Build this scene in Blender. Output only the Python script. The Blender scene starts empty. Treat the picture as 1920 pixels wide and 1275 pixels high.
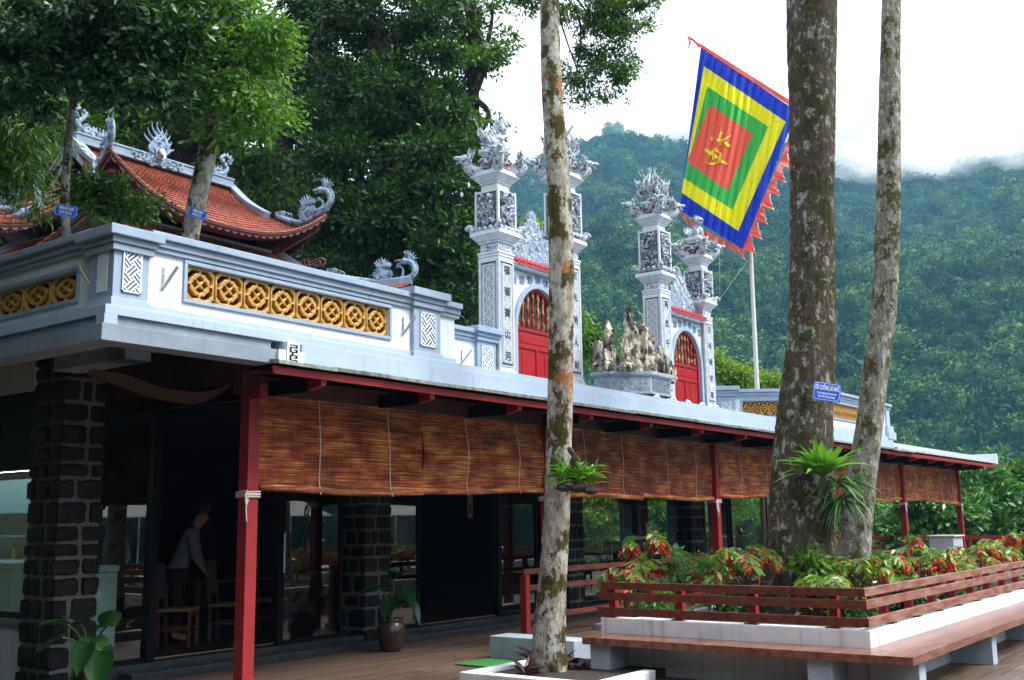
import bpy, math, random
import numpy as np
from math import radians as RAD, sin, cos, pi
from mathutils import Vector, Matrix

SC = bpy.context.scene
COL = SC.collection

# ---------------------------------------------------------------- camera
FPX = 1988.0; YAW, PITCH, ROLL = RAD(36.7576), RAD(9.7294), RAD(-0.8367); CAMZ = 1.65
_cy, _sy, _cp, _sp, _cr, _sr = cos(YAW), sin(YAW), cos(PITCH), sin(PITCH), cos(ROLL), sin(ROLL)
_f = Vector((_cy*_cp, _sy*_cp, _sp)); _r = Vector((_sy, -_cy, 0)); _u = _r.cross(_f)
FWD = _f; RIGHT = _r*_cr + _u*_sr; UP = -_r*_sr + _u*_cr
cam = bpy.data.cameras.new('camera'); camo = bpy.data.objects.new('camera', cam); COL.objects.link(camo)
m = Matrix.Identity(4)
for i in range(3):
    m[i][0] = RIGHT[i]; m[i][1] = UP[i]; m[i][2] = -FWD[i]
m[2][3] = CAMZ
camo.matrix_world = m
cam.sensor_width = 36; cam.lens = 36*FPX/1920; cam.clip_start = 0.05; cam.clip_end = 6000
SC.camera = camo

# ---------------------------------------------------------------- world: bright overcast over a Nishita sky
SUN_EL, SUN_AZ = RAD(52), RAD(-62)          # azimuth measured from +X towards +Y
w = bpy.data.worlds.new('World'); SC.world = w; w.use_nodes = True
nt = w.node_tree; nt.nodes.clear()
N = nt.nodes.new; L = nt.links.new
out = N('ShaderNodeOutputWorld'); bg = N('ShaderNodeBackground'); bg.inputs['Strength'].default_value = 0.1
sky = N('ShaderNodeTexSky'); sky.sky_type = 'NISHITA'; sky.sun_disc = False
sky.sun_elevation = SUN_EL; sky.sun_rotation = pi/2 - SUN_AZ
tc = N('ShaderNodeTexCoord'); mp = N('ShaderNodeMapping'); mp.inputs['Scale'].default_value = (1, 1, 3)
no = N('ShaderNodeTexNoise'); no.inputs['Scale'].default_value = 2.2; no.inputs['Detail'].default_value = 6
cr = N('ShaderNodeValToRGB')
cr.color_ramp.elements[0].position = 0.3; cr.color_ramp.elements[0].color = (0.80, 0.88, 0.96, 1)
cr.color_ramp.elements[1].position = 0.6; cr.color_ramp.elements[1].color = (0.98, 1.0, 1.02, 1)
mul = N('ShaderNodeVectorMath'); mul.operation = 'SCALE'; mul.inputs['Scale'].default_value = 12.2
mix = N('ShaderNodeMixRGB'); mix.inputs['Fac'].default_value = 0.93
L(tc.outputs['Generated'], mp.inputs['Vector']); L(mp.outputs['Vector'], no.inputs['Vector'])
L(no.outputs['Fac'], cr.inputs['Fac']); L(cr.outputs['Color'], mul.inputs[0])
L(sky.outputs['Color'], mix.inputs['Color1']); L(mul.outputs['Vector'], mix.inputs['Color2'])
L(mix.outputs['Color'], bg.inputs['Color']); L(bg.outputs['Background'], out.inputs['Surface'])

sun = bpy.data.lights.new('sun', 'SUN'); sun.energy = 2.9; sun.angle = RAD(22); sun.color = (1.0, 0.96, 0.9)
suno = bpy.data.objects.new('sun', sun); COL.objects.link(suno)
sd = Vector((cos(SUN_AZ)*cos(SUN_EL), sin(SUN_AZ)*cos(SUN_EL), sin(SUN_EL)))
suno.rotation_euler = sd.to_track_quat('Z', 'Y').to_euler(); suno.location = (0, 0, 60)

SC.view_settings.view_transform = 'Standard'; SC.view_settings.look = 'None'
SC.view_settings.exposure = 1.1; SC.view_settings.gamma = 1.0
SC.render.engine = 'CYCLES'
cy = SC.cycles
cy.use_denoising = True; cy.denoiser = 'OPENIMAGEDENOISE'
cy.max_bounces = 7; cy.diffuse_bounces = 2; cy.glossy_bounces = 3; cy.transmission_bounces = 4
cy.transparent_max_bounces = 12; cy.volume_bounces = 5
cy.caustics_reflective = False; cy.caustics_refractive = False
cy.sample_clamp_indirect = 6.0
try: cy.volume_step_rate = 4.0; cy.volume_max_steps = 64
except Exception: pass

# ---------------------------------------------------------------- points from the survey of the photograph (1920 x 1275 frame)
CAM = Vector((0, 0, CAMZ))
def ray(px, py): return RIGHT*((px-960)/FPX) - UP*((py-637.5)/FPX) + FWD
def on_y(px, py, y): d = ray(px, py); return CAM + d*(y/d.y)
def on_x(px, py, x): d = ray(px, py); return CAM + d*(x/d.x)
def on_z(px, py, z): d = ray(px, py); return CAM + d*((z-CAMZ)/d.z)
def on_d(px, py, t): return CAM + ray(px, py)*t

# ---------------------------------------------------------------- object helpers
def tag(o, label=None, cat=None, group=None, kind=None):
    if label: o['label'] = label
    if cat: o['category'] = cat
    if group: o['group'] = group
    if kind: o['kind'] = kind
    return o
def thing(name, label, cat, loc=(0, 0, 0), group=None, rz=0.0):
    o = bpy.data.objects.new(name, None); COL.objects.link(o); o.empty_display_size = 0.2
    o.location = loc; o.rotation_euler = (0, 0, rz)
    return tag(o, label, cat, group)
def link_mesh(name, me, parent=None, world=True):
    """parts are modelled in world coordinates; subtract the parents' locations"""
    o = bpy.data.objects.new(name, me); COL.objects.link(o)
    if parent is not None:
        o.parent = parent
        if world:
            off = Vector((0, 0, 0)); p = parent
            while p is not None: off += p.location; p = p.parent
            o.location = -off
    return o
def copy_tree(o, parent=None):
    c = o.copy(); COL.objects.link(c)
    if parent is not None: c.parent = parent
    for ch in list(o.children): copy_tree(ch, c)
    return c
def np_mesh(name, verts, quads, mats, smooth=False, tris=None, mi=None):
    me = bpy.data.meshes.new(name)
    verts = np.asarray(verts, dtype=np.float32).reshape(-1, 3); quads = np.asarray(quads, dtype=np.int32).reshape(-1, 4)
    nq = len(quads); loops = quads.ravel(); starts = np.arange(nq, dtype=np.int32)*4; tot = np.full(nq, 4, dtype=np.int32)
    if tris is not None and len(tris):
        tris = np.asarray(tris, dtype=np.int32).reshape(-1, 3)
        starts = np.concatenate([starts, len(loops)+np.arange(len(tris), dtype=np.int32)*3]); tot = np.concatenate([tot, np.full(len(tris), 3, np.int32)])
        loops = np.concatenate([loops, tris.ravel()])
    me.vertices.add(len(verts)); me.vertices.foreach_set('co', verts.ravel())
    me.loops.add(len(loops)); me.loops.foreach_set('vertex_index', loops.astype(np.int32))
    me.polygons.add(len(starts)); me.polygons.foreach_set('loop_start', starts.astype(np.int32)); me.polygons.foreach_set('loop_total', tot)
    if mi is not None: me.polygons.foreach_set('material_index', np.asarray(mi, dtype=np.int32))
    for q in mats: me.materials.append(q)
    me.update(calc_edges=True); me.validate()
    if smooth: me.polygons.foreach_set('use_smooth', np.ones(len(me.polygons), dtype=bool))
    return me

class MB:
    def __init__(s): s.v = []; s.f = []; s.m = []
    def add(s, vs, fs, m=0):
        b = len(s.v); s.v += [tuple(p) for p in vs]
        for f in fs: s.f.append(tuple(b+i for i in f)); s.m.append(m)
        return s
    def box(s, x0, x1, y0, y1, z0, z1, m=0):
        if x0 > x1: x0, x1 = x1, x0
        if y0 > y1: y0, y1 = y1, y0
        if z0 > z1: z0, z1 = z1, z0
        return s.add([(x0,y0,z0),(x1,y0,z0),(x1,y1,z0),(x0,y1,z0),(x0,y0,z1),(x1,y0,z1),(x1,y1,z1),(x0,y1,z1)],
              [(0,3,2,1),(4,5,6,7),(0,1,5,4),(1,2,6,5),(2,3,7,6),(3,0,4,7)], m)
    def obox(s, c, u, v, w_, m=0):
        """box with centre c and half-axis vectors u, v, w_"""
        c = Vector(c); u = Vector(u); v = Vector(v); w_ = Vector(w_)
        vs = [c-u-v-w_, c+u-v-w_, c+u+v-w_, c-u+v-w_, c-u-v+w_, c+u-v+w_, c+u+v+w_, c-u+v+w_]
        return s.add(vs, [(0,3,2,1),(4,5,6,7),(0,1,5,4),(1,2,6,5),(2,3,7,6),(3,0,4,7)], m)
    def beam(s, a, b, wd, ht, m=0, up=(0, 0, 1)):
        a = Vector(a); b = Vector(b); d = (b-a); t = d.normalized(); side = t.cross(Vector(up))
        if side.length < 1e-4: side = Vector((1, 0, 0))
        side.normalize(); u = side.cross(t).normalized()
        return s.obox((a+b)/2, d/2, side*(wd/2), u*(ht/2), m)
    def prism(s, pts, vec, m=0):
        n = len(pts); vec = Vector(vec); pts = [Vector(p) for p in pts]
        fs = [tuple(range(n-1, -1, -1)), tuple(range(n, 2*n))]
        for i in range(n): j = (i+1) % n; fs.append((i, j, n+j, n+i))
        return s.add(pts+[p+vec for p in pts], fs, m)
    def tube(s, pts, rs, n=8, m=0, flat=None, cap=True):
        pts = [Vector(p) for p in pts]; K = len(pts)
        if not hasattr(rs, '__len__'): rs = [rs]*K
        ref = Vector((0.123, 0.31, 0.94)); vs = []; prev = None
        for i, p in enumerate(pts):
            t = (pts[min(i+1, K-1)] - pts[max(i-1, 0)])
            if t.length < 1e-9: t = Vector((0, 0, 1))
            t.normalize()
            if prev is None:
                a = t.cross(ref)
                if a.length < 1e-3: a = t.cross(Vector((1, 0, 0)))
            else: a = prev - t*prev.dot(t)
            a.normalize(); prev = a; b = t.cross(a)
            for k in range(n):
                an = 2*pi*k/n; o = a*cos(an) + b*sin(an)
                o = o*rs[i]
                if flat is not None: fv, fa = flat; o = o - fv*o.dot(fv)*(1-fa)
                vs.append(p+o)
        fs = []
        for i in range(K-1):
            for k in range(n):
                k2 = (k+1) % n; fs.append((i*n+k, i*n+k2, (i+1)*n+k2, (i+1)*n+k))
        if cap: fs.append(tuple(range(n-1, -1, -1))); fs.append(tuple((K-1)*n+k for k in range(n)))
        return s.add(vs, fs, m)
    def lathe(s, c, prof, n=20, m=0, sq=False):
        c = Vector(c); vs = []
        for r, z in prof:
            for k in range(n):
                an = 2*pi*k/n + (pi/4 if sq else 0); rr = r*(math.sqrt(2) if sq else 1)
                vs.append(c+Vector((rr*cos(an), rr*sin(an), z)))
        fs = []
        for i in range(len(prof)-1):
            for k in range(n): k2 = (k+1) % n; fs.append((i*n+k, i*n+k2, (i+1)*n+k2, (i+1)*n+k))
        fs.append(tuple(range(n-1, -1, -1))); fs.append(tuple((len(prof)-1)*n+k for k in range(n)))
        return s.add(vs, fs, m)
    def ell(s, c, r, n=8, h=6, m=0, ax=None):
        c = Vector(c); r = r if hasattr(r, '__len__') else (r, r, r)
        A = ax or (Vector((1,0,0)), Vector((0,1,0)), Vector((0,0,1)))
        vs = [c - A[2]*r[2]]
        for i in range(1, h):
            ph = -pi/2 + pi*i/h
            for k in range(n):
                an = 2*pi*k/n; vs.append(c + A[0]*(r[0]*cos(ph)*cos(an)) + A[1]*(r[1]*cos(ph)*sin(an)) + A[2]*(r[2]*sin(ph)))
        vs.append(c + A[2]*r[2]); fs = []
        for k in range(n): fs.append((0, 1+(k+1) % n, 1+k))
        for i in range(h-2):
            for k in range(n): k2 = (k+1) % n; a = 1+i*n; fs.append((a+k, a+k2, a+n+k2, a+n+k))
        e = len(vs)-1; a = 1+(h-2)*n
        for k in range(n): fs.append((a+k, a+(k+1) % n, e))
        return s.add(vs, fs, m)
    def grid(s, P, m=0):
        """P[i][j] points"""
        ni, nj = len(P), len(P[0]); vs = [p for row in P for p in row]
        return s.add(vs, [(i*nj+j, i*nj+j+1, (i+1)*nj+j+1, (i+1)*nj+j) for i in range(ni-1) for j in range(nj-1)], m)
    def build(s, name, mats, parent=None, smooth=False, bevel=0, solid=0, world=True):
        if not isinstance(mats, (list, tuple)): mats = [mats]
        me = bpy.data.meshes.new(name); me.from_pydata(s.v, [], s.f)
        for q in mats: me.materials.append(q)
        if any(s.m): me.polygons.foreach_set('material_index', s.m)
        if smooth: me.polygons.foreach_set('use_smooth', [True]*len(me.polygons))
        me.update()
        o = link_mesh(name, me, parent, world)
        if smooth == 'auto':
            pass
        if solid: q = o.modifiers.new('solidify', 'SOLIDIFY'); q.thickness = solid
        if bevel:
            q = o.modifiers.new('bevel', 'BEVEL'); q.width = bevel; q.segments = 2; q.limit_method = 'ANGLE'; q.angle_limit = RAD(40)
        return o

def catmull(pts, k=6, closed=False):
    pts = [Vector(p) for p in pts]; n = len(pts); out_ = []
    rng = range(n) if closed else range(n-1)
    for i in rng:
        p0 = pts[(i-1) % n] if (closed or i > 0) else pts[0]*2-pts[1]
        p1 = pts[i]; p2 = pts[(i+1) % n]
        p3 = pts[(i+2) % n] if (closed or i+2 < n) else pts[-1]*2-pts[-2]
        for q in range(k):
            t = q/k
            out_.append(0.5*((2*p1) + (p2-p0)*t + (2*p0-5*p1+4*p2-p3)*t*t + (3*p1-p0-3*p2+p3)*t**3))
    if not closed: out_.append(pts[-1])
    return out_
def flat_shape(name, loops, depth, origin, ux, uy, mat, parent=None, bevel=0.0):
    """filled 2-D outlines (holes by even-odd) given depth; origin + ux*x + uy*y, front faces towards ux x uy"""
    cu = bpy.data.curves.new(name, 'CURVE'); cu.dimensions = '2D'; cu.fill_mode = 'BOTH'
    cu.extrude = depth/2; cu.bevel_depth = bevel; cu.bevel_resolution = 1; cu.offset = -bevel
    for lp in loops:
        sp = cu.splines.new('POLY'); sp.points.add(len(lp)-1)
        for q, p in zip(sp.points, lp): q.co = (p[0], p[1], 0, 1)
        sp.use_cyclic_u = True
    to = bpy.data.objects.new(name, cu); me = bpy.data.meshes.new_from_object(to)
    bpy.data.objects.remove(to); bpy.data.curves.remove(cu)
    me.name = name; me.materials.clear(); me.materials.append(mat)
    ux = Vector(ux).normalized(); uy = Vector(uy).normalized(); uz = ux.cross(uy)
    M4 = Matrix([[ux[i], uy[i], uz[i], origin[i]] for i in range(3)] + [[0, 0, 0, 1]])
    me.transform(M4)
    return link_mesh(name, me, parent)
def text_mesh(name, body, size, origin, ux, uy, mat, parent=None, depth=0.004, sx=1.0, bold=0.0, align='CENTER', shear=0.0):
    cu = bpy.data.curves.new(name, 'FONT'); cu.body = body; cu.size = size; cu.extrude = depth/2; cu.offset = bold
    cu.align_x = align; cu.align_y = 'CENTER'; cu.resolution_u = 3; cu.shear = shear
    to = bpy.data.objects.new(name, cu); me = bpy.data.meshes.new_from_object(to)
    bpy.data.objects.remove(to); bpy.data.curves.remove(cu)
    me.name = name; me.materials.clear(); me.materials.append(mat)
    ux = Vector(ux).normalized(); uy = Vector(uy).normalized(); uz = ux.cross(uy)
    M4 = Matrix([[ux[i]*sx, uy[i], uz[i], origin[i]] for i in range(3)] + [[0, 0, 0, 1]])
    me.transform(M4)
    return link_mesh(name, me, parent)

# ---------------------------------------------------------------- materials
def mat(name, col, rough=0.6, var=0.0, vscale=4.0, bump=0.0, bscale=30.0, spec=0.5, metal=0.0, col2=None, ramp=(0.4, 0.6), stretch=(1, 1, 1), detail=6, island=0.0, trans=0.0, coat=0.0, streak=0.0, bdist=0.01, scol=(0.10, 0.11, 0.10)):
    M_ = bpy.data.materials.new(name); M_.use_nodes = True; t = M_.node_tree; t.nodes.clear()
    n = t.nodes.new; l = t.links.new
    o = n('ShaderNodeOutputMaterial'); b = n('ShaderNodeBsdfPrincipled')
    b.inputs['Roughness'].default_value = rough; b.inputs['Specular IOR Level'].default_value = spec; b.inputs['Metallic'].default_value = metal
    if coat: b.inputs['Coat Weight'].default_value = coat; b.inputs['Coat Roughness'].default_value = 0.1
    tcn = n('ShaderNodeTexCoord'); mpn = n('ShaderNodeMapping'); mpn.inputs['Scale'].default_value = stretch
    l(tcn.outputs['Object'], mpn.inputs['Vector'])
    c = None
    def rgb(v): return (v[0], v[1], v[2], 1)
    if col2 is not None:
        nz = n('ShaderNodeTexNoise'); nz.inputs['Scale'].default_value = vscale; nz.inputs['Detail'].default_value = detail
        l(mpn.outputs['Vector'], nz.inputs['Vector'])
        r = n('ShaderNodeValToRGB'); r.color_ramp.elements[0].position = ramp[0]; r.color_ramp.elements[1].position = ramp[1]
        r.color_ramp.elements[0].color = rgb(col); r.color_ramp.elements[1].color = rgb(col2)
        l(nz.outputs['Fac'], r.inputs['Fac']); c = r.outputs['Color']
    if var > 0:
        nz = n('ShaderNodeTexNoise'); nz.inputs['Scale'].default_value = vscale*1.7; nz.inputs['Detail'].default_value = 8
        l(mpn.outputs['Vector'], nz.inputs['Vector'])
        mr = n('ShaderNodeMapRange'); mr.inputs['From Min'].default_value = 0.3; mr.inputs['From Max'].default_value = 0.7
        mr.inputs['To Min'].default_value = 1-var; mr.inputs['To Max'].default_value = 1+var
        l(nz.outputs['Fac'], mr.inputs['Value'])
        vm = n('ShaderNodeVectorMath'); vm.operation = 'SCALE'
        if c is None: vm.inputs[0].default_value = col[:3]
        else: l(c, vm.inputs[0])
        l(mr.outputs['Result'], vm.inputs['Scale']); c = vm.outputs['Vector']
    if streak > 0:      # rain streaks and dirt on painted masonry
        mp2 = n('ShaderNodeMapping'); mp2.inputs['Scale'].default_value = (14, 14, 0.9); l(tcn.outputs['Object'], mp2.inputs['Vector'])
        nz = n('ShaderNodeTexNoise'); nz.inputs['Scale'].default_value = 1.0; nz.inputs['Detail'].default_value = 5; l(mp2.outputs['Vector'], nz.inputs['Vector'])
        mr = n('ShaderNodeMapRange'); mr.inputs['From Min'].default_value = 0.56; mr.inputs['From Max'].default_value = 0.74
        mr.inputs['To Min'].default_value = 0; mr.inputs['To Max'].default_value = streak; l(nz.outputs['Fac'], mr.inputs['Value'])
        mx = n('ShaderNodeMixRGB'); l(mr.outputs['Result'], mx.inputs['Fac'])
        if c is None: mx.inputs['Color1'].default_value = rgb(col)
        else: l(c, mx.inputs['Color1'])
        mx.inputs['Color2'].default_value = (*scol, 1); c = mx.outputs['Color']
    if island > 0:
        ge = n('ShaderNodeNewGeometry'); mr = n('ShaderNodeMapRange')
        mr.inputs['To Min'].default_value = 1-island; mr.inputs['To Max'].default_value = 1+island
        l(ge.outputs['Random Per Island'], mr.inputs['Value'])
        vm = n('ShaderNodeVectorMath'); vm.operation = 'SCALE'
        if c is None: vm.inputs[0].default_value = col[:3]
        else: l(c, vm.inputs[0])
        l(mr.outputs['Result'], vm.inputs['Scale']); c = vm.outputs['Vector']
    if c is None: b.inputs['Base Color'].default_value = rgb(col)
    else: l(c, b.inputs['Base Color'])
    if bump > 0:
        nz = n('ShaderNodeTexNoise'); nz.inputs['Scale'].default_value = bscale; nz.inputs['Detail'].default_value = 8
        l(mpn.outputs['Vector'], nz.inputs['Vector'])
        bn = n('ShaderNodeBump'); bn.inputs['Strength'].default_value = bump; bn.inputs['Distance'].default_value = bdist
        l(nz.outputs['Fac'], bn.inputs['Height']); l(bn.outputs['Normal'], b.inputs['Normal'])
    if trans > 0:
        tr = n('ShaderNodeBsdfTranslucent'); ms = n('ShaderNodeMixShader'); ms.inputs[0].default_value = trans
        if c is None: tr.inputs['Color'].default_value = rgb(col)
        else: l(c, tr.inputs['Color'])
        l(b.outputs[0], ms.inputs[1]); l(tr.outputs[0], ms.inputs[2]); l(ms.outputs[0], o.inputs['Surface'])
    else: l(b.outputs[0], o.inputs['Surface'])
    return M_

def bark(name, base, pale, moss, pale_amt=0.5, moss_amt=0.5, sc=1.0, deep=0.6, rust=None):
    """grey bark with pale lichen blotches, moss and fine vertical fissures"""
    M_ = bpy.data.materials.new(name); M_.use_nodes = True; t = M_.node_tree; t.nodes.clear()
    n = t.nodes.new; l = t.links.new
    o = n('ShaderNodeOutputMaterial'); b = n('ShaderNodeBsdfPrincipled'); b.inputs['Roughness'].default_value = 0.9; b.inputs['Specular IOR Level'].default_value = 0.2
    tcn = n('ShaderNodeTexCoord')
    def noise(scale, detail, stretch=(1, 1, 1), loc=(0, 0, 0), rough=0.6):
        mp_ = n('ShaderNodeMapping'); mp_.inputs['Scale'].default_value = stretch; mp_.inputs['Location'].default_value = loc
        l(tcn.outputs['Object'], mp_.inputs['Vector'])
        z = n('ShaderNodeTexNoise'); z.inputs['Scale'].default_value = scale; z.inputs['Detail'].default_value = detail; z.inputs['Roughness'].default_value = rough
        l(mp_.outputs['Vector'], z.inputs['Vector']); return z.outputs['Fac']
    def step(fac, a, b_):
        r = n('ShaderNodeMapRange'); r.inputs['From Min'].default_value = a; r.inputs['From Max'].default_value = b_; l(fac, r.inputs['Value']); return r.outputs['Result']
    def mixc(fac, c1, c2):
        x = n('ShaderNodeMixRGB'); l(fac, x.inputs['Fac'])
        for k, c in (('Color1', c1), ('Color2', c2)):
            if isinstance(c, tuple): x.inputs[k].default_value = (*c, 1)
            else: l(c, x.inputs[k])
        return x.outputs['Color']
    fine = noise(26*sc, 8, (1, 1, 0.35))
    c = mixc(step(fine, 0.35, 0.65), tuple(v*0.55 for v in base), tuple(v*1.25 for v in base))
    pa = step(noise(8.5*sc, 10, (1, 1, 0.7), (3, 1, 2), 0.72), 0.60-0.14*pale_amt, 0.66-0.14*pale_amt)
    c = mixc(pa, c, mixc(step(fine, 0.3, 0.6), tuple(v*0.8 for v in pale), pale))
    ma = step(noise(3.6*sc, 10, (1, 1, 0.8), (7, 5, 1), 0.75), 0.62-0.16*moss_amt, 0.66-0.16*moss_amt)
    c = mixc(ma, c, mixc(step(noise(14*sc, 6), 0.35, 0.65), tuple(v*0.45 for v in moss), moss))
    if rust: c = mixc(step(noise(1.7*sc, 8, (1, 1, 0.9), (1, 9, 4), 0.7), 0.60, 0.64), c, rust)
    dk = step(noise(15*sc, 9, (1, 1, 0.5), (2, 2, 8), 0.75), 0.585, 0.63)
    c = mixc(dk, c, tuple(v*0.22 for v in base))
    l(c, b.inputs['Base Color'])
    bn = n('ShaderNodeBump'); bn.inputs['Strength'].default_value = deep; bn.inputs['Distance'].default_value = 0.05
    l(noise(11*sc, 9, (1.6, 1.6, 0.28)), bn.inputs['Height']); l(bn.outputs['Normal'], b.inputs['Normal'])
    l(b.outputs[0], o.inputs['Surface']); return M_

def glass(name, tint=(0.86, 0.90, 0.88), refl=0.9):
    M_ = bpy.data.materials.new(name); M_.use_nodes = True; t = M_.node_tree; t.nodes.clear()
    n = t.nodes.new; l = t.links.new
    o = n('ShaderNodeOutputMaterial'); tr = n('ShaderNodeBsdfTransparent'); tr.inputs['Color'].default_value = (*tint, 1)
    g = n('ShaderNodeBsdfGlossy'); g.inputs['Roughness'].default_value = 0.0; g.inputs['Color'].default_value = (refl, refl, refl, 1)
    fr = n('ShaderNodeFresnel'); fr.inputs['IOR'].default_value = 1.95; ms = n('ShaderNodeMixShader')
    ge = n('ShaderNodeNewGeometry'); iv = n('ShaderNodeMath'); iv.operation = 'SUBTRACT'; iv.inputs[0].default_value = 1.0; l(ge.outputs['Backfacing'], iv.inputs[1])
    mf = n('ShaderNodeMath'); mf.operation = 'MULTIPLY'; l(fr.outputs[0], mf.inputs[0]); l(iv.outputs[0], mf.inputs[1])
    l(mf.outputs[0], ms.inputs[0]); l(tr.outputs[0], ms.inputs[1]); l(g.outputs[0], ms.inputs[2]); l(ms.outputs[0], o.inputs['Surface'])
    return M_

MAT = {}
MAT['white'] = mat('white_render', (0.72, 0.77, 0.84), 0.7, var=0.06, vscale=1.5, bump=0.05, bscale=40, streak=0.2)
MAT['blue'] = mat('pale_blue_paint', (0.29, 0.38, 0.50), 0.6, var=0.1, vscale=1.2, bump=0.04, bscale=40, streak=0.3)
MAT['fascia'] = mat('blue_white_fascia', (0.38, 0.48, 0.60), 0.6, var=0.06, vscale=1.2, bump=0.04, bscale=40, streak=0.22)
MAT['greyc'] = mat('grey_blue_concrete', (0.22, 0.27, 0.33), 0.75, var=0.13, vscale=2.0, bump=0.1, bscale=40, streak=0.35)
MAT['sheet'] = mat('weathered_roof_sheet', (0.42, 0.47, 0.52), 0.6, var=0.25, vscale=5, bump=0.3, bscale=25, streak=0.3)
MAT['stonew'] = mat('carved_pale_stone', (0.62, 0.67, 0.73), 0.75, var=0.12, vscale=5, bump=0.12, bscale=50, streak=0.15)
MAT['stoneg'] = mat('grey_washed_stone', (0.11, 0.14, 0.19), 0.8, var=0.35, vscale=9, bump=0.3, bscale=60)
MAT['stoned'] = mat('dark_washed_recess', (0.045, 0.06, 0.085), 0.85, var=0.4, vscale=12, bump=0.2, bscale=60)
MAT['dragon'] = mat('blue_grey_stucco', (0.06, 0.09, 0.14), 0.7, col2=(0.24, 0.34, 0.46), ramp=(0.38, 0.50), vscale=14, bump=0.3, bscale=50)  # dark mottling mimics shade in the modelled relief
MAT['red'] = mat('glossy_red_paint', (0.27, 0.014, 0.017), 0.5, var=0.16, vscale=4, bump=0.05, bscale=30)
MAT['doorred'] = mat('door_red_lacquer', (0.33, 0.010, 0.013), 0.35, var=0.07, vscale=5)
MAT['redtile'] = mat('red_glazed_tile', (0.48, 0.03, 0.025), 0.3, island=0.2)
MAT['gold'] = mat('yellow_glazed_ceramic', (0.50, 0.27, 0.055), 0.28, var=0.18, vscale=9, spec=0.6, bump=0.1, bscale=20)
MAT['rail'] = mat('shade_toned_hardwood', (0.075, 0.014, 0.009), 0.4, col2=(0.16, 0.042, 0.024), ramp=(0.35, 0.65), vscale=3, stretch=(1.5, 6, 6), bump=0.15, bscale=25)  # colour lowered to carry the shade on the left planter rails
MAT['bench'] = mat('bench_hardwood', (0.13, 0.036, 0.02), 0.24, col2=(0.25, 0.10, 0.062), ramp=(0.35, 0.65), vscale=2.2, stretch=(1.0, 5, 5), bump=0.06, bscale=25)
MAT['deck'] = mat('terrace_plank', (0.075, 0.046, 0.032), 0.5, col2=(0.17, 0.108, 0.078), ramp=(0.3, 0.7), vscale=2.0, stretch=(1, 8, 8), bump=0.2, bscale=20, island=0.18)
MAT['curb'] = mat('whitewashed_curb', (0.66, 0.69, 0.72), 0.75, var=0.08, vscale=3, bump=0.12, bscale=30, streak=0.45, scol=(0.26, 0.17, 0.10))
MAT['curbg'] = mat('grey_blue_curb', (0.36, 0.43, 0.50), 0.75, var=0.1, vscale=3, bump=0.12, bscale=30, streak=0.25)
MAT['black'] = mat('black_frame', (0.006, 0.006, 0.007), 0.5, spec=0.12)
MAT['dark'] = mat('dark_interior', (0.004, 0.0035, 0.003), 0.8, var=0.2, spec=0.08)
MAT['darkwood'] = mat('dark_red_wood', (0.06, 0.012, 0.01), 0.6, var=0.2)
MAT['basalt'] = mat('black_basalt', (0.006, 0.0065, 0.008), 0.5, spec=0.3, var=0.6, vscale=8, bump=0.5, bscale=18, island=0.45, bdist=0.03)
MAT['mortar'] = mat('grey_mortar', (0.17, 0.165, 0.15), 0.9, var=0.25, vscale=10, bump=0.4, bscale=40)
MAT['steel'] = mat('brushed_steel', (0.6, 0.6, 0.6), 0.3, metal=1.0)
MAT['rope'] = mat('white_cord', (0.62, 0.58, 0.52), 0.9)
MAT['pot'] = mat('glazed_brown_pot', (0.045, 0.022, 0.016), 0.25, var=0.3, vscale=6)
MAT['soil'] = mat('dark_soil', (0.03, 0.02, 0.014), 0.95, var=0.4, vscale=10, bump=0.8, bscale=30)
MAT['glass'] = glass('window_glass')
MAT['shirt'] = mat('white_shirt', (0.20, 0.22, 0.28), 0.8, bump=0.3, bscale=10)
MAT['skin'] = mat('skin', (0.33, 0.18, 0.11), 0.55)
MAT['hair'] = mat('black_hair', (0.01, 0.01, 0.01), 0.5)
MAT['trouser'] = mat('dark_trousers', (0.006, 0.006, 0.008), 0.8)
MAT['ridge'] = mat('ridge_plaster', (0.20, 0.27, 0.36), 0.65, var=0.2, vscale=3, bump=0.1, bscale=30, streak=0.3); MAT['ridge2'] = mat('ridge_plaster_pale', (0.24, 0.31, 0.40), 0.65, var=0.15, vscale=3, streak=0.3)
MAT['bal'] = mat('red_gold_lacquer', (0.24, 0.02, 0.015), 0.3, col2=(0.50, 0.22, 0.10), ramp=(0.45, 0.55), vscale=9)

def on_v(px, py, dist):
    """point of the view ray on the upright plane at horizontal distance dist"""
    d = ray(px, py); return CAM + d*(dist/(d.x*_cy+d.y*_sy))

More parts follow.
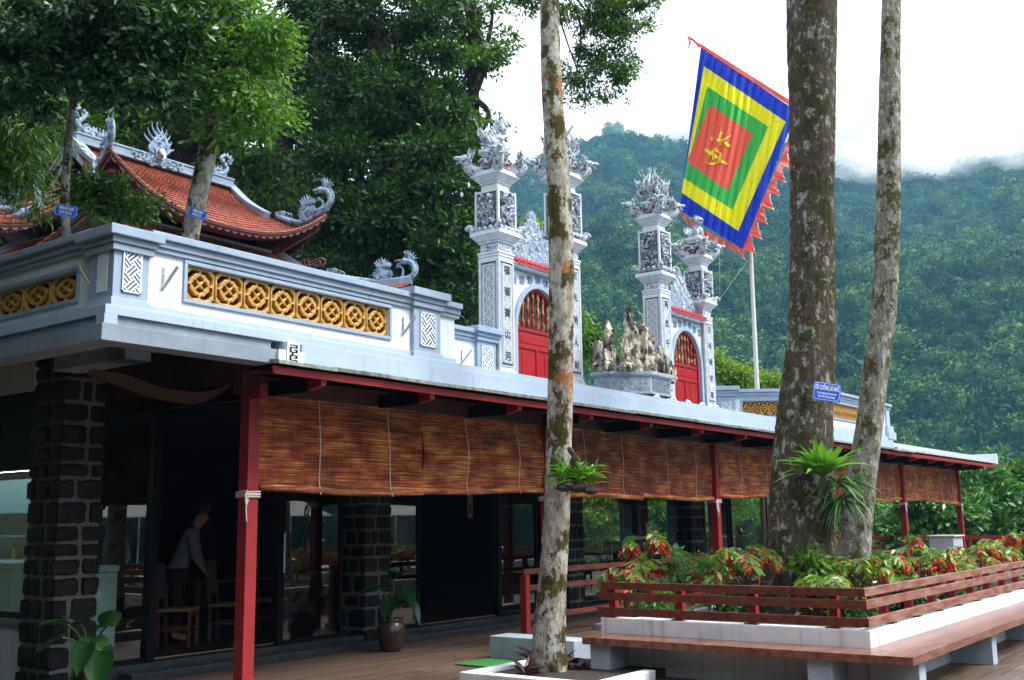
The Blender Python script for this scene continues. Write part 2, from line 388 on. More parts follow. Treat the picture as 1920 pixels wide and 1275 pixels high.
# ================================================================ SETTING
rng = np.random.default_rng(7)
def sstep(a, b, x): t = np.clip((x-a)/(b-a), 0, 1); return t*t*(3-2*t)
_TH = np.array([-180, -120, -60, -30, 0, 11, 16.4, 19, 21.6, 27, 30.5, 33, 35.6, 38, 45, 60, 90, 120, 150, 180.])
_HH = np.array([230, 240, 250, 300, 345, 345, 345, 350, 372, 384, 418, 398, 372, 340, 260, 220, 200, 200, 215, 230.])
def wob(x, y, s, seed):
    r_ = np.random.default_rng(seed); o = 0
    for k in range(6):
        a = r_.uniform(0, 2*pi); fq = (1.7**k)/s; o = o + np.sin((x*np.cos(a)+y*np.sin(a))*fq + r_.uniform(0, 6))*(0.62**k)
    return o/2
def terrain(x, y):
    r = np.hypot(x, y); th = np.degrees(np.arctan2(y, x))
    th2 = np.where(th < -100, th+360, th); left = sstep(44, 52, th2)*(1-sstep(205, 225, th2)); west = sstep(112, 128, th2)
    H = np.interp(th, _TH, _HH)
    valley = -13.0*sstep(40, 78, r)
    t = np.clip((r-230)/(1050-230), 0, 1.25)
    rise = H*(0.15*t+0.85*t**0.9)*np.where(t > 1, 1-(t-1)*0.6, 1) + (wob(x, y, 60, 3)*15 + wob(x, y, 22, 4)*5)*np.clip(t*5, 0, 1)
    hill = np.clip(r-34, 0, None)*0.42; hill = np.minimum(hill, 26+ (r-90)*0.1); hill = np.maximum(hill, west*np.clip((r-17)*0.55, 0, 24))
    z = -0.45 + (1-left)*(valley+rise) + left*hill
    return z
def make_hills():
    th = np.linspace(-pi, pi, 361); rr = np.concatenate([[0.01, 10, 20, 28], np.linspace(32, 80, 13), np.linspace(90, 230, 15), np.linspace(245, 1250, 70), [1500, 2500]])
    R_, T_ = np.meshgrid(rr, th, indexing='ij'); X = R_*np.cos(T_); Y = R_*np.sin(T_); Z = terrain(X, Y); Z[-1] = -60
    V = np.stack([X, Y, Z], -1).reshape(-1, 3); nj = len(th); q = []
    i, j = np.meshgrid(np.arange(len(rr)-1), np.arange(nj-1), indexing='ij'); a = (i*nj+j).ravel()
    return V, np.stack([a, a+nj, a+nj+1, a+1], -1)
MAT['ground'] = mat('forest_floor', (0.025, 0.04, 0.015), 0.95, var=0.4, vscale=0.2)
V, Q = make_hills()
o = link_mesh('hills', np_mesh('hills', V, Q, [MAT['ground']], smooth=True)); tag(o, kind='structure')

def leafmat(name, cols, rough=0.45, trans=0.3, spec=0.35, objrand=False):
    """cols: list of base colours picked per leaf"""
    M_ = bpy.data.materials.new(name); M_.use_nodes = True; t = M_.node_tree; t.nodes.clear()
    n = t.nodes.new; l = t.links.new
    o = n('ShaderNodeOutputMaterial'); b = n('ShaderNodeBsdfPrincipled'); b.inputs['Roughness'].default_value = rough; b.inputs['Specular IOR Level'].default_value = spec
    r = n('ShaderNodeValToRGB'); r.color_ramp.interpolation = 'LINEAR'
    while len(r.color_ramp.elements) < len(cols): r.color_ramp.elements.new(0.5)
    for k, c in enumerate(cols): r.color_ramp.elements[k].position = k/max(1, len(cols)-1); r.color_ramp.elements[k].color = (*c, 1)
    ge = n('ShaderNodeNewGeometry')
    if objrand:
        oi = n('ShaderNodeObjectInfo'); mm = n('ShaderNodeMath'); mm.operation = 'MULTIPLY_ADD'; mm.inputs[1].default_value = 0.25
        ma = n('ShaderNodeMath'); ma.operation = 'MULTIPLY'; ma.inputs[1].default_value = 0.75; l(oi.outputs['Random'], ma.inputs[0])
        l(ge.outputs['Random Per Island'], mm.inputs[0]); l(ma.outputs[0], mm.inputs[2]); l(mm.outputs[0], r.inputs['Fac'])
    else: l(ge.outputs['Random Per Island'], r.inputs['Fac'])
    l(r.outputs['Color'], b.inputs['Base Color'])
    if trans > 0:
        tr = n('ShaderNodeBsdfTranslucent'); ms = n('ShaderNodeMixShader'); ms.inputs[0].default_value = trans
        mx = n('ShaderNodeMixRGB'); mx.blend_type = 'MULTIPLY'; mx.inputs['Fac'].default_value = 1; mx.inputs['Color2'].default_value = (1.5, 1.6, 0.6, 1)
        l(r.outputs['Color'], mx.inputs['Color1']); l(mx.outputs['Color'], tr.inputs['Color'])
        l(b.outputs[0], ms.inputs[1]); l(tr.outputs[0], ms.inputs[2]); l(ms.outputs[0], o.inputs['Surface'])
    else: l(b.outputs[0], o.inputs['Surface'])
    return M_
MAT['canopy'] = leafmat('far_forest_leaves', [(0.006, 0.032, 0.009), (0.016, 0.068, 0.018), (0.034, 0.115, 0.022), (0.10, 0.20, 0.03), (0.012, 0.055, 0.024)], 0.7, 0.0, 0.1, objrand=True)
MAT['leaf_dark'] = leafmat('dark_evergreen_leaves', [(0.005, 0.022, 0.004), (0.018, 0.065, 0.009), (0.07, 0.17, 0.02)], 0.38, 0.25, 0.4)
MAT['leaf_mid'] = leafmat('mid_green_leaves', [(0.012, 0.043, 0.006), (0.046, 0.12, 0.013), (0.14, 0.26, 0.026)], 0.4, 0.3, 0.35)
MAT['leaf_bright'] = leafmat('fresh_green_leaves', [(0.03, 0.105, 0.014), (0.075, 0.20, 0.02), (0.17, 0.32, 0.035)], 0.42, 0.35, 0.35)
MAT['leaf_gloss'] = leafmat('glossy_dark_leaves', [(0.006, 0.026, 0.008), (0.018, 0.062, 0.016), (0.05, 0.13, 0.026)], 0.38, 0.15, 0.4)
MAT['leaf_yel'] = leafmat('yellow_green_leaves', [(0.09, 0.19, 0.02), (0.16, 0.30, 0.03), (0.27, 0.38, 0.05)], 0.5, 0.3, 0.3)

def leaves(C, D, Lg, Wd, rg, fold=0.18):
    """C centres, D directions (unit), lengths, widths -> verts, quads"""
    n = len(C); S = np.cross(D, rg.normal(size=(n, 3))); S /= np.linalg.norm(S, axis=1, keepdims=True)+1e-9
    Nn = np.cross(D, S); L_ = np.asarray(Lg).reshape(-1, 1)*np.ones((n, 1)); W_ = np.asarray(Wd).reshape(-1, 1)*np.ones((n, 1))
    a = C; b = C+D*L_*0.48+S*W_*0.5+Nn*W_*fold; c = C+D*L_; d = C+D*L_*0.48-S*W_*0.5+Nn*W_*fold
    V = np.stack([a, b, c, d], 1).reshape(-1, 3); Q = np.arange(n*4).reshape(-1, 4); return V, Q
def unit(v): return v/(np.linalg.norm(v, axis=1, keepdims=True)+1e-9)
def crown(blobs, nclus, per, size, aspect, rg, spread=0.3, shell=(0.55, 1.02), droop=0.35, up=0.0, boughs=0.0):
    """blobs: (cx,cy,cz,rx,ry,rz); clusters of leaves spread through each blob's outer shell"""
    w_ = np.array([b[3]*b[4]+b[4]*b[5]+b[3]*b[5] for b in blobs]); w_ = w_/w_.sum(); cs = []; ds = []
    for b, f_ in zip(blobs, w_):
        k = max(3, int(nclus*f_)); u = unit(rg.normal(size=(k, 3))); r_ = rg.uniform(shell[0]**3, shell[1]**3, k)**(1/3)
        # lumpy outline
        ph = rg.uniform(0, 6, 3); lump = 1+0.16*np.sin(u[:, 0]*4+ph[0])+0.14*np.sin(u[:, 1]*5+ph[1])+0.12*np.sin(u[:, 2]*5+ph[2])
        c = np.array(b[:3]) + u*np.array(b[3:])*(r_*lump)[:, None]
        if boughs > 0:     # gather the clusters into separate boughs with gaps between them
            nb_ = max(4, int(b[3]*b[3]*14/(boughs*boughs*10))); nb_ = min(nb_, 90); ub = unit(rg.normal(size=(nb_, 3))); cb = np.array(b[:3])+ub*np.array(b[3:])*rg.uniform(0.55, 1.0, (nb_, 1))
            pick = rg.integers(0, nb_, k); v = unit(rg.normal(size=(k, 3))*np.array([1, 1, 0.8])+np.array([0, 0, 0.45])+ub[pick]*0.5); rs = boughs*rg.uniform(0.6, 1.15, nb_)[pick]
            c = cb[pick]+v*rs[:, None]*np.array([1, 1, 0.5])*rg.uniform(0.75, 1.05, (k, 1)); u = unit(v+ub[pick]*0.3)
        cs.append(c); ds.append(u)
    c = np.concatenate(cs); u = np.concatenate(ds); n = len(c)
    C = np.repeat(c, per, 0); U = np.repeat(u, per, 0)
    off = rg.normal(size=(n*per, 3))*spread*np.array([1, 1, 0.55]); C = C+off
    D = unit(U*0.55 + rg.normal(size=(n*per, 3))*0.6 + off/spread*0.35 + np.array([0, 0, -droop+up]))
    sz = size*rg.uniform(0.65, 1.25, n*per)
    return leaves(C, D, sz, sz*aspect, rg)

def crown_variant(seed):
    rg = np.random.default_rng(seed); bl = [(0, 0, 0.1, 0.72, 0.72, 0.62)]
    for k in range(7):
        a = rg.uniform(0, 2*pi); q = rg.uniform(0.3, 0.6); s = rg.uniform(0.32, 0.5); bl.append((cos(a)*q, sin(a)*q, rg.uniform(-0.1, 0.5), s*0.85, s*0.85, s*0.75))
    V, Q = crown(bl, 420, 7, 0.13, 0.8, rg, spread=0.06, shell=(0.88, 1.03), droop=-0.1)
    v2 = []; q2 = []
    for b in bl:
        mb_ = MB().ell(b[:3], (b[3]*0.9, b[4]*0.9, b[5]*0.9), 8, 6); base = len(V)+len(v2); v2 += mb_.v
        q2 += [tuple(base+i for i in (f if len(f) == 4 else f+(f[0],)))[:4] for f in mb_.f if len(f) == 4]
    V = np.concatenate([V, np.array(v2)]); Q = np.concatenate([Q, np.array(q2)])
    return np_mesh('tree_crown', V, Q, [MAT['canopy']])
def scatter(name, P, S, R_, variants):
    me = bpy.data.meshes.new(name); me.vertices.add(len(P)); me.vertices.foreach_set('co', np.asarray(P, np.float32).ravel())
    a = me.attributes.new('sc', 'FLOAT_VECTOR', 'POINT'); a.data.foreach_set('vector', np.asarray(S, np.float32).ravel())
    a = me.attributes.new('rt', 'FLOAT_VECTOR', 'POINT'); a.data.foreach_set('vector', np.asarray(R_, np.float32).ravel())
    a = me.attributes.new('ix', 'INT', 'POINT'); a.data.foreach_set('value', (np.arange(len(P)) % len(variants)).astype(np.int32))
    o = bpy.data.objects.new(name, me); COL.objects.link(o)
    g = bpy.data.node_groups.new(name, 'GeometryNodeTree'); g.is_modifier = True
    g.interface.new_socket('Geometry', in_out='INPUT', socket_type='NodeSocketGeometry'); g.interface.new_socket('Geometry', in_out='OUTPUT', socket_type='NodeSocketGeometry')
    n = g.nodes.new; l = g.links.new; gi = n('NodeGroupInput'); go = n('NodeGroupOutput'); m2p = n('GeometryNodeMeshToPoints'); iop = n('GeometryNodeInstanceOnPoints')
    jo = n('GeometryNodeGeometryToInstance')
    for k, me_ in reversed(list(enumerate(variants))):
        src = bpy.data.objects.new('tree_crown_kind', me_); oi = n('GeometryNodeObjectInfo'); oi.inputs['Object'].default_value = src; oi.inputs['As Instance'].default_value = False
        l(oi.outputs['Geometry'], jo.inputs[0])
        if k > 0:
            pass
    # each variant must be an instance of its own: convert singly, then join
    for lk in list(g.links): g.links.remove(lk)
    join = n('GeometryNodeJoinGeometry')
    for oi in [x for x in g.nodes if x.bl_idname == 'GeometryNodeObjectInfo']:
        gg = n('GeometryNodeGeometryToInstance'); l(oi.outputs['Geometry'], gg.inputs[0]); l(gg.outputs[0], join.inputs[0])
    def attr(nm, ty): x = n('GeometryNodeInputNamedAttribute'); x.data_type = ty; x.inputs[0].default_value = nm; return x.outputs[0]
    l(gi.outputs[0], m2p.inputs['Mesh']); l(m2p.outputs[0], iop.inputs['Points']); l(join.outputs[0], iop.inputs['Instance'])
    iop.inputs['Pick Instance'].default_value = True
    l(attr('ix', 'INT'), iop.inputs['Instance Index']); l(attr('sc', 'FLOAT_VECTOR'), iop.inputs['Scale']); l(attr('rt', 'FLOAT_VECTOR'), iop.inputs['Rotation'])
    l(iop.outputs[0], go.inputs[0]); mo = o.modifiers.new('scatter', 'NODES'); mo.node_group = g
    return o
def forest():
    P = []; S = []
    def sect(t0, t1, r0, r1, n, smin, smax, seed):
        rg = np.random.default_rng(seed); r_ = np.sqrt(rg.uniform(r0**2, r1**2, n)); t_ = np.radians(rg.uniform(t0, t1, n))
        x = r_*np.cos(t_); y = r_*np.sin(t_); s = smin+(smax*1.25-smin)*rg.random(n)**2.2; s = s*(1+0.5*(rg.random(n) > 0.93))
        z = terrain(x, y)+s*0.75
        P.append(np.stack([x, y, z], -1)); S.append(np.stack([s, s, s*rg.uniform(0.75, 1.25, n)], -1))
    sect(6, 41, 235, 560, 3300, 4.0, 6.8, 1); sect(6, 41, 560, 1130, 8200, 4.4, 7.4, 2)
    sect(-60, 6, 235, 1050, 2200, 9, 14, 3); sect(60, 300, 200, 1050, 2600, 12, 20, 4)
    sect(0, 41, 70, 235, 900, 4, 7, 5)
    sect(45, 118, 62, 150, 700, 4, 7, 6); sect(122, 212, 19, 85, 420, 3.2, 5.5, 8)
    P_ = np.concatenate(P); S_ = np.concatenate(S); R_ = np.zeros_like(P_); R_[:, 2] = np.random.default_rng(9).uniform(0, 6.28, len(P_))
    o = scatter('mountain_forest', P_, S_, R_, [crown_variant(i) for i in (11, 12, 13)])
    tag(o, kind='stuff')
    # pale bare trunks that show between the crowns
    rg = np.random.default_rng(21); mb_ = MB()
    for k in range(34):
        r_ = rg.uniform(300, 700); t_ = RAD(rg.uniform(8, 34)); x, y = r_*cos(t_), r_*sin(t_); z = float(terrain(x, y)); h = rg.uniform(11, 17)
        mb_.tube([(x, y, z), (x+rg.uniform(-1, 1), y+rg.uniform(-1, 1), z+h)], [0.25, 0.12], 5)
        for q in range(3): zz = z+h*rg.uniform(0.7, 0.98); mb_.tube([(x, y, zz), (x+rg.uniform(-3, 3), y+rg.uniform(-3, 3), zz+2.5)], [0.12, 0.05], 4)
    o2 = mb_.build('bare_trunks', mat('pale_dead_wood', (0.22, 0.21, 0.18), 0.9)); tag(o2, kind='stuff')
forest()

# air: even haze, and the mist banks lying along the ridge
def volume_mat(name, col, dens, aniso=0.0):
    M_ = bpy.data.materials.new(name); M_.use_nodes = True; t = M_.node_tree; t.nodes.clear()
    o = t.nodes.new('ShaderNodeOutputMaterial'); v = t.nodes.new('ShaderNodeVolumePrincipled')
    v.inputs['Color'].default_value = (*col, 1); v.inputs['Density'].default_value = dens; v.inputs['Anisotropy'].default_value = aniso
    t.links.new(v.outputs[0], o.inputs['Volume']); return M_, t, v
HM, _, _ = volume_mat('haze_air', (0.28, 0.62, 1.0), 0.00027)
o = MB().box(-1260, 1320, -1260, 1260, -75, 430).build('haze', HM); tag(o, kind='stuff')
def mist(px, py, t, rx, ry, rz, dens, seed, sc=0.012):
    M_, tr, v = volume_mat('mist_vapour', (1, 1, 1), dens)
    n = tr.nodes.new; l = tr.links.new; tcn = n('ShaderNodeTexCoord'); nz = n('ShaderNodeTexNoise'); nz.inputs['Scale'].default_value = 3.2; nz.inputs['Detail'].default_value = 5; nz.inputs['Roughness'].default_value = 0.6
    mp_ = n('ShaderNodeMapping'); mp_.inputs['Location'].default_value = (seed*3.1, seed*1.7, 0); mp_.inputs['Scale'].default_value = (1, 1, 0.8)
    l(tcn.outputs['Object'], mp_.inputs['Vector']); l(mp_.outputs[0], nz.inputs['Vector'])
    ln = n('ShaderNodeVectorMath'); ln.operation = 'LENGTH'; l(tcn.outputs['Object'], ln.inputs[0])
    fo = n('ShaderNodeMapRange'); fo.inputs['From Min'].default_value = 1.0; fo.inputs['From Max'].default_value = 0.25; l(ln.outputs['Value'], fo.inputs['Value'])
    th = n('ShaderNodeMapRange'); th.inputs['From Min'].default_value = 0.40; th.inputs['From Max'].default_value = 0.68; l(nz.outputs['Fac'], th.inputs['Value'])
    mu = n('ShaderNodeMath'); mu.operation = 'MULTIPLY'; l(fo.outputs[0], mu.inputs[0]); l(th.outputs[0], mu.inputs[1])
    m2 = n('ShaderNodeMath'); m2.operation = 'MULTIPLY'; m2.inputs[1].default_value = dens; l(mu.outputs[0], m2.inputs[0]); l(m2.outputs[0], v.inputs['Density'])
    o = MB().ell((0, 0, 0), (1, 1, 1), 20, 12).build('mist', M_)
    o.location = on_d(px, py, t); o.scale = (rx, ry, rz); o.rotation_euler = (0, 0, YAW-pi/2-0.25); tag(o, kind='stuff')
    return o
mist(1085, 285, 980, 190, 80, 42, 0.12, 1)
mist(1310, 258, 970, 170, 80, 42, 0.15, 2)
mist(1480, 235, 960, 230, 80, 50, 0.05, 5)
mist(1790, 290, 720, 110, 60, 24, 0.12, 3)
mist(1790, 215, 900, 260, 80, 45, 0.07, 4)

# ================================================================ TERRACE FLOORS
def planks(name, x0, x1, y0, y1, z, wd=0.14, ln=2.9, th=0.03, seed=1, skip=None):
    rg = random.Random(seed); mb = MB(); y = y0
    while y < y1-0.01:
        x = x0-rg.uniform(0, ln)
        while x < x1:
            a, b = max(x, x0), min(x+ln, x1)
            if b-a > 0.05: dz = rg.uniform(-0.0015, 0.0015); mb.box(a+0.003, b-0.003, y+0.004, min(y+wd, y1)-0.004, z-th+dz, z+dz)
            x += ln
        y += wd
    o = mb.build(name, MAT['deck']); return tag(o, kind='structure')
planks('deck', 2.0, 42.0, -1.5, 10.62, 0.0)
tag(MB().box(1.5, 42.5, -2.0, 19.5, -0.5, -0.034).build('deck_base', MAT['soil']), kind='structure')

# ================================================================ RESTAURANT BUILDING UNDER THE TERRACE
WX0, WX1, WY, WB = 6.25, 27.0, 10.75, 16.2       # glass wall line y=WY, back wall WB
building = thing('restaurant_building', 'long low restaurant building with glass doors, black stone pillars and red eave', 'building', (6.2, 10.7, 0))
B = building
# plinth / step
mb = MB(); mb.box(WX0+0.5, WX1, WY-0.12, WB, 0.0, 0.15); mb.box(WX0+0.75, WX1, WY-0.36, WY-0.123, 0.0, 0.085)
mb.build('step', mat('black_stone_step', (0.03, 0.034, 0.042), 0.35, var=0.4, vscale=3, bump=0.2, bscale=12), B, bevel=0.006)
MB().box(WX0+0.3, WX1-0.1, WY+0.15, WB-0.1, 0.153, 0.17).build('floor', mat('dark_wood_floor', (0.03, 0.014, 0.009), 0.45, var=0.3, vscale=3, stretch=(1, 8, 1)), B)
# concrete roof slab, ceiling underside
FY = 7.7
SX0, SX1 = on_y(190, 634, FY).x, on_y(1674, 800, FY).x      # slab ends
mb = MB(); mb.box(SX0, SX1, FY, FY+0.25, 3.15, 3.29); mb.box(SX0, SX0+0.25, FY+0.25, WB+1.5, 3.15, 3.29); mb.build('roof_slab', MAT['greyc'], B, bevel=0.004)
MB().box(SX0+0.252, SX1, FY+0.66, WB+1.5, 3.50, 3.59).build('slab_soffit', mat('dark_soffit', (0.05, 0.047, 0.042), 0.9), B)  # underside coloured darker than the slab edges
mb = MB(); mb.box(SX0+0.06, 6.56, FY+0.05, FY+0.24, 3.2925, 3.372); mb.box(SX0+0.06, SX0+0.24, FY+0.24, WB+1.4, 3.2925, 3.372); mb.build('slab_recess', MAT['greyc'], B)
mb = MB(); mb.box(SX0+0.02, SX0+0.14, FY+0.005, FY+0.125, 3.2925, 3.372); mb.build('corner_block', MAT['fascia'], B)
mb = MB(); mb.box(SX0+0.035, SX1, FY+0.02, FY+0.70, 3.375, 3.455); mb.box(SX0+0.035, SX0+0.45, FY+0.70, WB+1.45, 3.375, 3.455); mb.build('terrace_edge', MAT['fascia'], B, bevel=0.004)
mb = MB(); mb.box(6.9, SX1-0.05, FY-0.006, FY+0.0, 3.153, 3.372); mb.box(6.9, SX1-0.05, FY+0.0, FY+0.3, 3.2925, 3.3725); mb.build('painted_fascia', MAT['fascia'], B)
tag(MB().box(SX0+0.5, SX1-0.2, FY+0.75, 26.0, 3.592, 3.61).build('roof_terrace', MAT['greyc']), kind='structure')
# spout block with a cut fret pattern at the end of the eave
ox0, ox1 = on_y(537, 660, FY-0.03).x, on_y(560, 660, FY-0.03).x
mb = MB(); zq = on_y(548, 641, FY-0.045).z; mb.box(ox0-0.09, ox1+0.07, FY-0.03, FY+0.2, 3.14, 3.29); mb.box(ox0, ox1, FY-0.045, FY+0.2, 3.145, zq); mb.build('spout_block', MAT['white'], B)
mb = MB(); W_ = ox1-ox0; z0 = 3.16; H_ = zq-3.175; cell = []
pat = ["######",
       "#....#",
       "####.#",
       "#....#",
       "#.####",
       "#.#..#",
       "#.##.#",
       "#....#",
       "##.###",
       "##.###",
       "#....#",
       "#.##.#",
       "#.#..#",
       "#.####",
       "#....#",
       "####.#",
       "#....#",
       "######"]
for r_, row in enumerate(pat):
    for c_, ch in enumerate(row):
        if ch == '.': mb.box(ox0+W_*c_/6, ox0+W_*(c_+1)/6, FY-0.047, FY-0.044, z0+H_*(17-r_)/18, z0+H_*(18-r_)/18)
mb.build('fret_cut', MAT['black'], B)
# verandah roof end beyond the terrace: stepped sheet roof
EX0 = 6.5; EX1 = on_y(1868, 862, 7.6).x
mb = MB()
for k, (yy, za, zb) in enumerate(((7.62, 3.17, 3.235), (7.75, 3.2, 3.30), (7.95, 3.24, 3.365), (8.25, 3.28, 3.45))):
    mb.box(SX1+0.003, EX1-0.02*k, yy, 11.2, za, zb)
mb.build('verandah_roof_end', MAT['sheet'], B, bevel=0.006)
MB().box(EX1-0.02, EX1+0.08, 7.58, 11.25, 3.15, 3.47).build('verge_board', MAT['white'], B, bevel=0.005)
# weathered roof sheets lapping over the eave board
rg = random.Random(4); mb = MB(); x = EX0
while x < SX1+0.5:
    w_ = rg.uniform(0.7, 0.95); t_ = rg.uniform(-0.004, 0.006)
    mb.prism([(x, FY-0.011, 3.15+t_), (x, 7.555+rg.uniform(-0.01, 0.01), 3.137+t_), (x, 7.557, 3.172+t_), (x, FY-0.011, 3.19+t_)], (w_-0.008, 0, rg.uniform(-0.006, 0.006))); x += w_
mb.build('roof_sheet', mat('old_cement_sheet', (0.20, 0.20, 0.19), 0.85, var=0.5, vscale=9, bump=0.6, bscale=30), B)
# red eave board, rafters, beams and posts
MB().box(EX0, EX1-0.15, 7.62, 7.655, 3.045, 3.118).build('eave_board', MAT['red'], B, bevel=0.003)
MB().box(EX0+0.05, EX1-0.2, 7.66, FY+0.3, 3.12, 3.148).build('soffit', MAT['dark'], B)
x = 7.12
while x < EX1-0.3:
    mb = MB(); mb.prism([(x, 7.84, 2.955), (x, 10.6, 2.955), (x, 10.6, 3.1), (x, 7.84, 3.1)], (0.07, 0, 0), 1); mb.prism([(x, 7.657, 3.10), (x, 7.657, 2.995), (x, 7.838, 2.955), (x, 7.838, 3.10)], (0.07, 0, 0)); mb.build('rafter', [MAT['red'], MAT['dark']], B)  # rear length coloured dark: shade under the roof put into the colour
    x += 1.62
PY = 8.5
POSTX = [6.95, 12.13, 17.3, 22.85, 28.04, 33.43]
MB().box(6.8, 34.0, PY-0.05, PY+0.09, 2.965, 3.147).build('eave_beam', MAT['darkwood'], B)
for k, px_ in enumerate(POSTX):
    MB().box(px_-0.07, px_+0.07, PY-0.075, PY+0.065, 0.0, 2.963).build('post', MAT['red'], B, bevel=0.006)
MB().box(6.9, 7.0, PY-0.2, PY-0.052, 2.9, 3.05).build('beam_end', MAT['red'], B)
# ceiling above the verandah
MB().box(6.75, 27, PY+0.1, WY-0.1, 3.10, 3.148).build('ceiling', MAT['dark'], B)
# white beams at the left end
mb = MB(); mb.box(6.05, 6.35, 9.34, 10.65, 3.31, 3.495); mb.build('cantilever_beam', MAT['curbg'], B, bevel=0.004)
mb = MB(); mb.box(6.18, 6.5, 11.25, 15.8, 3.17, 3.495); mb.build('side_beam', MAT['white'], B, bevel=0.004)
MB().box(6.22, 6.4, 11.25, 15.8, 2.305, 3.168).build('transom_panel', MAT['black'], B)
MB().box(6.72, 27, WY+0.02, WY+0.12, 3.148, 3.495).build('upper_wall', MAT['black'], B)
MB().box(6.75, 7.0, 7.98, PY-0.06, 3.148, 3.495).build('ceiling_edge', MAT['darkwood'], B); MB().box(6.73, 6.749, PY-0.06, WY, 3.05, 3.495).build('ceiling_side', MAT['darkwood'], B)
# split-cane sheet slung under the roof between pillar and first post
A_ = [on_y(p, q, 9.6) for p, q in ((158, 700), (215, 722), (290, 748), (370, 758), (452, 752))]; B_ = [on_y(p, q, 8.9) for p, q in ((175, 692), (235, 702), (300, 725), (380, 735), (452, 712))]
A_, B_ = catmull(A_, 5), catmull(B_, 5)
MB().grid([[a.lerp(b, t) for t in (0, .33, .66, 1)] for a, b in zip(A_, B_)]).build('slung_canvas', mat('tan_canvas', (0.10, 0.065, 0.04), 0.8, trans=0.2, var=0.2, vscale=3), B, smooth=True)
# stone pillars: rounded stones laid in mortar on every visible face
def stone_pillar(x0, x1, y0, y1, z0, z1, seed, faces='SW'):
    rg = random.Random(seed); mb = MB(); mb.box(x0+0.02, x1-0.02, y0+0.02, y1-0.02, z0, z1, 1)
    z = z0
    while z < z1-0.05:
        h = min(rg.uniform(0.15, 0.28), z1-z)
        for face in faces:
            a0, a1 = (x0, x1) if face == 'S' else (y0, y1); a = a0; first = True
            while a < a1-0.04:
                w_ = rg.uniform(0.13, 0.36)
                if a1-(a+w_) < 0.13: w_ = a1-a
                g = 0.017; m0, m1 = a+(g if a > a0+0.01 else -0.006), a+w_-(g if a+w_ < a1-0.01 else -0.006)
                n = 14; loop = []; cx, cz = (m0+m1)/2, z+h/2; rx, rz = (m1-m0)/2, h/2-g*0.8
                for k in range(n):
                    an = 2*pi*(k+0.5)/n; e = 0.33; ca, sa = cos(an), sin(an)
                    loop.append((cx+rx*math.copysign(abs(ca)**e, ca)*rg.uniform(0.88, 1.02), cz+rz*math.copysign(abs(sa)**e, sa)*rg.uniform(0.86, 1.03)))
                d = rg.uniform(0.012, 0.04)
                def P(u, zz, dep): return (u, y0+0.02-dep, zz) if face == 'S' else (x0+0.02-dep, u, zz)
                vs = [P(u, zz, 0) for u, zz in loop]+[P(cx+(u-cx)*0.97, cz+(zz-cz)*0.97, d*0.7) for u, zz in loop]+[P(cx+(u-cx)*0.84, cz+(zz-cz)*0.84, d+rg.uniform(0, 0.008)) for u, zz in loop]+[P(cx, cz, d+0.006)]
                fs = []
                for q in (0, 1):
                    for k in range(n): k2 = (k+1) % n; fs.append((q*n+k, q*n+k2, (q+1)*n+k2, (q+1)*n+k))
                for k in range(n): fs.append((2*n+k, 2*n+(k+1) % n, 3*n))
                if face == 'W': fs = [tuple(reversed(f)) for f in fs]
                mb.add(vs, fs, 0); a += w_
        z += h
    return mb
stone_pillar(6.2, 6.72, 10.66, 11.28, 0.0, 3.49, 3).build('stone_pillar', [MAT['basalt'], MAT['mortar']], B)
stone_pillar(10.75, 11.28, 10.62, 11.2, 0.0, 3.147, 5).build('stone_pillar', [MAT['basalt'], MAT['mortar']], B)
stone_pillar(15.8, 16.3, 10.62, 11.2, 0.0, 3.147, 6).build('stone_pillar', [MAT['basalt'], MAT['mortar']], B)
stone_pillar(20.45, 21.1, 10.62, 11.2, 0.0, 3.147, 8).build('stone_pillar', [MAT['basalt'], MAT['mortar']], B)
# glazed doors and windows in the front wall (panes set in black frames; one bay stands open)
def fx(px): return on_y(px, 1000, WY).x
def pane(xa, xb, za=0.2, zb=2.9, y=WY+0.05, name='glass_panel'):
    f = MB(); t = 0.045
    f.box(xa, xb, y-0.03, y+0.03, za-0.05, za); f.box(xa, xb, y-0.03, y+0.03, zb, zb+0.05); f.box(xa, xa+t, y-0.03, y+0.03, za, zb); f.box(xb-t, xb, y-0.03, y+0.03, za, zb)
    fo = f.build('door_frame', MAT['black'], B)
    p = MB().box(xa+t, xb-t, y-0.004, y+0.004, za, zb).build(name, MAT['glass'], fo)
    return fo
for a, b in ((176, 300), (520, 645), (727, 790), (938, 1010)): pane(fx(a), fx(b))
for a, b in ((fx(1068), 18.4), (18.45, 20.55), (21.35, 22.6), (22.7, 24.6), (24.7, 26.9)): pane(a, b)
# sliding door leaf standing in front, and sill strip of the open bays
for a, b in ((300, 520), (790, 938)):
    MB().box(fx(a), fx(b), WY+0.02, WY+0.06, 0.172, 0.18).build('door_track', mat('brass_track', (0.5, 0.42, 0.28), 0.35, metal=0.8), B)
for px_ in (290, 527, 935):
    MB().box(fx(px_)-0.05, fx(px_)+0.05, WY-0.02, WY+0.1, 0.15, 3.1).build('door_jamb', MAT['black'], B)
for (px_, yy) in ((528, 1010),): 
    q = on_y(px_, 1010, WY); MB().tube([(q.x, WY-0.06, 1.05), (q.x, WY-0.06, 1.55)], 0.012, 6).build('door_handle', MAT['steel'], B)
q = fx(1208); MB().tube([(q, WY-0.06, 1.1), (q, WY-0.06, 1.6)], 0.014, 6).build('door_handle', MAT['steel'], B)
# header over the doors
MB().box(WX0+0.5, WX1, WY-0.02, WY+0.12, 2.955, 3.1).build('door_header', MAT['black'], B)
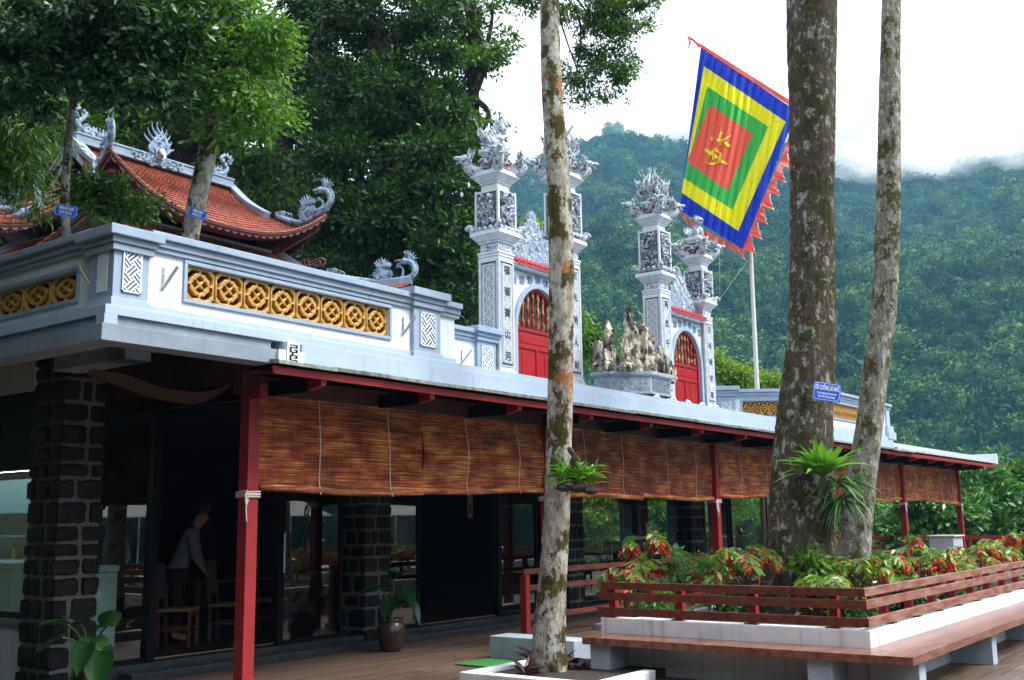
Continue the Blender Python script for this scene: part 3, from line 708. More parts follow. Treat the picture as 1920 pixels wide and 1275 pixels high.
# back and left walls of the interior, dark; right end open to the garden in black frames
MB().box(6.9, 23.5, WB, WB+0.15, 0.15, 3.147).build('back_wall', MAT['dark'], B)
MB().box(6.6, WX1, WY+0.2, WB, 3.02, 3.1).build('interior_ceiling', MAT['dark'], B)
for xx in (24.6, 26.95): MB().box(xx, xx+0.1, WB, WB+0.12, 0.15, 3.05).build('window_post', MAT['black'], B)
for yy in (11.5, 12.9, 13.7, 14.6, 15.5): MB().box(WX1-0.1, WX1, yy, yy+(0.12 if yy != 12.9 else 0.55), 0.17, 3.05).build('window_post', MAT['black'], B)
MB().box(WX1-0.1, WX1+0.02, 11, WB, 0.6, 0.7).build('window_rail', MAT['black'], B)
MB().box(WX1-0.08, WX1-0.02, 11.6, WB, 0.18, 0.6).build('end_wall', MAT['black'], B)
# two inner columns that block part of the view through
for xx, yy in ((19.3, 13.4), (23.4, 13.6)): MB().box(xx, xx+0.45, yy, yy+0.45, 0.15, 3.05).build('inner_column', MAT['dark'], B)
# left side: shop window on the side wall
sx = 6.3
mb = MB(); mb.box(sx, sx+0.2, 11.3, 15.6, 0.0, 0.62); mb.build('side_wall', MAT['white'], B)
MB().box(sx-0.06, sx+0.25, 11.29, 15.6, 0.622, 0.68).build('window_sill', MAT['greyc'], B, bevel=0.004)
fr = MB(); fr.box(sx+0.02, sx+0.1, 11.3, 11.36, 0.683, 2.3); fr.box(sx+0.02, sx+0.1, 15.5, 15.6, 0.683, 2.3); fr.box(sx+0.02, sx+0.1, 11.36, 15.5, 0.683, 0.74)
fo = fr.build('window_frame', MAT['black'], B); MB().box(sx+0.05, sx+0.058, 11.36, 15.5, 0.74, 2.3).build('pane', MAT['glass'], fo)
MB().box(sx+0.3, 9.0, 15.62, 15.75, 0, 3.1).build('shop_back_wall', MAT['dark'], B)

# appliances behind the glass
def fridge(x0, x1, y0, y1, z0, z1, label, chest=False):
    t = thing('freezer' if chest else 'drinks_cabinet', label, 'freezer' if chest else 'fridge', ((x0+x1)/2, (y0+y1)/2, z0))
    m_ = mat('pale_teal_enamel', (0.55, 0.80, 0.82), 0.35)
    MB().box(x0, x1, y0, y1, z0, z1).build('cabinet', m_, t, bevel=0.02)
    if chest:
        MB().box(x0-0.01, x1+0.01, y0-0.01, y1+0.01, z1+0.004, z1+0.08).build('lid', m_, t, bevel=0.015)
        MB().box(x0-0.012, x0-0.004, (y0+y1)/2-0.02, (y0+y1)/2+0.02, z1-0.1, z1-0.06).build('lock', MAT['steel'], t)
    return t
fridge(6.75, 7.32, 11.22, 11.95, 0.30, 1.14, 'pale teal chest freezer behind the glass door beside the corner stone pillar', True)
fridge(6.62, 7.3, 12.3, 14.6, 0.6, 1.18, 'long white chest freezer inside the shop side window', True)
t = thing('display_shelf', 'lit glass display shelf with bottles behind the side window', 'shelf', (7.4, 13, 0.6))
mb = MB(); mb.box(7.45, 7.5, 12.2, 15.2, 1.15, 2.3)
mb.build('back_panel', mat('pale_panel', (0.25, 0.36, 0.38), 0.5), t)
lm = bpy.data.materials.new('fill_glow'); lm.use_nodes = True; lm.node_tree.nodes['Principled BSDF'].inputs['Emission Color'].default_value = (0.7, 0.95, 1, 1); lm.node_tree.nodes['Principled BSDF'].inputs['Emission Strength'].default_value = 10.0
MB().box(6.95, 6.99, 12.2, 15.2, 2.36, 2.39).build('added_fill_light', lm, t)  # glowing bar added as fill to brighten the shop window
mb = MB()
for zz in (1.25, 1.55, 1.85): mb.box(7.2, 7.449, 12.2, 15.2, zz, zz+0.02)
mb.build('shelf', MAT['curbg'], t)
rgq = random.Random(3)
for zz in (1.27,):
    for k in range(4):
        c = [(0.5, 0.05, 0.03), (0.5, 0.4, 0.04), (0.3, 0.1, 0.05)][(k//2+int(zz*10)) % 3]
        b = MB().lathe((7.3, 12.5+k*0.33, zz), [(0.045, 0), (0.05, 0.02), (0.05, 0.14), (0.02, 0.18), (0.02, 0.22)], 8).build('bottle', mat('bottle_colour', c, 0.3))
        tag(b, 'small bottle on the lit display shelf behind the side window at the far left', 'bottle', 'bottles on the display shelf')

# ================================================================ PARAPETS
def frame(O, ux, uz=(0, 0, 1)):
    """local frame: a along the wall, d outward (towards the viewer side), z up"""
    ux = Vector(ux).normalized(); uz = Vector(uz); ud = ux.cross(uz).normalized(); O = Vector(O)
    return lambda a, d, z: O + ux*a + ud*d + uz*z
def fbox(mb, F, a0, a1, d0, d1, z0, z1, m=0):
    vs = [F(a0,d0,z0), F(a1,d0,z0), F(a1,d1,z0), F(a0,d1,z0), F(a0,d0,z1), F(a1,d0,z1), F(a1,d1,z1), F(a0,d1,z1)]
    mb.add(vs, [(0,1,2,3),(7,6,5,4),(4,5,1,0),(5,6,2,1),(6,7,3,2),(7,4,0,3)], m)
def fret_bars(mb, F, a0, a1, z0, z1, d, th, cell, m=0, dd=0.006):
    """diagonal key-fret: blocks of three parallel bars laid in two crossing diagonals"""
    r2 = math.sqrt(0.5); ca, cz = (a0+a1)/2, (z0+z1)/2; R_ = (a1-a0)+(z1-z0); n = int(R_/cell)+2
    for i in range(-n, n):
        for j in range(-n, n):
            for k in range(3):
                o = (k-1)*cell/3.0
                if (i+j) % 2 == 0: c = (i*cell, j*cell+o); h = (cell*0.66, th/2)
                else: c = (i*cell+o, j*cell); h = (th/2, cell*0.66)
                # two halves of length; rotate 45 degrees
                def rot(u, v): return ((u-v)*r2+ca, (u+v)*r2+cz)
                P = [rot(c[0]+s*h[0], c[1]+q*h[1]) for s, q in ((-1,-1),(1,-1),(1,1),(-1,1))]
                # clip the bar to the panel
                poly = P
                for ax, lim, sg in ((0, a0, 1), (0, a1, -1), (1, z0, 1), (1, z1, -1)):
                    np_ = []
                    for q in range(len(poly)):
                        A, Bq = poly[q], poly[(q+1) % len(poly)]; da, db = (A[ax]-lim)*sg, (Bq[ax]-lim)*sg
                        if da >= 0: np_.append(A)
                        if (da >= 0) != (db >= 0) and abs(da-db) > 1e-9: t_ = da/(da-db); np_.append((A[0]+(Bq[0]-A[0])*t_, A[1]+(Bq[1]-A[1])*t_))
                    poly = np_
                    if len(poly) < 3: break
                if len(poly) < 3: continue
                front = [F(u, d+dd+(0.0012 if (i+j) % 2 else 0), v) for u, v in poly]; back = [F(u, d, v) for u, v in poly]; nn = len(poly)
                mb.add(front+back, [tuple(range(nn))]+[(q, nn+q, nn+(q+1) % nn, (q+1) % nn) for q in range(nn)], m)
FRETMATS = [MAT['white'], mat('fret_recess', (0.05, 0.07, 0.10), 0.8)]
def fret_panel(F, a0, a1, z0, z1, d, parent, cell=0.084, name='fret_panel', mats=None, th=0.0145):
    mb = MB(); fbox(mb, F, a0, a1, d, d+0.003, z0, z1, 1)
    fret_bars(mb, F, a0+0.005, a1-0.005, z0+0.005, z1-0.005, d+0.003, th, cell)
    for (p, q, r_, s) in ((a0, a1, z0, z0+0.012), (a0, a1, z1-0.012, z1), (a0, a0+0.012, z0, z1), (a1-0.012, a1, z0, z1)): fbox(mb, F, p, q, d, d+0.014, r_, s)
    return mb.build(name, mats or FRETMATS, parent)

def rr(cx, cz, rx, rz, n=20, e=0.5, a0=0.0):
    return [(cx+rx*math.copysign(abs(cos(t))**e, cos(t)), cz+rz*math.copysign(abs(sin(t))**e, sin(t))) for t in [2*pi*k/n+a0 for k in range(n)]]
def vent_shape():
    """outer chamfered square with a ring of eight slots round a cross of four openings (unit square)"""
    c = 0.11
    outer = [(-0.48+c, -0.48), (0.48-c, -0.48), (0.48, -0.48+c), (0.48, 0.48-c), (0.48-c, 0.48), (-0.48+c, 0.48), (-0.48, 0.48-c), (-0.48, -0.48+c)]
    holes = []
    for sx_, sz_ in ((1, 1), (-1, 1), (-1, -1), (1, -1)):
        h = [(0.035, 0.42), (0.035, 0.325), (0.16, 0.325), (0.20, 0.27), (0.27, 0.20), (0.325, 0.16), (0.325, 0.035), (0.42, 0.035), (0.42, 0.27), (0.38, 0.30), (0.30, 0.38), (0.27, 0.42)]
        holes.append([(x*sx_, z*sz_) for x, z in h])
    for k in range(4):
        an = k*pi/2; h = [(0, 0.055), (0.06, 0.115), (0.125, 0.13), (0.10, 0.20), (0.045, 0.215), (0, 0.275), (-0.045, 0.215), (-0.10, 0.20), (-0.125, 0.13), (-0.06, 0.115)]
        holes.append([(x*cos(an)-z*sin(an), x*sin(an)+z*cos(an)) for x, z in h])
    return [outer]+holes
_vs = vent_shape()
def vent_block(F, a, z, wd, ht, d, parent):
    O = F(a, d, z); ux = (F(1, 0, 0)-F(0, 0, 0)); uz = (F(0, 0, 1)-F(0, 0, 0))
    lp = [[(x*wd, y*ht) for x, y in l_] for l_ in _vs]
    o = flat_shape('vent_block', lp, 0.05, O, ux, uz, MAT['gold'], parent, bevel=0.007)
    return o
def holder(F, a, z, d, parent):
    """flag-stick bracket: a plate and a slanting steel tube"""
    mb = MB(); fbox(mb, F, a-0.012, a+0.012, d, d+0.006, z-0.1, z+0.1)
    mb.tube([F(a, d+0.01, z-0.08), F(a+0.03, d+0.16, z+0.09)], 0.016, 8); mb.tube([F(a, d+0.01, z+0.04), F(a+0.008, d+0.06, z+0.03), F(a+0.02, d+0.09, z+0.03)], 0.004, 5)
    mb.build('flag_bracket', MAT['steel'], parent)
def parapet(F, W, parent, zb, zt, blocks, post0=None, post1=None, thick=0.16, capext=(0, 0)):
    """wall of length W, base zb, top zt; blocks = (a0, a1, z0, z1, n)"""
    H = zt-zb
    mb = MB()
    if blocks:
        a0, a1, z0, z1, n = blocks; h = 0.02
        fbox(mb, F, 0, a0, -thick, 0, zb, zt-0.17); fbox(mb, F, a1, W, -thick, 0, zb, zt-0.17); fbox(mb, F, a0, a1, -thick, 0, zb, z0); fbox(mb, F, a0, a1, -thick, 0, z1, zt-0.17)
    else: fbox(mb, F, 0, W, -thick, 0, zb, zt-0.17)
    mb.build('wall_face', MAT['white'], parent)
    mb = MB(); e0, e1 = capext
    fbox(mb, F, -e0, W+e1, -thick-0.05, 0.03, zt-0.17, zt-0.125); fbox(mb, F, -e0, W+e1, -thick-0.07, 0.05, zt-0.125, zt-0.062); fbox(mb, F, -e0, W+e1, -thick-0.10, 0.085, zt-0.062, zt)
    mb.build('coping', MAT['blue'], parent, bevel=0.006)
    mb = MB(); fbox(mb, F, 0, W, 0.002, 0.03, zb, zb+0.055); mb.build('base_moulding', MAT['fascia'], parent)
    if blocks:
        mb = MB(); f_ = 0.035
        for (p, q, r_, s) in ((a0-f_, a1+f_, z0-f_, z0), (a0-f_, a1+f_, z1, z1+f_), (a0-f_, a0, z0, z1), (a1, a1+f_, z0, z1)): fbox(mb, F, p, q, 0.002, 0.022, r_, s)
        mb.build('panel_frame', MAT['blue'], parent, bevel=0.004)
        mb = MB(); fbox(mb, F, a0-0.02, a1+0.02, -thick-0.012, -thick-0.002, z0-0.02, z1+0.02); mb.build('vent_dark_backing', mat('vent_depth_dark', (0.06, 0.012, 0.008), 0.7, var=0.5, vscale=5), parent)  # added backing: red block interior and its shaded depth in one dark colour
        w_ = (a1-a0)/n
        for k in range(n): vent_block(F, a0+w_*(k+0.5), (z0+z1)/2, w_*1.0, (z1-z0)*0.99, -0.05, parent)
def pilaster(F, a0, a1, parent, zb, zt, d=0.05, thick=0.2, fret=None, fcell=0.09):
    mb = MB(); fbox(mb, F, a0, a1, -thick, d, zb, zt-0.17)
    o = mb.build('pilaster', MAT['blue'], parent, bevel=0.004)
    mb = MB(); fbox(mb, F, a0-0.03, a1+0.03, -thick-0.03, d+0.03, zt-0.17, zt-0.11); fbox(mb, F, a0-0.05, a1+0.05, -thick-0.05, d+0.05, zt-0.108, zt-0.055); fbox(mb, F, a0-0.09, a1+0.09, -thick-0.09, d+0.09, zt-0.053, zt+0.03)
    mb.build('pilaster_cap', MAT['blue'], o, bevel=0.006)
    mb = MB(); fbox(mb, F, a0-0.02, a1+0.02, -thick-0.02, d+0.02, zb-0.004, zb+0.07); mb.build('pilaster_base', MAT['fascia'], o, bevel=0.004)
    if fret: fret_panel(F, fret[0], fret[1], fret[2], fret[3], d+0.001, o, cell=fcell, th=fcell*0.165)
    return o

PYY = 7.80
x0 = on_y(214, 500, PYY).x; xA0 = on_y(345, 540, PYY).x; xA1 = on_y(731, 600, PYY).x; xB0, xB1 = on_y(776, 620, PYY-.05).x, on_y(826, 620, PYY-.05).x; xE = on_y(852, 620, PYY).x
zt = on_y(500, 487, PYY).z; zb = 3.457
zv0, zv1 = on_y(540, 596, PYY).z, on_y(540, 537, PYY).z
front = thing('parapet_wall', 'white front parapet with blue coping and eight yellow vent blocks above the red eave', 'parapet', (x0, PYY, zb), 'parapets round the roof terrace')
F = frame((0, PYY, 0), (1, 0, 0))
parapet(lambda a, d, z: F(a+x0, d, z), xE-x0, front, zb, zt, (xA0-x0+0.02, xA1-x0-0.02, zv0, zv1, 8), capext=(-0.3, 0.06))
xc0, xc1 = on_y(213, 500, PYY-.05).x, on_y(280, 500, PYY-.05).x
fr0, fr1 = on_y(229, 500, PYY-.05).x, on_y(265, 500, PYY-.05).x
pilaster(F, xc0, xc1, front, zb, on_y(213, 417, PYY-.14).z-0.03, fret=(fr0, fr1, on_y(247, 550, PYY-.05).z, on_y(247, 467, PYY-.05).z), thick=0.32)
pilaster(F, xB0, xB1, front, zb, zt+0.03, fret=(xB0+0.10, xB1-0.09, on_y(805, 651, PYY-.05).z, on_y(805, 588, PYY-.05).z), fcell=0.115)
holder(F, on_y(305, 540, PYY).x, on_y(305, 523, PYY).z, 0.0, front); holder(F, on_y(755, 620, PYY).x, on_y(755, 612, PYY).z, 0.0, front)
# return wall going back from the right end
Fr = frame((xE-0.005, PYY+0.18, 0), (0, 1, 0))
mb = MB(); mb.box(xE-0.14, xE, PYY+0.17, 9.3, zb, zt-0.17); mb.build('return_wall', MAT['white'], front)
mb = MB(); mb.box(xE-0.22, xE+0.05, PYY+0.262, 9.3, zt-0.17, zt-0.062); mb.box(xE-0.24, xE+0.085, PYY+0.265, 9.3, zt-0.0615, zt-0.001); mb.build('return_coping', MAT['blue'], front)
# side parapet running away from the corner
side = thing('parapet_wall', 'shaded parapet with yellow vent blocks running back from the left corner pilaster', 'parapet', (x0, PYY+0.3, zb), 'parapets round the roof terrace')
XS = xc0+0.06
Fs = lambda a, d, z: Vector((XS-d, 7.95+a, z))
def FS(a, d, z): return Vector((XS-d, 12.2-a, z))   # a runs towards the viewer, outward is -X
yv1 = on_x(147, 520, XS).y; zs0, zs1 = on_x(100, 575, XS).z, on_x(100, 515, XS).z
parapet(FS, 12.2-8.08, side, zb, zt, (0.1, 12.2-yv1, zs0+0.02, zs1-0.02, 8))
holder(FS, 12.2-(yv1-0.25), (zs0+zs1)/2, 0.0, side)
mb = MB(); yy0 = on_x(200, 500, xc0).y
a0s, a1s = on_x(183, 500, xc0).y, on_x(203, 500, xc0).y
mb.box(xc0-0.006, xc0-0.001, 7.83, 7.98, on_x(190, 548, xc0).z, on_x(190, 468, xc0).z); mb.build('inset_panel', MAT['white'], side)

# small low wall between the return and the first gate
GY = 9.47
xs0 = xE-0.1; xs1 = on_y(938, 640, GY-.07).x; zs = on_y(905, 622, GY-.1).z
low = thing('parapet_wall', 'short low parapet with one fret pilaster beside the left gate', 'parapet', (xs0, GY-.1, zb), 'parapets round the roof terrace')
Fl = frame((0, GY-.1, 0), (1, 0, 0))
parapet(lambda a, d, z: Fl(a+xs0, d, z), xs1-xs0-0.1, low, zb, zs, None)
xp0, xp1 = on_y(887, 650, GY-.15).x, on_y(930, 650, GY-.15).x
pilaster(Fl, xp0+0.1, xp1, low, zb, zs+0.02, fret=(xp0+0.18, xp1-0.08, on_y(915, 700, GY-.15).z, on_y(915, 650, GY-.15).z), fcell=0.12)
holder(Fl, on_y(865, 665, GY-.1).x, on_y(865, 670, GY-.1).z, 0, low)

# right parapet: splayed part, then parallel to the eave
C0 = Vector((on_y(1352, 730, GY-.05).x, GY-.05, 0)); C1 = Vector((on_y(1541, 730, PYY).x, PYY, 0)); C2 = Vector((on_y(1664, 770, PYY).x, PYY, 0))
zr = on_y(1612, 746, PYY).z
rp = thing('parapet_wall', 'white parapet with yellow vent blocks behind the big lichened trunk, right of the gates', 'parapet', tuple(C1), 'parapets round the roof terrace')
u = (C1-C0).normalized(); Fa = frame((C0.x, C0.y, 0), (u.x, u.y, 0)); Wd = (C1-C0).length
parapet(Fa, Wd, rp, zb, zr, (0.42, Wd-0.1, zr-0.55, zr-0.24, 9), capext=(0, 0.05))
pilaster(Fa, -0.1, 0.26, rp, zb, zr+0.03, fret=(-0.02, 0.18, zr-0.75, zr-0.25))
Fb = frame((C1.x, C1.y, 0), (1, 0, 0)); Wb = C2.x-C1.x
parapet(Fb, Wb, rp, zb, zr, (0.3, Wb*0.62, zr-0.55, zr-0.24, 14), capext=(0, 0.1))
mb = MB(); fbox(mb, Fb, Wb-0.22, Wb+0.0, -0.2, 0.04, zb, zr-0.17); fbox(mb, Fb, Wb-0.3, Wb+0.1, -0.25, 0.08, zb, zb+0.26); fbox(mb, Fb, Wb-0.34, Wb+0.2, -0.28, 0.1, zb-0.05, zb+0.12); mb.build('end_pier', MAT['fascia'], rp, bevel=0.005)

# ================================================================ GATES
def curl(mb, c, u, v, r, turns=1.2, th=0.02, m=0, n=14, start=0.0, w=None):
    """flat spiral tube in the plane u,v"""
    c = Vector(c); u = Vector(u); v = Vector(v); pts = []; rs = []
    for k in range(n+1):
        t = k/n; an = start+t*turns*2*pi; q = r*(1-0.85*t); pts.append(c+u*(q*cos(an))+v*(q*sin(an))); rs.append(th*(1-0.5*t))
    mb.tube(pts, rs, 6, m)
def flame(mb, base, u, up, h, lean=0.0, th=0.03, m=0, wav=1.0):
    base = Vector(base); u = Vector(u); up = Vector(up); pts = []; rs = []
    for k in range(9):
        t = k/8; pts.append(base+up*(h*t)+u*(lean*t*h+math.sin(t*pi*1.7)*h*0.13*wav)); rs.append(th*(1-t)**0.7*(1.0+0.3*sin(t*pi))+0.002)
    mb.tube(pts, rs, 6, m)
def relief(mb, O, u, n_, W, H, seed, m=0, cnt=26, deep=0.03):
    """bas-relief of scrolling foliage and figures over a W x H panel; O centre, u along, n_ outward"""
    rg = random.Random(seed); O = Vector(O); u = Vector(u); n_ = Vector(n_); z = Vector((0, 0, 1)); s = min(W, H)
    for k in range(cnt):
        a, b = rg.uniform(-0.42, 0.42)*W, rg.uniform(-0.42, 0.42)*H; c = O+u*a+z*b+n_*rg.uniform(0.004, deep*0.6)
        if k % 3 == 0: curl(mb, c, u*rg.choice((-1, 1)), z, rg.uniform(0.09, 0.16)*s, rg.uniform(0.8, 1.4), s*0.028, m, 9, rg.uniform(0, 6))
        elif k % 3 == 1:
            an = rg.uniform(0, pi); d = u*cos(an)+z*sin(an); e = n_.cross(d); mb.ell(c, (s*0.11, s*0.035, deep*0.8), 6, 4, m, (d, e, n_))
        else: flame(mb, c, u, (z+u*rg.uniform(-0.8, 0.8)).normalized(), s*rg.uniform(0.2, 0.34), rg.uniform(-0.4, 0.4), s*0.04, m)
def dragon_head(mb, P, fwd, sc, m=0, seed=0):
    """head and neck rearing outward from P along fwd: snout, mane curls, horns, beard"""
    P = Vector(P); fwd = Vector(fwd).normalized(); z = Vector((0, 0, 1)); sd_ = fwd.cross(z)
    pts = catmull([P-fwd*0.35*sc, P-fwd*0.05*sc, P+fwd*0.18*sc+z*0.04*sc, P+fwd*0.34*sc+z*0.18*sc, P+fwd*0.38*sc+z*0.32*sc], 3)
    mb.tube(pts, [0.21*sc*(1-0.25*i/len(pts)) for i in range(len(pts))], 8, m)
    H = P+fwd*0.42*sc+z*0.42*sc; mb.ell(H, (0.23*sc, 0.19*sc, 0.18*sc), 8, 6, m, (fwd, sd_, z))
    for q in range(10): curl(mb, H-fwd*0.12*sc+sd_*(0.2*cos(q*0.63))*sc+z*(0.18*sin(q*0.63)-0.02)*sc, sd_*(1 if cos(q*0.63) > 0 else -1), z, 0.12*sc, 1.1, 0.04*sc, m, 8, q)
    mb.ell(H+fwd*0.24*sc+z*0.05*sc, (0.16*sc, 0.11*sc, 0.07*sc), 8, 5, m, (fwd, sd_, z)); mb.ell(H+fwd*0.19*sc-z*0.10*sc, (0.14*sc, 0.09*sc, 0.04*sc), 6, 4, m, ((fwd-z*0.3).normalized(), sd_, z))
    rg = random.Random(seed)
    for s in (-1, 1):
        mb.ell(H+fwd*0.08*sc+sd_*s*0.12*sc+z*0.08*sc, 0.045*sc, 6, 4, m)
        mb.tube([H+sd_*s*0.1*sc+z*0.1*sc, H-fwd*0.14*sc+sd_*s*0.15*sc+z*0.26*sc, H-fwd*0.32*sc+sd_*s*0.12*sc+z*0.30*sc], [0.03*sc, 0.022*sc, 0.006*sc], 5, m)
    for k in range(20):
        an = rg.uniform(-0.9, pi+0.9); d = sd_*cos(an)+z*sin(an)*0.9-fwd*rg.uniform(0.0, 0.6); flame(mb, H-fwd*0.08*sc+d.normalized()*0.12*sc, fwd*-1, d.normalized(), rg.uniform(0.22, 0.42)*sc, 0.3, 0.04*sc, m)
    for k in range(7):
        t = (k+1)/8; q = pts[int(t*(len(pts)-1))]; flame(mb, q+z*0.1*sc, fwd, (z-fwd*0.7).normalized(), 0.17*sc, 0, 0.035*sc, m)
def lion(mb, c, fwd, s, m=0, m2=0):
    """seated guardian lion facing fwd"""
    c = Vector(c); fwd = Vector(fwd).normalized(); z = Vector((0, 0, 1)); sd_ = fwd.cross(z)
    mb.ell(c-fwd*0.16*s+z*0.2*s, (0.26*s, 0.2*s, 0.22*s), 8, 6, m, (fwd, sd_, z)); mb.ell(c+fwd*0.05*s+z*0.36*s, (0.17*s, 0.17*s, 0.27*s), 8, 6, m, (fwd, sd_, z))
    for q in (-1, 1):
        mb.tube([c+fwd*0.13*s+sd_*q*0.12*s+z*0.4*s, c+fwd*0.2*s+sd_*q*0.13*s+z*0.2*s, c+fwd*0.19*s+sd_*q*0.13*s+z*0.03*s], [0.08*s, 0.06*s, 0.05*s], 7, m)
        mb.ell(c+fwd*0.25*s+sd_*q*0.13*s+z*0.035*s, (0.09*s, 0.06*s, 0.04*s), 6, 4, m, (fwd, sd_, z))
        mb.ell(c-fwd*0.1*s+sd_*q*0.2*s+z*0.13*s, (0.17*s, 0.09*s, 0.14*s), 7, 5, m, (fwd, sd_, z)); mb.ell(c+fwd*0.06*s+sd_*q*0.2*s+z*0.035*s, (0.1*s, 0.05*s, 0.04*s), 6, 4, m, (fwd, sd_, z))
    H = c+fwd*0.16*s+z*0.68*s; mb.ell(H, (0.17*s, 0.18*s, 0.17*s), 9, 7, m, (fwd, sd_, z)); mb.ell(H+fwd*0.15*s+z*0.01*s, (0.09*s, 0.11*s, 0.05*s), 7, 5, m, (fwd, sd_, z)); mb.ell(H+fwd*0.13*s-z*0.10*s, (0.08*s, 0.09*s, 0.035*s), 7, 5, m, (fwd, sd_, z))
    mb.ell(H+fwd*0.15*s-z*0.05*s, (0.07*s, 0.075*s, 0.03*s), 6, 4, m2, (fwd, sd_, z))
    for k in range(14):
        an = 2*pi*k/14; d = sd_*cos(an)+z*sin(an); curl(mb, H-fwd*0.06*s+d*0.17*s, d, fwd*-1, 0.065*s, 1.1, 0.022*s, m, 7)
    for q in (-1, 1): mb.ell(H+fwd*0.12*s+sd_*q*0.08*s+z*0.07*s, 0.03*s, 5, 4, m)
    for k in range(5): flame(mb, c-fwd*(0.36+0.02*k)*s+z*0.22*s+sd_*(k-2)*0.04*s, sd_, (z-fwd*0.3).normalized(), (0.42-0.05*abs(k-2))*s, (k-2)*0.2, 0.045*s, m)
def sq_stack(mb, c, prof, m=0):
    """stack of square slabs: (half width, z0, z1) with optional taper"""
    for it in prof:
        h0, za, zb_ = it[:3]; h1 = it[3] if len(it) > 3 else h0
        vs = [(c[0]+sx_*h0, c[1]+sy_*h0, za) for sx_, sy_ in ((-1,-1),(1,-1),(1,1),(-1,1))]+[(c[0]+sx_*h1, c[1]+sy_*h1, zb_) for sx_, sy_ in ((-1,-1),(1,-1),(1,1),(-1,1))]
        mb.add(vs, [(3,2,1,0),(4,5,6,7),(0,1,5,4),(1,2,6,5),(2,3,7,6),(3,0,4,7)], m)
SM = [MAT['stonew'], MAT['stoned'], MAT['stoneg'], mat('red_inlay', (0.35, 0.02, 0.015), 0.5)]
INK = mat('engraved_ink', (0.04, 0.05, 0.07), 0.7)
BST = mat('basin_stone', (0.30, 0.345, 0.40), 0.8, var=0.3, vscale=7, bump=0.2, bscale=50)
GREY = mat('grey_carving', (0.09, 0.11, 0.14), 0.75, col2=(0.50, 0.55, 0.62), ramp=(0.38, 0.49), vscale=20, bump=0.3, bscale=60)  # grey wash, mottled dark to mimic shade in the carving
def gate_pillar(gate, cx, cy, hw, zbase, zc, zbox1, zbox2, ztop, crest, seed, text, side):
    """shaft to zc, carved box from zbox1 to zbox2, dragon tier, top cap at ztop carrying crest"""
    c = (cx, cy); ks = hw/0.27; k_ = ks*1.32
    mb = MB(); sq_stack(mb, c, [(hw*1.28, zbase-0.25, zbase-0.02, hw*1.2), (hw*1.12, zbase-0.018, zbase+0.03), (hw, zbase+0.031, zc-0.16)])
    P = mb.build('pillar', MAT['stonew'], gate, bevel=0.008)
    # fluted corners and rim
    mb = MB()
    for sx_ in (-1, 1):
        for sy_ in (-1, 1): mb.tube([(cx+sx_*hw*0.99, cy+sy_*hw*0.99, zbase+0.04), (cx+sx_*hw*0.99, cy+sy_*hw*0.99, zc-0.17)], 0.02*ks, 8)
    mb.build('corner_bead', MAT['stonew'], P)
    # shaft panels on the two seen faces, dark patterned border and key fret
    for face in (0, 1):
        FF = frame((cx, cy-hw, 0), (1, 0, 0)) if face == 0 else (lambda a, d, z: Vector((cx-hw-d, cy-a, z)))
        p0, p1 = -hw*0.80, hw*0.80; z0, z1 = zbase+0.10, zc-0.24
        mb = MB(); fbox(mb, FF, p0, p1, 0.001, 0.005, z0, z1, 0)
        q = 0.045*ks
        for (a, b_, r_, s) in ((p0-0.012, p0, z0-0.012, z1+0.012), (p1, p1+0.012, z0-0.012, z1+0.012), (p0, p1, z0-0.012, z0), (p0, p1, z1, z1+0.012),
                              (p0+q, p0+q+0.01, z0+q, z1-q), (p1-q-0.01, p1-q, z0+q, z1-q), (p0+q, p1-q, z0+q, z0+q+0.01), (p0+q, p1-q, z1-q-0.01, z1-q)): fbox(mb, FF, a, b_, 0.001, 0.012, r_, s, 1)
        rg = random.Random(seed+face)
        zz = z0+0.02
        while zz < z1-0.02:
            for a in (p0+q/2, p1-q/2):
                mb.ell(FF(a, 0.006, zz), (0.013*ks, 0.013*ks, 0.013*ks), 5, 4, 1)
            zz += 0.036*ks
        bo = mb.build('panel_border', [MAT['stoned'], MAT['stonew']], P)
        fret_panel(FF, p0+q+0.014, p1-q-0.014, z0+q+0.014, z1-q-0.014, 0.006, P, cell=0.105, th=0.017, mats=[MAT['stonew'], MAT['stoneg'] if face == 0 else FRETMATS[1]])
        if face == 0 and text:
            n = len(text)
            for j, ch in enumerate(text):
                zc_ = z1-q-0.10-(z1-z0-2*q-0.2)*j/(n-1)
                text_mesh('inscription', ch, 0.145, FF(0, 0.016, zc_), (1, 0, 0), (0, 0, 1), INK, P, depth=0.01, bold=0.001)
    # neck and first cornice
    mb = MB(); sq_stack(mb, c, [(hw*1.06, zc-0.16, zc-0.12), (hw*1.12, zc-0.118, zc-0.085), (hw*0.92, zc-0.083, zc+0.05), (hw*1.05, zc+0.051, zc+0.08), (hw*1.12, zc+0.081, zc+0.16, hw*1.5), (hw*1.55, zc+0.161, zc+0.23)])
    mb.build('lower_cornice', MAT['stonew'], P, bevel=0.005)
    mb = MB()
    for face in (0, 1):
        FF = frame((cx, cy-hw*0.92, 0), (1, 0, 0)) if face == 0 else (lambda a, d, z: Vector((cx-hw*0.92-d, cy-a, z)))
        mb.prism([FF(a*0.78*hw, 0.006, zc-0.016+b_*0.045) for a, b_ in rr(0, 0, 1, 1, 16, 0.45)], FF(0, 0.006, 0)-FF(0, 0, 0))
    mb.build('neck_cartouche', GREY, P)
    # carved box
    bx = hw*1.14; za, zb2 = zbox1, zbox2
    mb = MB(); sq_stack(mb, c, [(bx*0.97, za, zb2-0.02)], 0)
    for sx_ in (-1, 1):
        for sy_ in (-1, 1): mb.box(cx+sx_*bx-0.02*k_, cx+sx_*bx+0.02*k_, cy+sy_*bx-0.02*k_, cy+sy_*bx+0.02*k_, za, zb2, 1)
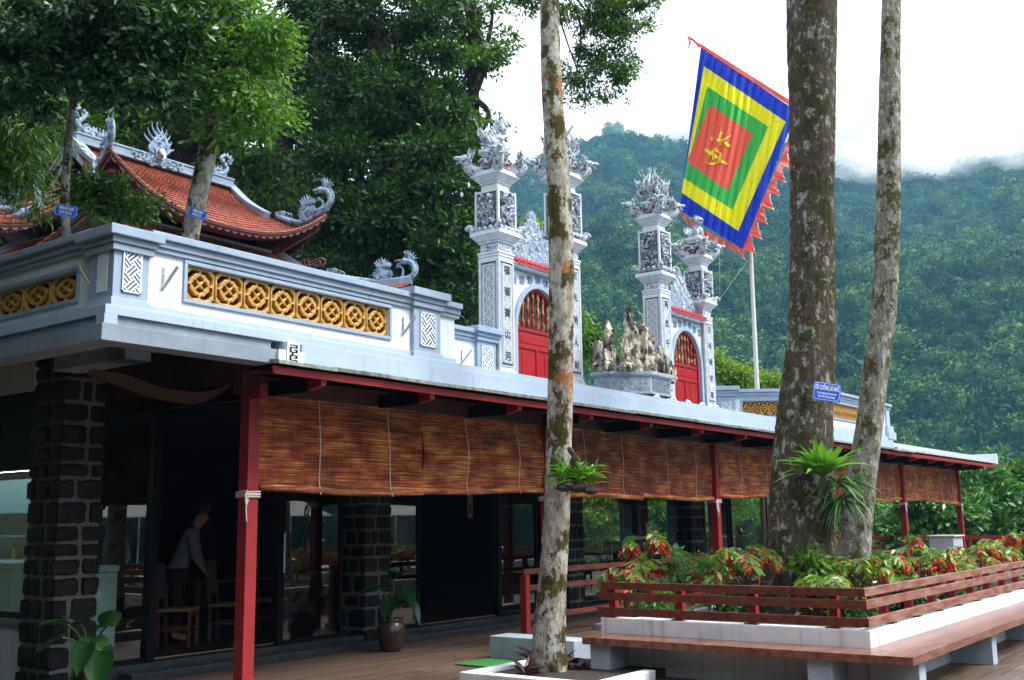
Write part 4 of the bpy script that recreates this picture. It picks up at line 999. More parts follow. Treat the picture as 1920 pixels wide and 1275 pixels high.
    for zz in (za+0.01, zb2-0.045): sq_stack(mb, c, [(bx+0.012, zz, zz+0.03)], 1)
    bxo = mb.build('carved_box', [MAT['stoneg'], MAT['stonew']], P)
    mb = MB(); hh = (zb2-za)
    relief(mb, (cx, cy-bx-0.0, (za+zb2)/2), (1, 0, 0), (0, -1, 0), bx*1.7, hh*0.9, seed*7+1, 0, 60, 0.07)
    relief(mb, (cx-bx, cy, (za+zb2)/2), (0, 1, 0), (-1, 0, 0), bx*1.7, hh*0.9, seed*7+2, 0, 60, 0.07)
    for j in range(5):
        for FFu, FFn, o_ in (((1,0,0), (0,-1,0), (cx, cy-hw*1.35, 0)), ((0,1,0), (-1,0,0), (cx-hw*1.35, cy, 0))):
            mb.ell(Vector(o_)+Vector(FFu)*(-1+j*0.5)*hw*1.15+Vector((0, 0, za+0.035)), (0.07*k_, 0.04, 0.05), 6, 4)
    for sx_, sy_ in ((-1,-1),(1,-1),(1,1),(-1,1)):     # leaf acroteria on the cornice corners
        d = Vector((sx_, sy_, 0)).normalized(); curl(mb, Vector((cx, cy, za+0.05))+d*hw*2.05, d, (0, 0, 1), 0.09*k_, 0.9, 0.035*k_, 0, 8)
        flame(mb, Vector((cx, cy, za))+d*hw*1.7, d, (0, 0, 1), 0.16*k_, 0.9, 0.05*k_)
    mb.build('carved_relief', GREY, bxo, smooth=True)
    # upper neck and cornice
    mb = MB(); z = zb2
    sq_stack(mb, c, [(hw*0.85, z, z+0.10), (hw*0.95, z+0.101, z+0.13), (hw*1.0, z+0.131, z+0.22, hw*1.42), (hw*1.48, z+0.221, z+0.29)])
    mb.build('upper_cornice', MAT['stonew'], P, bevel=0.005)
    z = zb2+0.29
    # dragon tier: swirling bodies and outward heads at the four corners
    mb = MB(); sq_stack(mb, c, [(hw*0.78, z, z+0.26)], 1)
    for face, (u_, n_) in enumerate((((1,0,0), (0,-1,0)), ((0,1,0), (-1,0,0)))):
        O = Vector((cx, cy, z+0.13))+Vector(n_)*hw*0.8
        for s_ in (-1, 1):
            curl(mb, O+Vector(u_)*s_*hw*0.62, Vector(u_)*s_, (0, 0, 1), 0.115*k_, 1.3, 0.04*k_, 0, 12, 0.5)
            mb.ell(O+Vector(u_)*s_*hw*0.95, (0.045*k_, 0.03*k_, 0.10*k_), 6, 5, 3)
        mb.ell(O+Vector(n_)*0.03, (0.1*k_, 0.08*k_, 0.09*k_), 8, 6, 0); mb.ell(O+Vector(n_)*0.11*k_-Vector((0,0,0.03)), (0.05*k_, 0.04*k_, 0.025*k_), 6, 4, 3)
        for s_ in (-1, 1): mb.ell(O+Vector(n_)*0.1*k_+Vector(u_)*s_*0.05*k_+Vector((0,0,0.05*k_)), 0.022*k_, 5, 4, 2)
        relief(mb, O, u_, n_, hw*1.7, 0.24, seed*5+face, 0, 12, 0.08)
    for sx_, sy_ in ((-1,-1),(1,-1),(-1,1),(1,1)):
        d = Vector((sx_, sy_, 0)).normalized()
        dragon_head(mb, Vector((cx, cy, z+0.02))+d*hw*1.45, d, 0.52*k_, 0, seed+int(sx_*3+sy_))
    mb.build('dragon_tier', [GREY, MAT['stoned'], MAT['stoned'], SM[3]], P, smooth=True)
    mb = MB(); sq_stack(mb, c, [(hw*0.62, z+0.2, ztop-0.13), (hw*0.72, ztop-0.129, ztop-0.06, hw*0.95), (hw*1.0, ztop-0.059, ztop)]); mb.build('top_block', MAT['stonew'], P, bevel=0.005)
    mb = MB()
    if crest == 'lion':
        lion(mb, (cx, cy, ztop), (-0.35, -1, 0) if side > 0 else (0.95, -0.35, 0), hw*2.95, 0, 1)
        if side < 0:
            for k in range(9): flame(mb, (cx-hw*0.7+0.05*k, cy-0.03, ztop+0.05+0.05*k), (-1, 0, 0), Vector((-0.5, 0, 1)).normalized(), 0.16, 0.4, 0.03)
            curl(mb, (cx-hw*0.75, cy, ztop+0.24), (-1, 0, 0), (0, 0, 1), 0.22, 0.6, 0.05, 0, 10, 3.6)
    else:
        mb.ell((cx, cy, ztop+0.2), (0.17*k_, 0.17*k_, 0.22*k_), 9, 7)
        for j in range(26):
            an = 2*pi*j/26*2.0; r_ = (0.04+0.13*((j*7) % 5)/5)*k_; h = (0.74-1.1*r_)*k_
            flame(mb, (cx+r_*cos(an), cy+r_*sin(an), ztop+0.12), Vector((cos(an), sin(an), 0)), (0, 0, 1), h*(0.62+0.38*((j*5) % 4)/3), 0.2, 0.026*k_, 0, 1.6 if j % 2 else -1.6)
        for j in range(22):
            an = 2*pi*j/22; d = Vector((cos(an), sin(an), 0)); flame(mb, Vector((cx, cy, ztop+0.14))+d*0.13*k_, d, (d*0.9+Vector((0,0,1))).normalized(), 0.26*k_, 0.1, 0.022*k_, 0, 0.4)
        for sx_, sy_ in ((-1,-1),(1,-1),(-1,1),(1,1)):
            d = Vector((sx_, sy_, 0)).normalized(); curl(mb, Vector((cx, cy, ztop+0.2))+d*hw*1.15, d, (0,0,1), 0.14*k_, 0.8, 0.045*k_, 0, 10, 3.8)
            for q in range(3): flame(mb, Vector((cx, cy, ztop+0.2+0.07*q))+d*hw*(1.2+0.12*q), d, (d*0.6+Vector((0,0,1))).normalized(), 0.16*k_, 0.3, 0.03*k_)
            curl(mb, Vector((cx, cy, ztop+0.34))+d*hw*1.45, d, (0,0,1), 0.07*k_, 1.2, 0.03*k_, 0, 9)
    mb.build('guardian_lion' if crest == 'lion' else 'flame_finial', [GREY, SM[3]], P, smooth=True)
    return P
def gate(label, xl, xr, hwl, hwr, sp, texts, order, seed):
    """xl,xr: centre x of left and right pillar"""
    g = thing('temple_gate', label, 'gate', ((xl+xr)/2, GY, 3.4), 'twin stone gates on the roof terrace')
    for k, (cx, hw) in enumerate(((xl, hwl), (xr, hwr))):
        d = sp[order[k]]
        gate_pillar(g, cx, GY, hw, *d['z'], d['crest'], seed+k*3, texts[k], d['side'])
    a, b_ = xl+hwl, xr-hwr; w_ = b_-a; cx = (a+b_)/2
    za = on_y(1000, 545, GY).z     # crown of the arch (outer red frame)
    zr_ = sp['roof']; r_ = w_*0.40; zs_ = za-r_*1.25
    # wall with an arched opening
    arch = [(cx+r_*cos(t), zs_+r_*1.25*sin(t)) for t in [pi*k/18 for k in range(19)]]
    mb = MB(); y0, y1 = GY-0.10, GY+0.10
    top = zr_
    outer_l = [(a-0.02, 3.4), (a-0.02, top), (b_+0.02, top), (b_+0.02, 3.4)]
    poly = [(b_+0.02, 3.4), (b_+0.02, top), (a-0.02, top), (a-0.02, 3.4), (cx-r_, 3.4)] + [arch[k] for k in range(18, -1, -1)] + [(cx+r_, 3.4)]
    flat_shape('arch_wall', [poly], 0.2, (0, GY, 0), (1, 0, 0), (0, 0, 1), MAT['stonew'], g)
    ring = [(cx+(r_+0.075)*cos(t), zs_+(r_*1.25+0.075)*sin(t)) for t in [pi*k/18 for k in range(19)]]
    pr = [(cx+r_+0.075, 3.4)]+ring+[(cx-r_-0.075, 3.4), (cx-r_, 3.4)]+arch[::-1]+[(cx+r_, 3.4)]
    flat_shape('arch_moulding', [pr], 0.04, (0, GY-0.122, 0), (1, 0, 0), (0, 0, 1), MAT['blue'], g, bevel=0.004)
    # grey-blue key scroll hanging under the little roof
    mb = MB(); nn = 7
    for k in range(nn):
        xx = a+w_*(k+0.5)/nn; dz = 0.10+0.16*abs(k-(nn-1)/2)/((nn-1)/2)
        for q in range(2):
            s = 0.052-0.022*q; zz = top-0.12-(dz-0.1)*0.7
            for (p0_, p1_) in (((-s, -s), (s, -s)), ((s, -s), (s, s)), ((s, s), (-s, s)), ((-s, s), (-s, -s if q else 0))): mb.beam((xx+p0_[0], GY-0.108, zz+p0_[1]), (xx+p1_[0], GY-0.108, zz+p1_[1]), 0.012, 0.014, 0, up=(0, -1, 0))
        mb.beam((xx-w_/nn/2, GY-0.107, top-0.06), (xx+w_/nn/2, GY-0.107, top-0.06), 0.012, 0.012, 0, up=(0, -1, 0))
    mb.build('key_scroll', MAT['dragon'], g)
    # door
    yd = GY-0.05; t_ = 0.05
    fr_out = [(cx+r_, 3.4)]+arch+[(cx-r_, 3.4)]
    inn = [(cx+(r_-t_)*cos(t), zs_+(r_*1.25-t_)*sin(t)) for t in [pi*k/18 for k in range(19)]]
    fr_poly = fr_out+[(cx-r_+t_, 3.4)]+inn[::-1]+[(cx+r_-t_, 3.4)]
    door = flat_shape('door', [fr_poly], 0.07, (0, yd, 0), (1, 0, 0), (0, 0, 1), MAT['doorred'], g, bevel=0.003)
    zg = za-0.52*(za-3.45)*0.98; wi = r_-t_
    zg = on_y(1000, 627, GY).z
    mb = MB(); mb.box(cx-wi, cx+wi, yd-0.03, yd+0.03, zg, zg+0.05); mb.box(cx-wi, cx+wi, yd-0.03, yd+0.03, zg-0.27, zg-0.22); mb.box(cx-wi, cx+wi, yd-0.012, yd+0.012, zg-0.22, zg)
    mb.box(cx-0.03, cx+0.03, yd-0.03, yd+0.03, 3.4, zg-0.27); mb.box(cx-wi, cx+wi, yd-0.012, yd+0.012, 3.4, zg-0.27)
    for s_ in (-1, 1): mb.box(cx+s_*wi*0.55-0.09, cx+s_*wi*0.55+0.09, yd-0.02, yd-0.012, 3.45, zg-0.32)
    mb.box(cx-wi*0.8, cx+wi*0.8, yd-0.02, yd-0.012, zg-0.18, zg-0.04)
    mb.build('door_panel', MAT['doorred'], door, bevel=0.004)
    for k in range(8):
        xx = cx-wi+2*wi*(k+0.5)/8; zt_ = zs_+(r_*1.25-t_)*math.sqrt(max(0, 1-((xx-cx)/wi)**2)); prof = []
        n = 18; hz = zt_-zg-0.05
        for q in range(n+1): prof.append((0.017+0.009*abs(sin(q*pi*3/n))+(0.008 if q % 6 == 3 else 0), zg+0.05+hz*q/n))
        MB().lathe((xx, yd, 0), prof, 8).build('baluster', MAT['bal'], door, smooth=True)
    MB().box(cx-wi, cx+wi, yd+0.05, yd+0.055, zg, za).build('grille_back', mat('gilt_lattice', (0.08, 0.06, 0.03), 0.5, var=0.8, vscale=30), door)
    # little red-tiled roof
    mb = MB(); zt_ = zr_; sl = Vector((0, -0.20, -0.13)); n = int(w_/0.085)
    mb.prism([(a-0.01, GY+0.2, zt_+0.02), (a-0.01, GY, zt_+0.15), (a-0.01, GY-0.21, zt_+0.02), (a-0.01, GY-0.21, zt_), (a-0.01, GY+0.2, zt_)], (w_+0.02, 0, 0), 1)
    for k in range(n):
        xx = a+w_*(k+0.5)/n; mb.tube([(xx, GY, zt_+0.175), (xx, GY-0.24, zt_+0.03)], 0.026, 8, 0); mb.tube([(xx, GY, zt_+0.175), (xx, GY+0.24, zt_+0.03)], 0.026, 8, 0)
        mb.ell((xx+w_/n/2, GY-0.235, zt_+0.012), (0.03, 0.012, 0.028), 6, 4, 0)
    mb.build('tiled_roof', [MAT['redtile'], MAT['stonew']], g)
    MB().box(a-0.0, b_+0.0, GY-0.2, GY-0.101, zt_-0.035, zt_-0.002).build('roof_cornice', MAT['stonew'], g)
    # carved crest above
    steps = [(1.0, 0.0), (1.0, 0.13), (0.78, 0.16), (0.80, 0.26), (0.58, 0.29), (0.58, 0.38), (0.38, 0.42), (0.36, 0.52), (0.16, 0.56), (0.12, 0.68), (0.0, 0.74)]
    hgt = 0.62*w_/1.0*0.95
    pts = catmull([(x_*w_/2*0.98, z_*hgt/0.74, 0) for x_, z_ in steps], 3)
    lp = [(p.x, p.y) for p in pts]+[(-p.x, p.y) for p in pts[::-1]]
    cr_ = flat_shape('crest', [lp], 0.07, (cx, GY, zt_+0.14), (1, 0, 0), (0, 0, 1), MAT['dragon'], g, bevel=0.008)
    mb = MB(); rg = random.Random(seed)
    for k in range(40):
        zz = rg.uniform(0.03, 0.6)*hgt/0.74; xx = rg.uniform(-1, 1)*max(0.05, (1-zz/hgt)*0.85)*w_/2
        curl(mb, (cx+xx, GY-0.045, zt_+0.14+zz), (rg.choice((-1, 1)), 0, 0), (0, 0, 1), rg.uniform(0.03, 0.06), 1.2, 0.011, 0, 8, rg.uniform(0, 6))
    mb.build('crest_scroll', MAT['stonew'], cr_, smooth=True)
    return g
def zz(px, py): return on_y(px, py, GY-0.27).z
def cxy(px, hw): return on_y(px, 600, GY-hw).x      # x of a front-left corner
SP = {'outer': {'z': (zz(930, 692), zz(930, 452), zz(930, 425), zz(930, 345), zz(930, 264)), 'crest': 'lion', 'side': -1},
      'inner': {'z': (zz(1238, 738), zz(1238, 528), zz(1238, 502), zz(1238, 425), zz(1238, 370)), 'crest': 'flame', 'side': 1},
      'outer2': {'z': (zz(930, 692), zz(930, 452), zz(930, 425), zz(930, 345), zz(930, 264)), 'crest': 'lion', 'side': 1},
      'roof': zz(1000, 500)}
hw = 0.182
xg1, xg2, xg3, xg4 = cxy(936, hw)+hw, cxy(1066, hw)+hw, cxy(1240, hw)+hw, cxy(1320, hw*.95)+hw*.95
gate('carved stone gate with red door on the left, partly hidden by the slim pale trunk', xg1, xg2, hw, hw, SP, ('福德壽山河', '古天地人和'), ('outer', 'inner'), 11)
gate('carved stone gate with red door on the right, behind the tall golden rock', xg3, xg4, hw, hw*.95, SP, ('英灵千古在', '万年祠宇尊'), ('inner', 'outer2'), 31)

# ================================================================ ROCK GARDEN BASIN
by = GY-0.55
bx0, bx1 = on_y(1103, 700, GY).x, on_y(1262, 700, by-.35).x
basin = thing('stone_basin', 'carved stone basin holding the miniature rocks between the two gates', 'basin', ((bx0+bx1)/2, by, 3.5))
zt_b = on_y(1180, 688, by-0.35).z
yb0, yb1 = by-0.35, by+0.45; ch = 0.5
def octo(o, z): return [(bx0+ch-o*0.4, yb0-o, z), (bx1-0.1+o*0.4, yb0-o, z), (bx1+o, yb0+0.1-o*0.4, z), (bx1+o, yb1+o, z), (bx0-o, yb1+o, z), (bx0-o, yb0+ch-o*0.4, z)]
mb = MB()
for (za_, zb_, o_) in ((zt_b-0.06, zt_b, 0.04), (zt_b-0.085, zt_b-0.061, 0.02), (zt_b-0.34, zt_b-0.086, 0.0), (zt_b-0.375, zt_b-0.341, 0.03), (zt_b-0.62, zt_b-0.376, -0.06)): mb.prism(octo(o_, za_), (0, 0, zb_-za_))
mb.build('tub', BST, basin, bevel=0.006)
mb = MB(); mb.box(bx0+ch+0.04, bx1-0.14, yb0-0.004, yb0-0.001, zt_b-0.33, zt_b-0.095); mb.box(bx0+ch+0.04, bx1-0.14, yb0-0.035, yb0-0.033, zt_b-0.055, zt_b-0.008); mb.build('dark_panel', MAT['stoneg'], basin)
mb = MB(); n = 5; 
for k in range(n):
    xa = bx0+ch+0.05+(bx1-0.15-bx0-ch)*k/n; xb = xa+(bx1-0.15-bx0-ch)/n-0.06; relief(mb, ((xa+xb)/2, yb0-0.002, zt_b-0.21), (1,0,0), (0,-1,0), xb-xa, 0.2, 60+k, 0, 14, 0.02)
relief(mb, (bx0+ch/2, yb0+ch/2, zt_b-0.21), Vector((1,-1,0)).normalized(), Vector((-1,-1,0)).normalized(), ch*1.3, 0.2, 70, 0, 22, 0.02)
x_ = bx0+ch
while x_ < bx1: mb.ell((x_, yb0-0.035, zt_b-0.03), (0.02, 0.012, 0.014), 5, 4); x_ += 0.055
for k in range(5): curl(mb, (bx0+ch+0.1+k*0.55, yb0-0.03, zt_b-0.5), (1,0,0), (0,0,1), 0.12, 1.2, 0.035)
mb.build('basin_relief', GREY, basin, smooth=True)
mb = MB(); mb.prism(octo(-0.03, zt_b-0.03), (0, 0, 0.035)); mb.build('basin_soil', MAT['soil'], basin)
ROCKM = mat('golden_tufa_rock', (0.06, 0.048, 0.035), 0.85, col2=(0.46, 0.42, 0.33), ramp=(0.45, 0.54), vscale=7, stretch=(1, 1, 0.45), bump=1.0, bscale=14, var=0.35, bdist=0.03)
from mathutils import noise as mnoise
def rock(name, label, spikes, seed, parent=None):
    """weathered rock: splinters fused into one craggy mass, cut by steep grooves (x, y, z0, radius, height, lean)"""
    rg = random.Random(seed); mb = MB()
    for (x_, y_, z_, r_, h_, le) in spikes:
        n = int(4+h_*6)
        for i in range(n):
            t = i/n; rad = r_*(1-0.68*t)*rg.uniform(0.62, 0.9); off = r_*(1-0.8*t)*0.38; an = rg.uniform(0, 2*pi); hz = min(rad*rg.uniform(1.2, 2.4), h_*0.5)
            cz = min(z_+h_*t+hz*0.5, z_+h_-hz*0.92); cz = max(cz, z_+hz*0.7)
            c = Vector((x_+le*t*h_+off*cos(an), y_+off*sin(an)*0.7, cz)); b_ = len(mb.v)
            mb.ell(c, (rad, rad*0.75, hz), 6, 5, 0, (Vector((cos(an), sin(an), 0)), Vector((-sin(an), cos(an), 0)), Vector((rg.uniform(-.25, .25), rg.uniform(-.2, .2), 1)).normalized()))
    o = mb.build(name, ROCKM); m_ = o.modifiers.new('fuse', 'REMESH'); m_.mode = 'VOXEL'; m_.voxel_size = 0.02
    me = bpy.data.meshes.new_from_object(o.evaluated_get(bpy.context.evaluated_depsgraph_get())); nrm = [v.normal.copy() for v in me.vertices]
    for v, nn in zip(me.vertices, nrm):
        p = v.co+Vector((seed*3.0, 0, 0)); q = Vector((p.x*7, p.y*7, p.z*2.6)); d, _ = mnoise.voronoi(q); e, _ = mnoise.voronoi(Vector((p.x*17, p.y*17, p.z*8)))
        v.co += nn*((d[1]-d[0])*0.13-0.055+(e[1]-e[0])*0.045+mnoise.noise(p*6)*0.03)
    o.modifiers.clear(); o.data = me; me.name = name
    for p in me.polygons: p.use_smooth = False
    tag(o, label, 'rock', 'miniature mountain rocks'); return o
def rx(px): return on_y(px, 650, by).x
def rz(px, py): return on_y(px, py, by).z
zb_ = zt_b-0.02; R1 = lambda px, py, w_, le=0, dy=0: (rx(px), by+dy, zb_, w_, rz(px, py)-zb_, le)
rock('miniature_rock', 'tall jagged golden rock standing against the right gate', [R1(1183, 572, .22, .02), R1(1204, 580, .17), R1(1172, 622, .13, -.02), R1(1196, 610, .26, 0, -.08), R1(1218, 612, .15, .1, -.05), R1(1228, 650, .19, .05, -.08), R1(1240, 672, .17, .05, -.1), R1(1182, 650, .2, -.03, -.12), R1(1205, 650, .2, 0, -.15), R1(1250, 676, .12, 0, -.1)], 5)
rock('miniature_rock', 'shorter grey-golden rock at the left end of the basin', [R1(1133, 598, .16, .05), R1(1142, 618, .15, .08, -.05), R1(1123, 622, .15, -.08, 0), R1(1117, 648, .17, -.03, -.08), R1(1140, 655, .17, .03, -.1), R1(1130, 664, .15, 0, -.12)], 9)
low_ = [R1(1110, 678, .12), R1(1160, 676, .14, 0, -.1), R1(1172, 682, .12, 0, -.2)]
rock('miniature_rock', 'low dark stones lying on the basin soil between the two tall rocks', low_, 13)

# ================================================================ TEMPLE WITH TWO-TIERED TILED ROOF
temple = thing('temple', 'small temple with curved orange tiled roof and dragon ridges behind the left parapet', 'temple', (12.6, 18.4, 3.4))
MAT['tile'] = mat('clay_roof_tile', (0.27, 0.068, 0.034), 0.6, var=0.15, vscale=2, island=0.35)
MAT['tile_dark'] = mat('dark_under_tile', (0.055, 0.012, 0.008), 0.7)
MAT['fringe'] = mat('mauve_eave_fringe', (0.12, 0.05, 0.055), 0.6, var=0.2)
def curve_fn(P):
    P = catmull(P, 10); n = len(P)-1
    def f(t): t = min(max(t, 0), 1)*n; i = min(int(t), n-1); return P[i].lerp(P[i+1], t-i)
    return f
def roof_side(name, A, B_, sag, rows, cols, parent, tileh=0.028, pw=3.0):
    def pt(u, t): p = A(t).lerp(B_(t), u); return p - Vector((0, 0, 1))*sag*sstep(0.35, 1.0, t)*(1-abs(2*u-1)**pw)
    mb = MB()
    for j in range(rows):
        t0, t1 = j/rows, min((j+1.35)/rows, 1.0)
        w_ = (A(t1)-B_(t1)).length; n = max(6, int(w_/cols))
        for i in range(n):
            o = 0.5*(j % 2)/n; u0, u1 = i/n-o*0, (i+1)/n
            if j % 2: u0, u1 = max(0, u0-0.5/n), u1-0.5/n
            um = (u0+u1)/2; a, b, c, d = pt(u0, t0), pt(u1, t0), pt(u1, t1), pt(u0, t1)
            nrm = (b-a).cross(d-a)
            if nrm.z < 0: nrm = -nrm
            nrm.normalize(); e = nrm*tileh; m1, m0 = pt(um, t1)+nrm*(tileh*1.45)+(pt(um, t1)-pt(um, t0))*0.12, pt(um, t0)
            g = (b-a)*0.05
            mb.add([a+g, b-g, c-g+e, d+g+e, m1, m0, c-g, d+g, m1-e*1.2], [(0, 5, 4, 3), (5, 1, 2, 4), (3, 4, 8, 7), (4, 2, 6, 8)])
    o = mb.build(name, MAT['tile'], parent)
    NI = 24; base = MB(); P = [[pt(i/NI, j/8)-Vector((0, 0, 0.012)) for i in range(NI+1)] for j in range(9)]; base.grid(P)
    P2 = [[p-Vector((0, 0, 0.035)) for p in row] for row in P]; base.grid(P2); base.grid([P[-1], P2[-1]]); base.grid([[r_[0] for r_ in P], [r_[0] for r_ in P2]]); base.grid([[r_[-1] for r_ in P], [r_[-1] for r_ in P2]])
    base.build('roof_boarding', MAT['tile_dark'], o)
    # scalloped fringe board under the eave
    fb = MB(); n = max(8, int((A(1)-B_(1)).length/0.17)); inw = ((A(0)+B_(0))/2-(A(1)+B_(1))/2); inw.z = 0; inw = inw.normalized()*0.05
    for i in range(n):
        k = 8
        for q in range(k):
            u0, u1 = (i+q/k)/n, (i+(q+1)/k)/n; d0, d1 = 0.03+0.055*sin(pi*q/k), 0.03+0.055*sin(pi*(q+1)/k)
            a, b = pt(u0, 1)+inw-Vector((0, 0, 0.035)), pt(u1, 1)+inw-Vector((0, 0, 0.035))
            fb.add([a, b, b-Vector((0, 0, d1)), a-Vector((0, 0, d0))], [(0, 1, 2, 3)])
    fb.build('eave_fringe', MAT['fringe'], o, solid=0.02)
    return pt
def hip_dragon(parent, path, sc, seed):
    """dragon riding the upturned corner: raised ridge, coiled body, tail scrolls, neck and head turned back"""
    mb = MB(); path = catmull(path, 5); n = len(path)
    mb.tube([p+Vector((0, 0, 0.06)) for p in path], [0.06]*n, 6, 0)
    t = (path[-1]-path[0]); t.z = 0; t.normalize(); z = Vector((0, 0, 1)); tip = path[-1]
    nk = catmull([tip-t*0.35*sc+z*0.0, tip+t*0.02*sc+z*0.16*sc, tip+t*0.08*sc+z*0.38*sc, tip-t*0.02*sc+z*0.58*sc, tip-t*0.16*sc+z*0.64*sc], 5)
    mb.tube(nk, [0.095*sc*(1-0.25*i/len(nk)) for i in range(len(nk))], 8, 0)
    for i in range(1, len(nk)-2): flame(mb, nk[i]+t*0.04*sc, t, (t+z*0.6).normalized(), 0.13*sc, 0, 0.03*sc)
    H = nk[-1]; sd_ = t.cross(z); mb.ell(H-t*0.08*sc, (0.15*sc, 0.1*sc, 0.1*sc), 8, 6, 0, (t, sd_, z)); mb.ell(H-t*0.26*sc+z*0.02*sc, (0.13*sc, 0.06*sc, 0.035*sc), 6, 5, 0, (t, sd_, z)); mb.ell(H-t*0.22*sc-z*0.08*sc, (0.1*sc, 0.05*sc, 0.025*sc), 6, 5, 0, (t, sd_, z))
    for k in range(8): flame(mb, H+t*0.02*sc+z*0.04*sc, t, (z*(0.2+0.2*k)+t*(1-0.25*k)).normalized(), 0.32*sc, 0.2, 0.035*sc)
    mb.tube([H-t*0.1*sc+z*0.06*sc, H-t*0.02*sc+z*0.2*sc, H+t*0.12*sc+z*0.3*sc], [0.025*sc, 0.02*sc, 0.004*sc], 5)
    mid = path[int(n*0.55)]
    mb.ell(mid+z*0.26*sc, (0.30*sc, 0.07*sc, 0.24*sc), 12, 9, 0, (t, sd_, z))
    for k in range(12): a_ = pi*k/11; flame(mb, mid+z*(0.26+0.2*sin(a_))*sc+t*0.22*cos(a_)*sc, t, (t*cos(a_)*0.7+z*(sin(a_)+0.3)).normalized(), 0.15*sc, 0.1, 0.03*sc)
    for k in range(9): curl(mb, mid+z*(0.32+0.2*sin(k*2.1))*sc+t*(0.22*cos(k*2.1))*sc+sd_*0.07*sc, t, z, 0.09*sc, 1.2, 0.022*sc, 0, 8, k)
    for k in range(7): flame(mb, mid+z*0.55*sc+t*(k-3)*0.06*sc, t, (z+t*(k-3)*0.12).normalized(), (0.34-0.05*abs(k-3))*sc, 0, 0.045*sc)
    q = path[int(n*0.8)]; mb.tube(catmull([q+z*0.1*sc, q+z*0.2*sc+t*0.15*sc, q+z*0.45*sc+t*0.16*sc, q+z*0.55*sc+t*0.0*sc], 4), [0.045*sc, 0.05*sc, 0.05*sc, 0.045*sc, 0.04*sc, 0.04*sc, 0.04*sc, 0.035*sc, 0.035*sc, 0.035*sc, 0.03*sc, 0.03*sc, 0.03*sc], 6); curl(mb, q+z*0.52*sc+t*0.02*sc, t, z, 0.07*sc, 1.2, 0.025*sc)
    q = path[int(n*0.2)]
    for k in range(3): curl(mb, q+z*(0.18+0.05*k)*sc-t*(0.12*k-0.1)*sc, -t, z, (0.13-0.02*k)*sc, 1.1, 0.035*sc, 0, 9, 4+k)
    for k in range(5): flame(mb, q+z*0.2*sc-t*(0.05+0.06*k)*sc, -t, (z-t*0.6).normalized(), 0.22*sc, 0.3, 0.03*sc)
    return mb.build('corner_dragon', MAT['dragon'], parent, smooth=True)
YE, YR, YB = 16.0, 18.4, 20.8
rz0 = on_y(150, 275, YR).z
XL, XR = on_y(140, 262, YR).x, on_y(432, 350, YR).x; RZ = (on_y(225, 300, YR).z+on_y(425, 352, YR).z)/2
TR = on_y(615, 395, YE-0.1); XC = (XL+XR)/2; TRx = TR.x; TZ = on_y(615, 400, YE-0.1).z
M1 = on_y(520, 415, 17.15); M1 = Vector((max(M1.x, XR+0.1), 17.15, M1.z))
EZ = on_y(425, 427, YE).z
def mirx(p): return Vector((2*XC-p.x, p.y, p.z))
def miry(p): return Vector((p.x, 2*YR-p.y, p.z))
eR = [Vector((XR, YR, RZ)), (Vector((XR, YR, RZ))+M1)/2-Vector((0, 0, 0.07)), M1, (M1+Vector((TRx, YE-0.1, TZ)))/2+Vector((0, 0, -0.22)), Vector((TRx, YE-0.1, TZ))]
TL = mirx(eR[-1]); TL.x = on_y(207, 270, YE-0.1).x
eL = [mirx(p) for p in eR]; eL[-1] = Vector((TL.x, YE-0.1, TZ)); eL[3] = (eL[2]+eL[4])/2+Vector((0, 0, -0.22))
fR, fL = curve_fn(eR), curve_fn(eL)
roof = MB().box(XL+0.1, XR-0.1, YR-0.05, YR+0.05, RZ-0.1, RZ+0.05).build('upper_roof', MAT['tile_dark'], temple)
roof_side('roof_slope', fL, fR, TZ-EZ-0.02, 40, 0.095, roof, tileh=0.022, pw=2.6)
roof_side('roof_slope', curve_fn([miry(p) for p in eR]), curve_fn([miry(p) for p in eL]), TZ-EZ, 16, 0.3, roof, pw=2.6)
lo = eL[2:]; lo2 = [miry(p) for p in lo]; roof_side('roof_slope', curve_fn(lo2), curve_fn(lo), TZ-EZ, 12, 0.14, roof, pw=2.6)
lo = eR[2:]; lo2 = [miry(p) for p in lo]; roof_side('roof_slope', curve_fn(lo), curve_fn(lo2), TZ-EZ, 10, 0.3, roof, pw=2.6)
# gables and barge boards
for s, E_ in ((-1, eL), (1, eR)):
    xg = E_[0].x; a = E_[0]; b = E_[2]; c = miry(b)
    mb = MB(); mb.prism([(xg-s*0.25, a.y, a.z-0.12), (xg-s*0.25, b.y, b.z-0.1), (xg-s*0.25, c.y, c.z-0.1)], (0.06, 0, 0)); mb.build('gable_wall', MAT['tile_dark'], roof)
    for q in (b, c):
        mb = MB(); pts = catmull([a+Vector((0, 0, 0.06)), (a+q)/2+Vector((0, 0, -0.02)), q+Vector((0, 0, 0.05))], 5)
        for i in range(len(pts)-1):
            p0, p1 = Vector((xg, pts[i].y, pts[i].z)), Vector((xg, pts[i+1].y, pts[i+1].z))
            mb.beam(p0, p1, 0.14, 0.12, 0, up=(0, 0, 1)); mb.beam(p0+Vector((0, 0, 0.08)), p1+Vector((0, 0, 0.08)), 0.22, 0.035, 1); mb.beam(p0-Vector((-s*0.0, 0, 0.17)), p1-Vector((-s*0.0, 0, 0.17)), 0.08, 0.14, 1)
        mb.build('barge_board', [MAT['ridge'], MAT['ridge2']], roof)
# ridge
mb = MB(); mb.box(XL-0.02, XR+0.02, YR-0.09, YR+0.09, RZ+0.05, RZ+0.21, 0); mb.box(XL-0.03, XR+0.03, YR-0.11, YR+0.11, RZ+0.211, RZ+0.25, 1); mb.box(XL, XR, YR-0.15, YR+0.15, RZ+0.02, RZ+0.07, 1)
mb.build('ridge', [MAT['ridge'], MAT['ridge2']], roof, bevel=0.006)
def rpt(px, py, y=YR-0.12): return on_y(px, py, y)
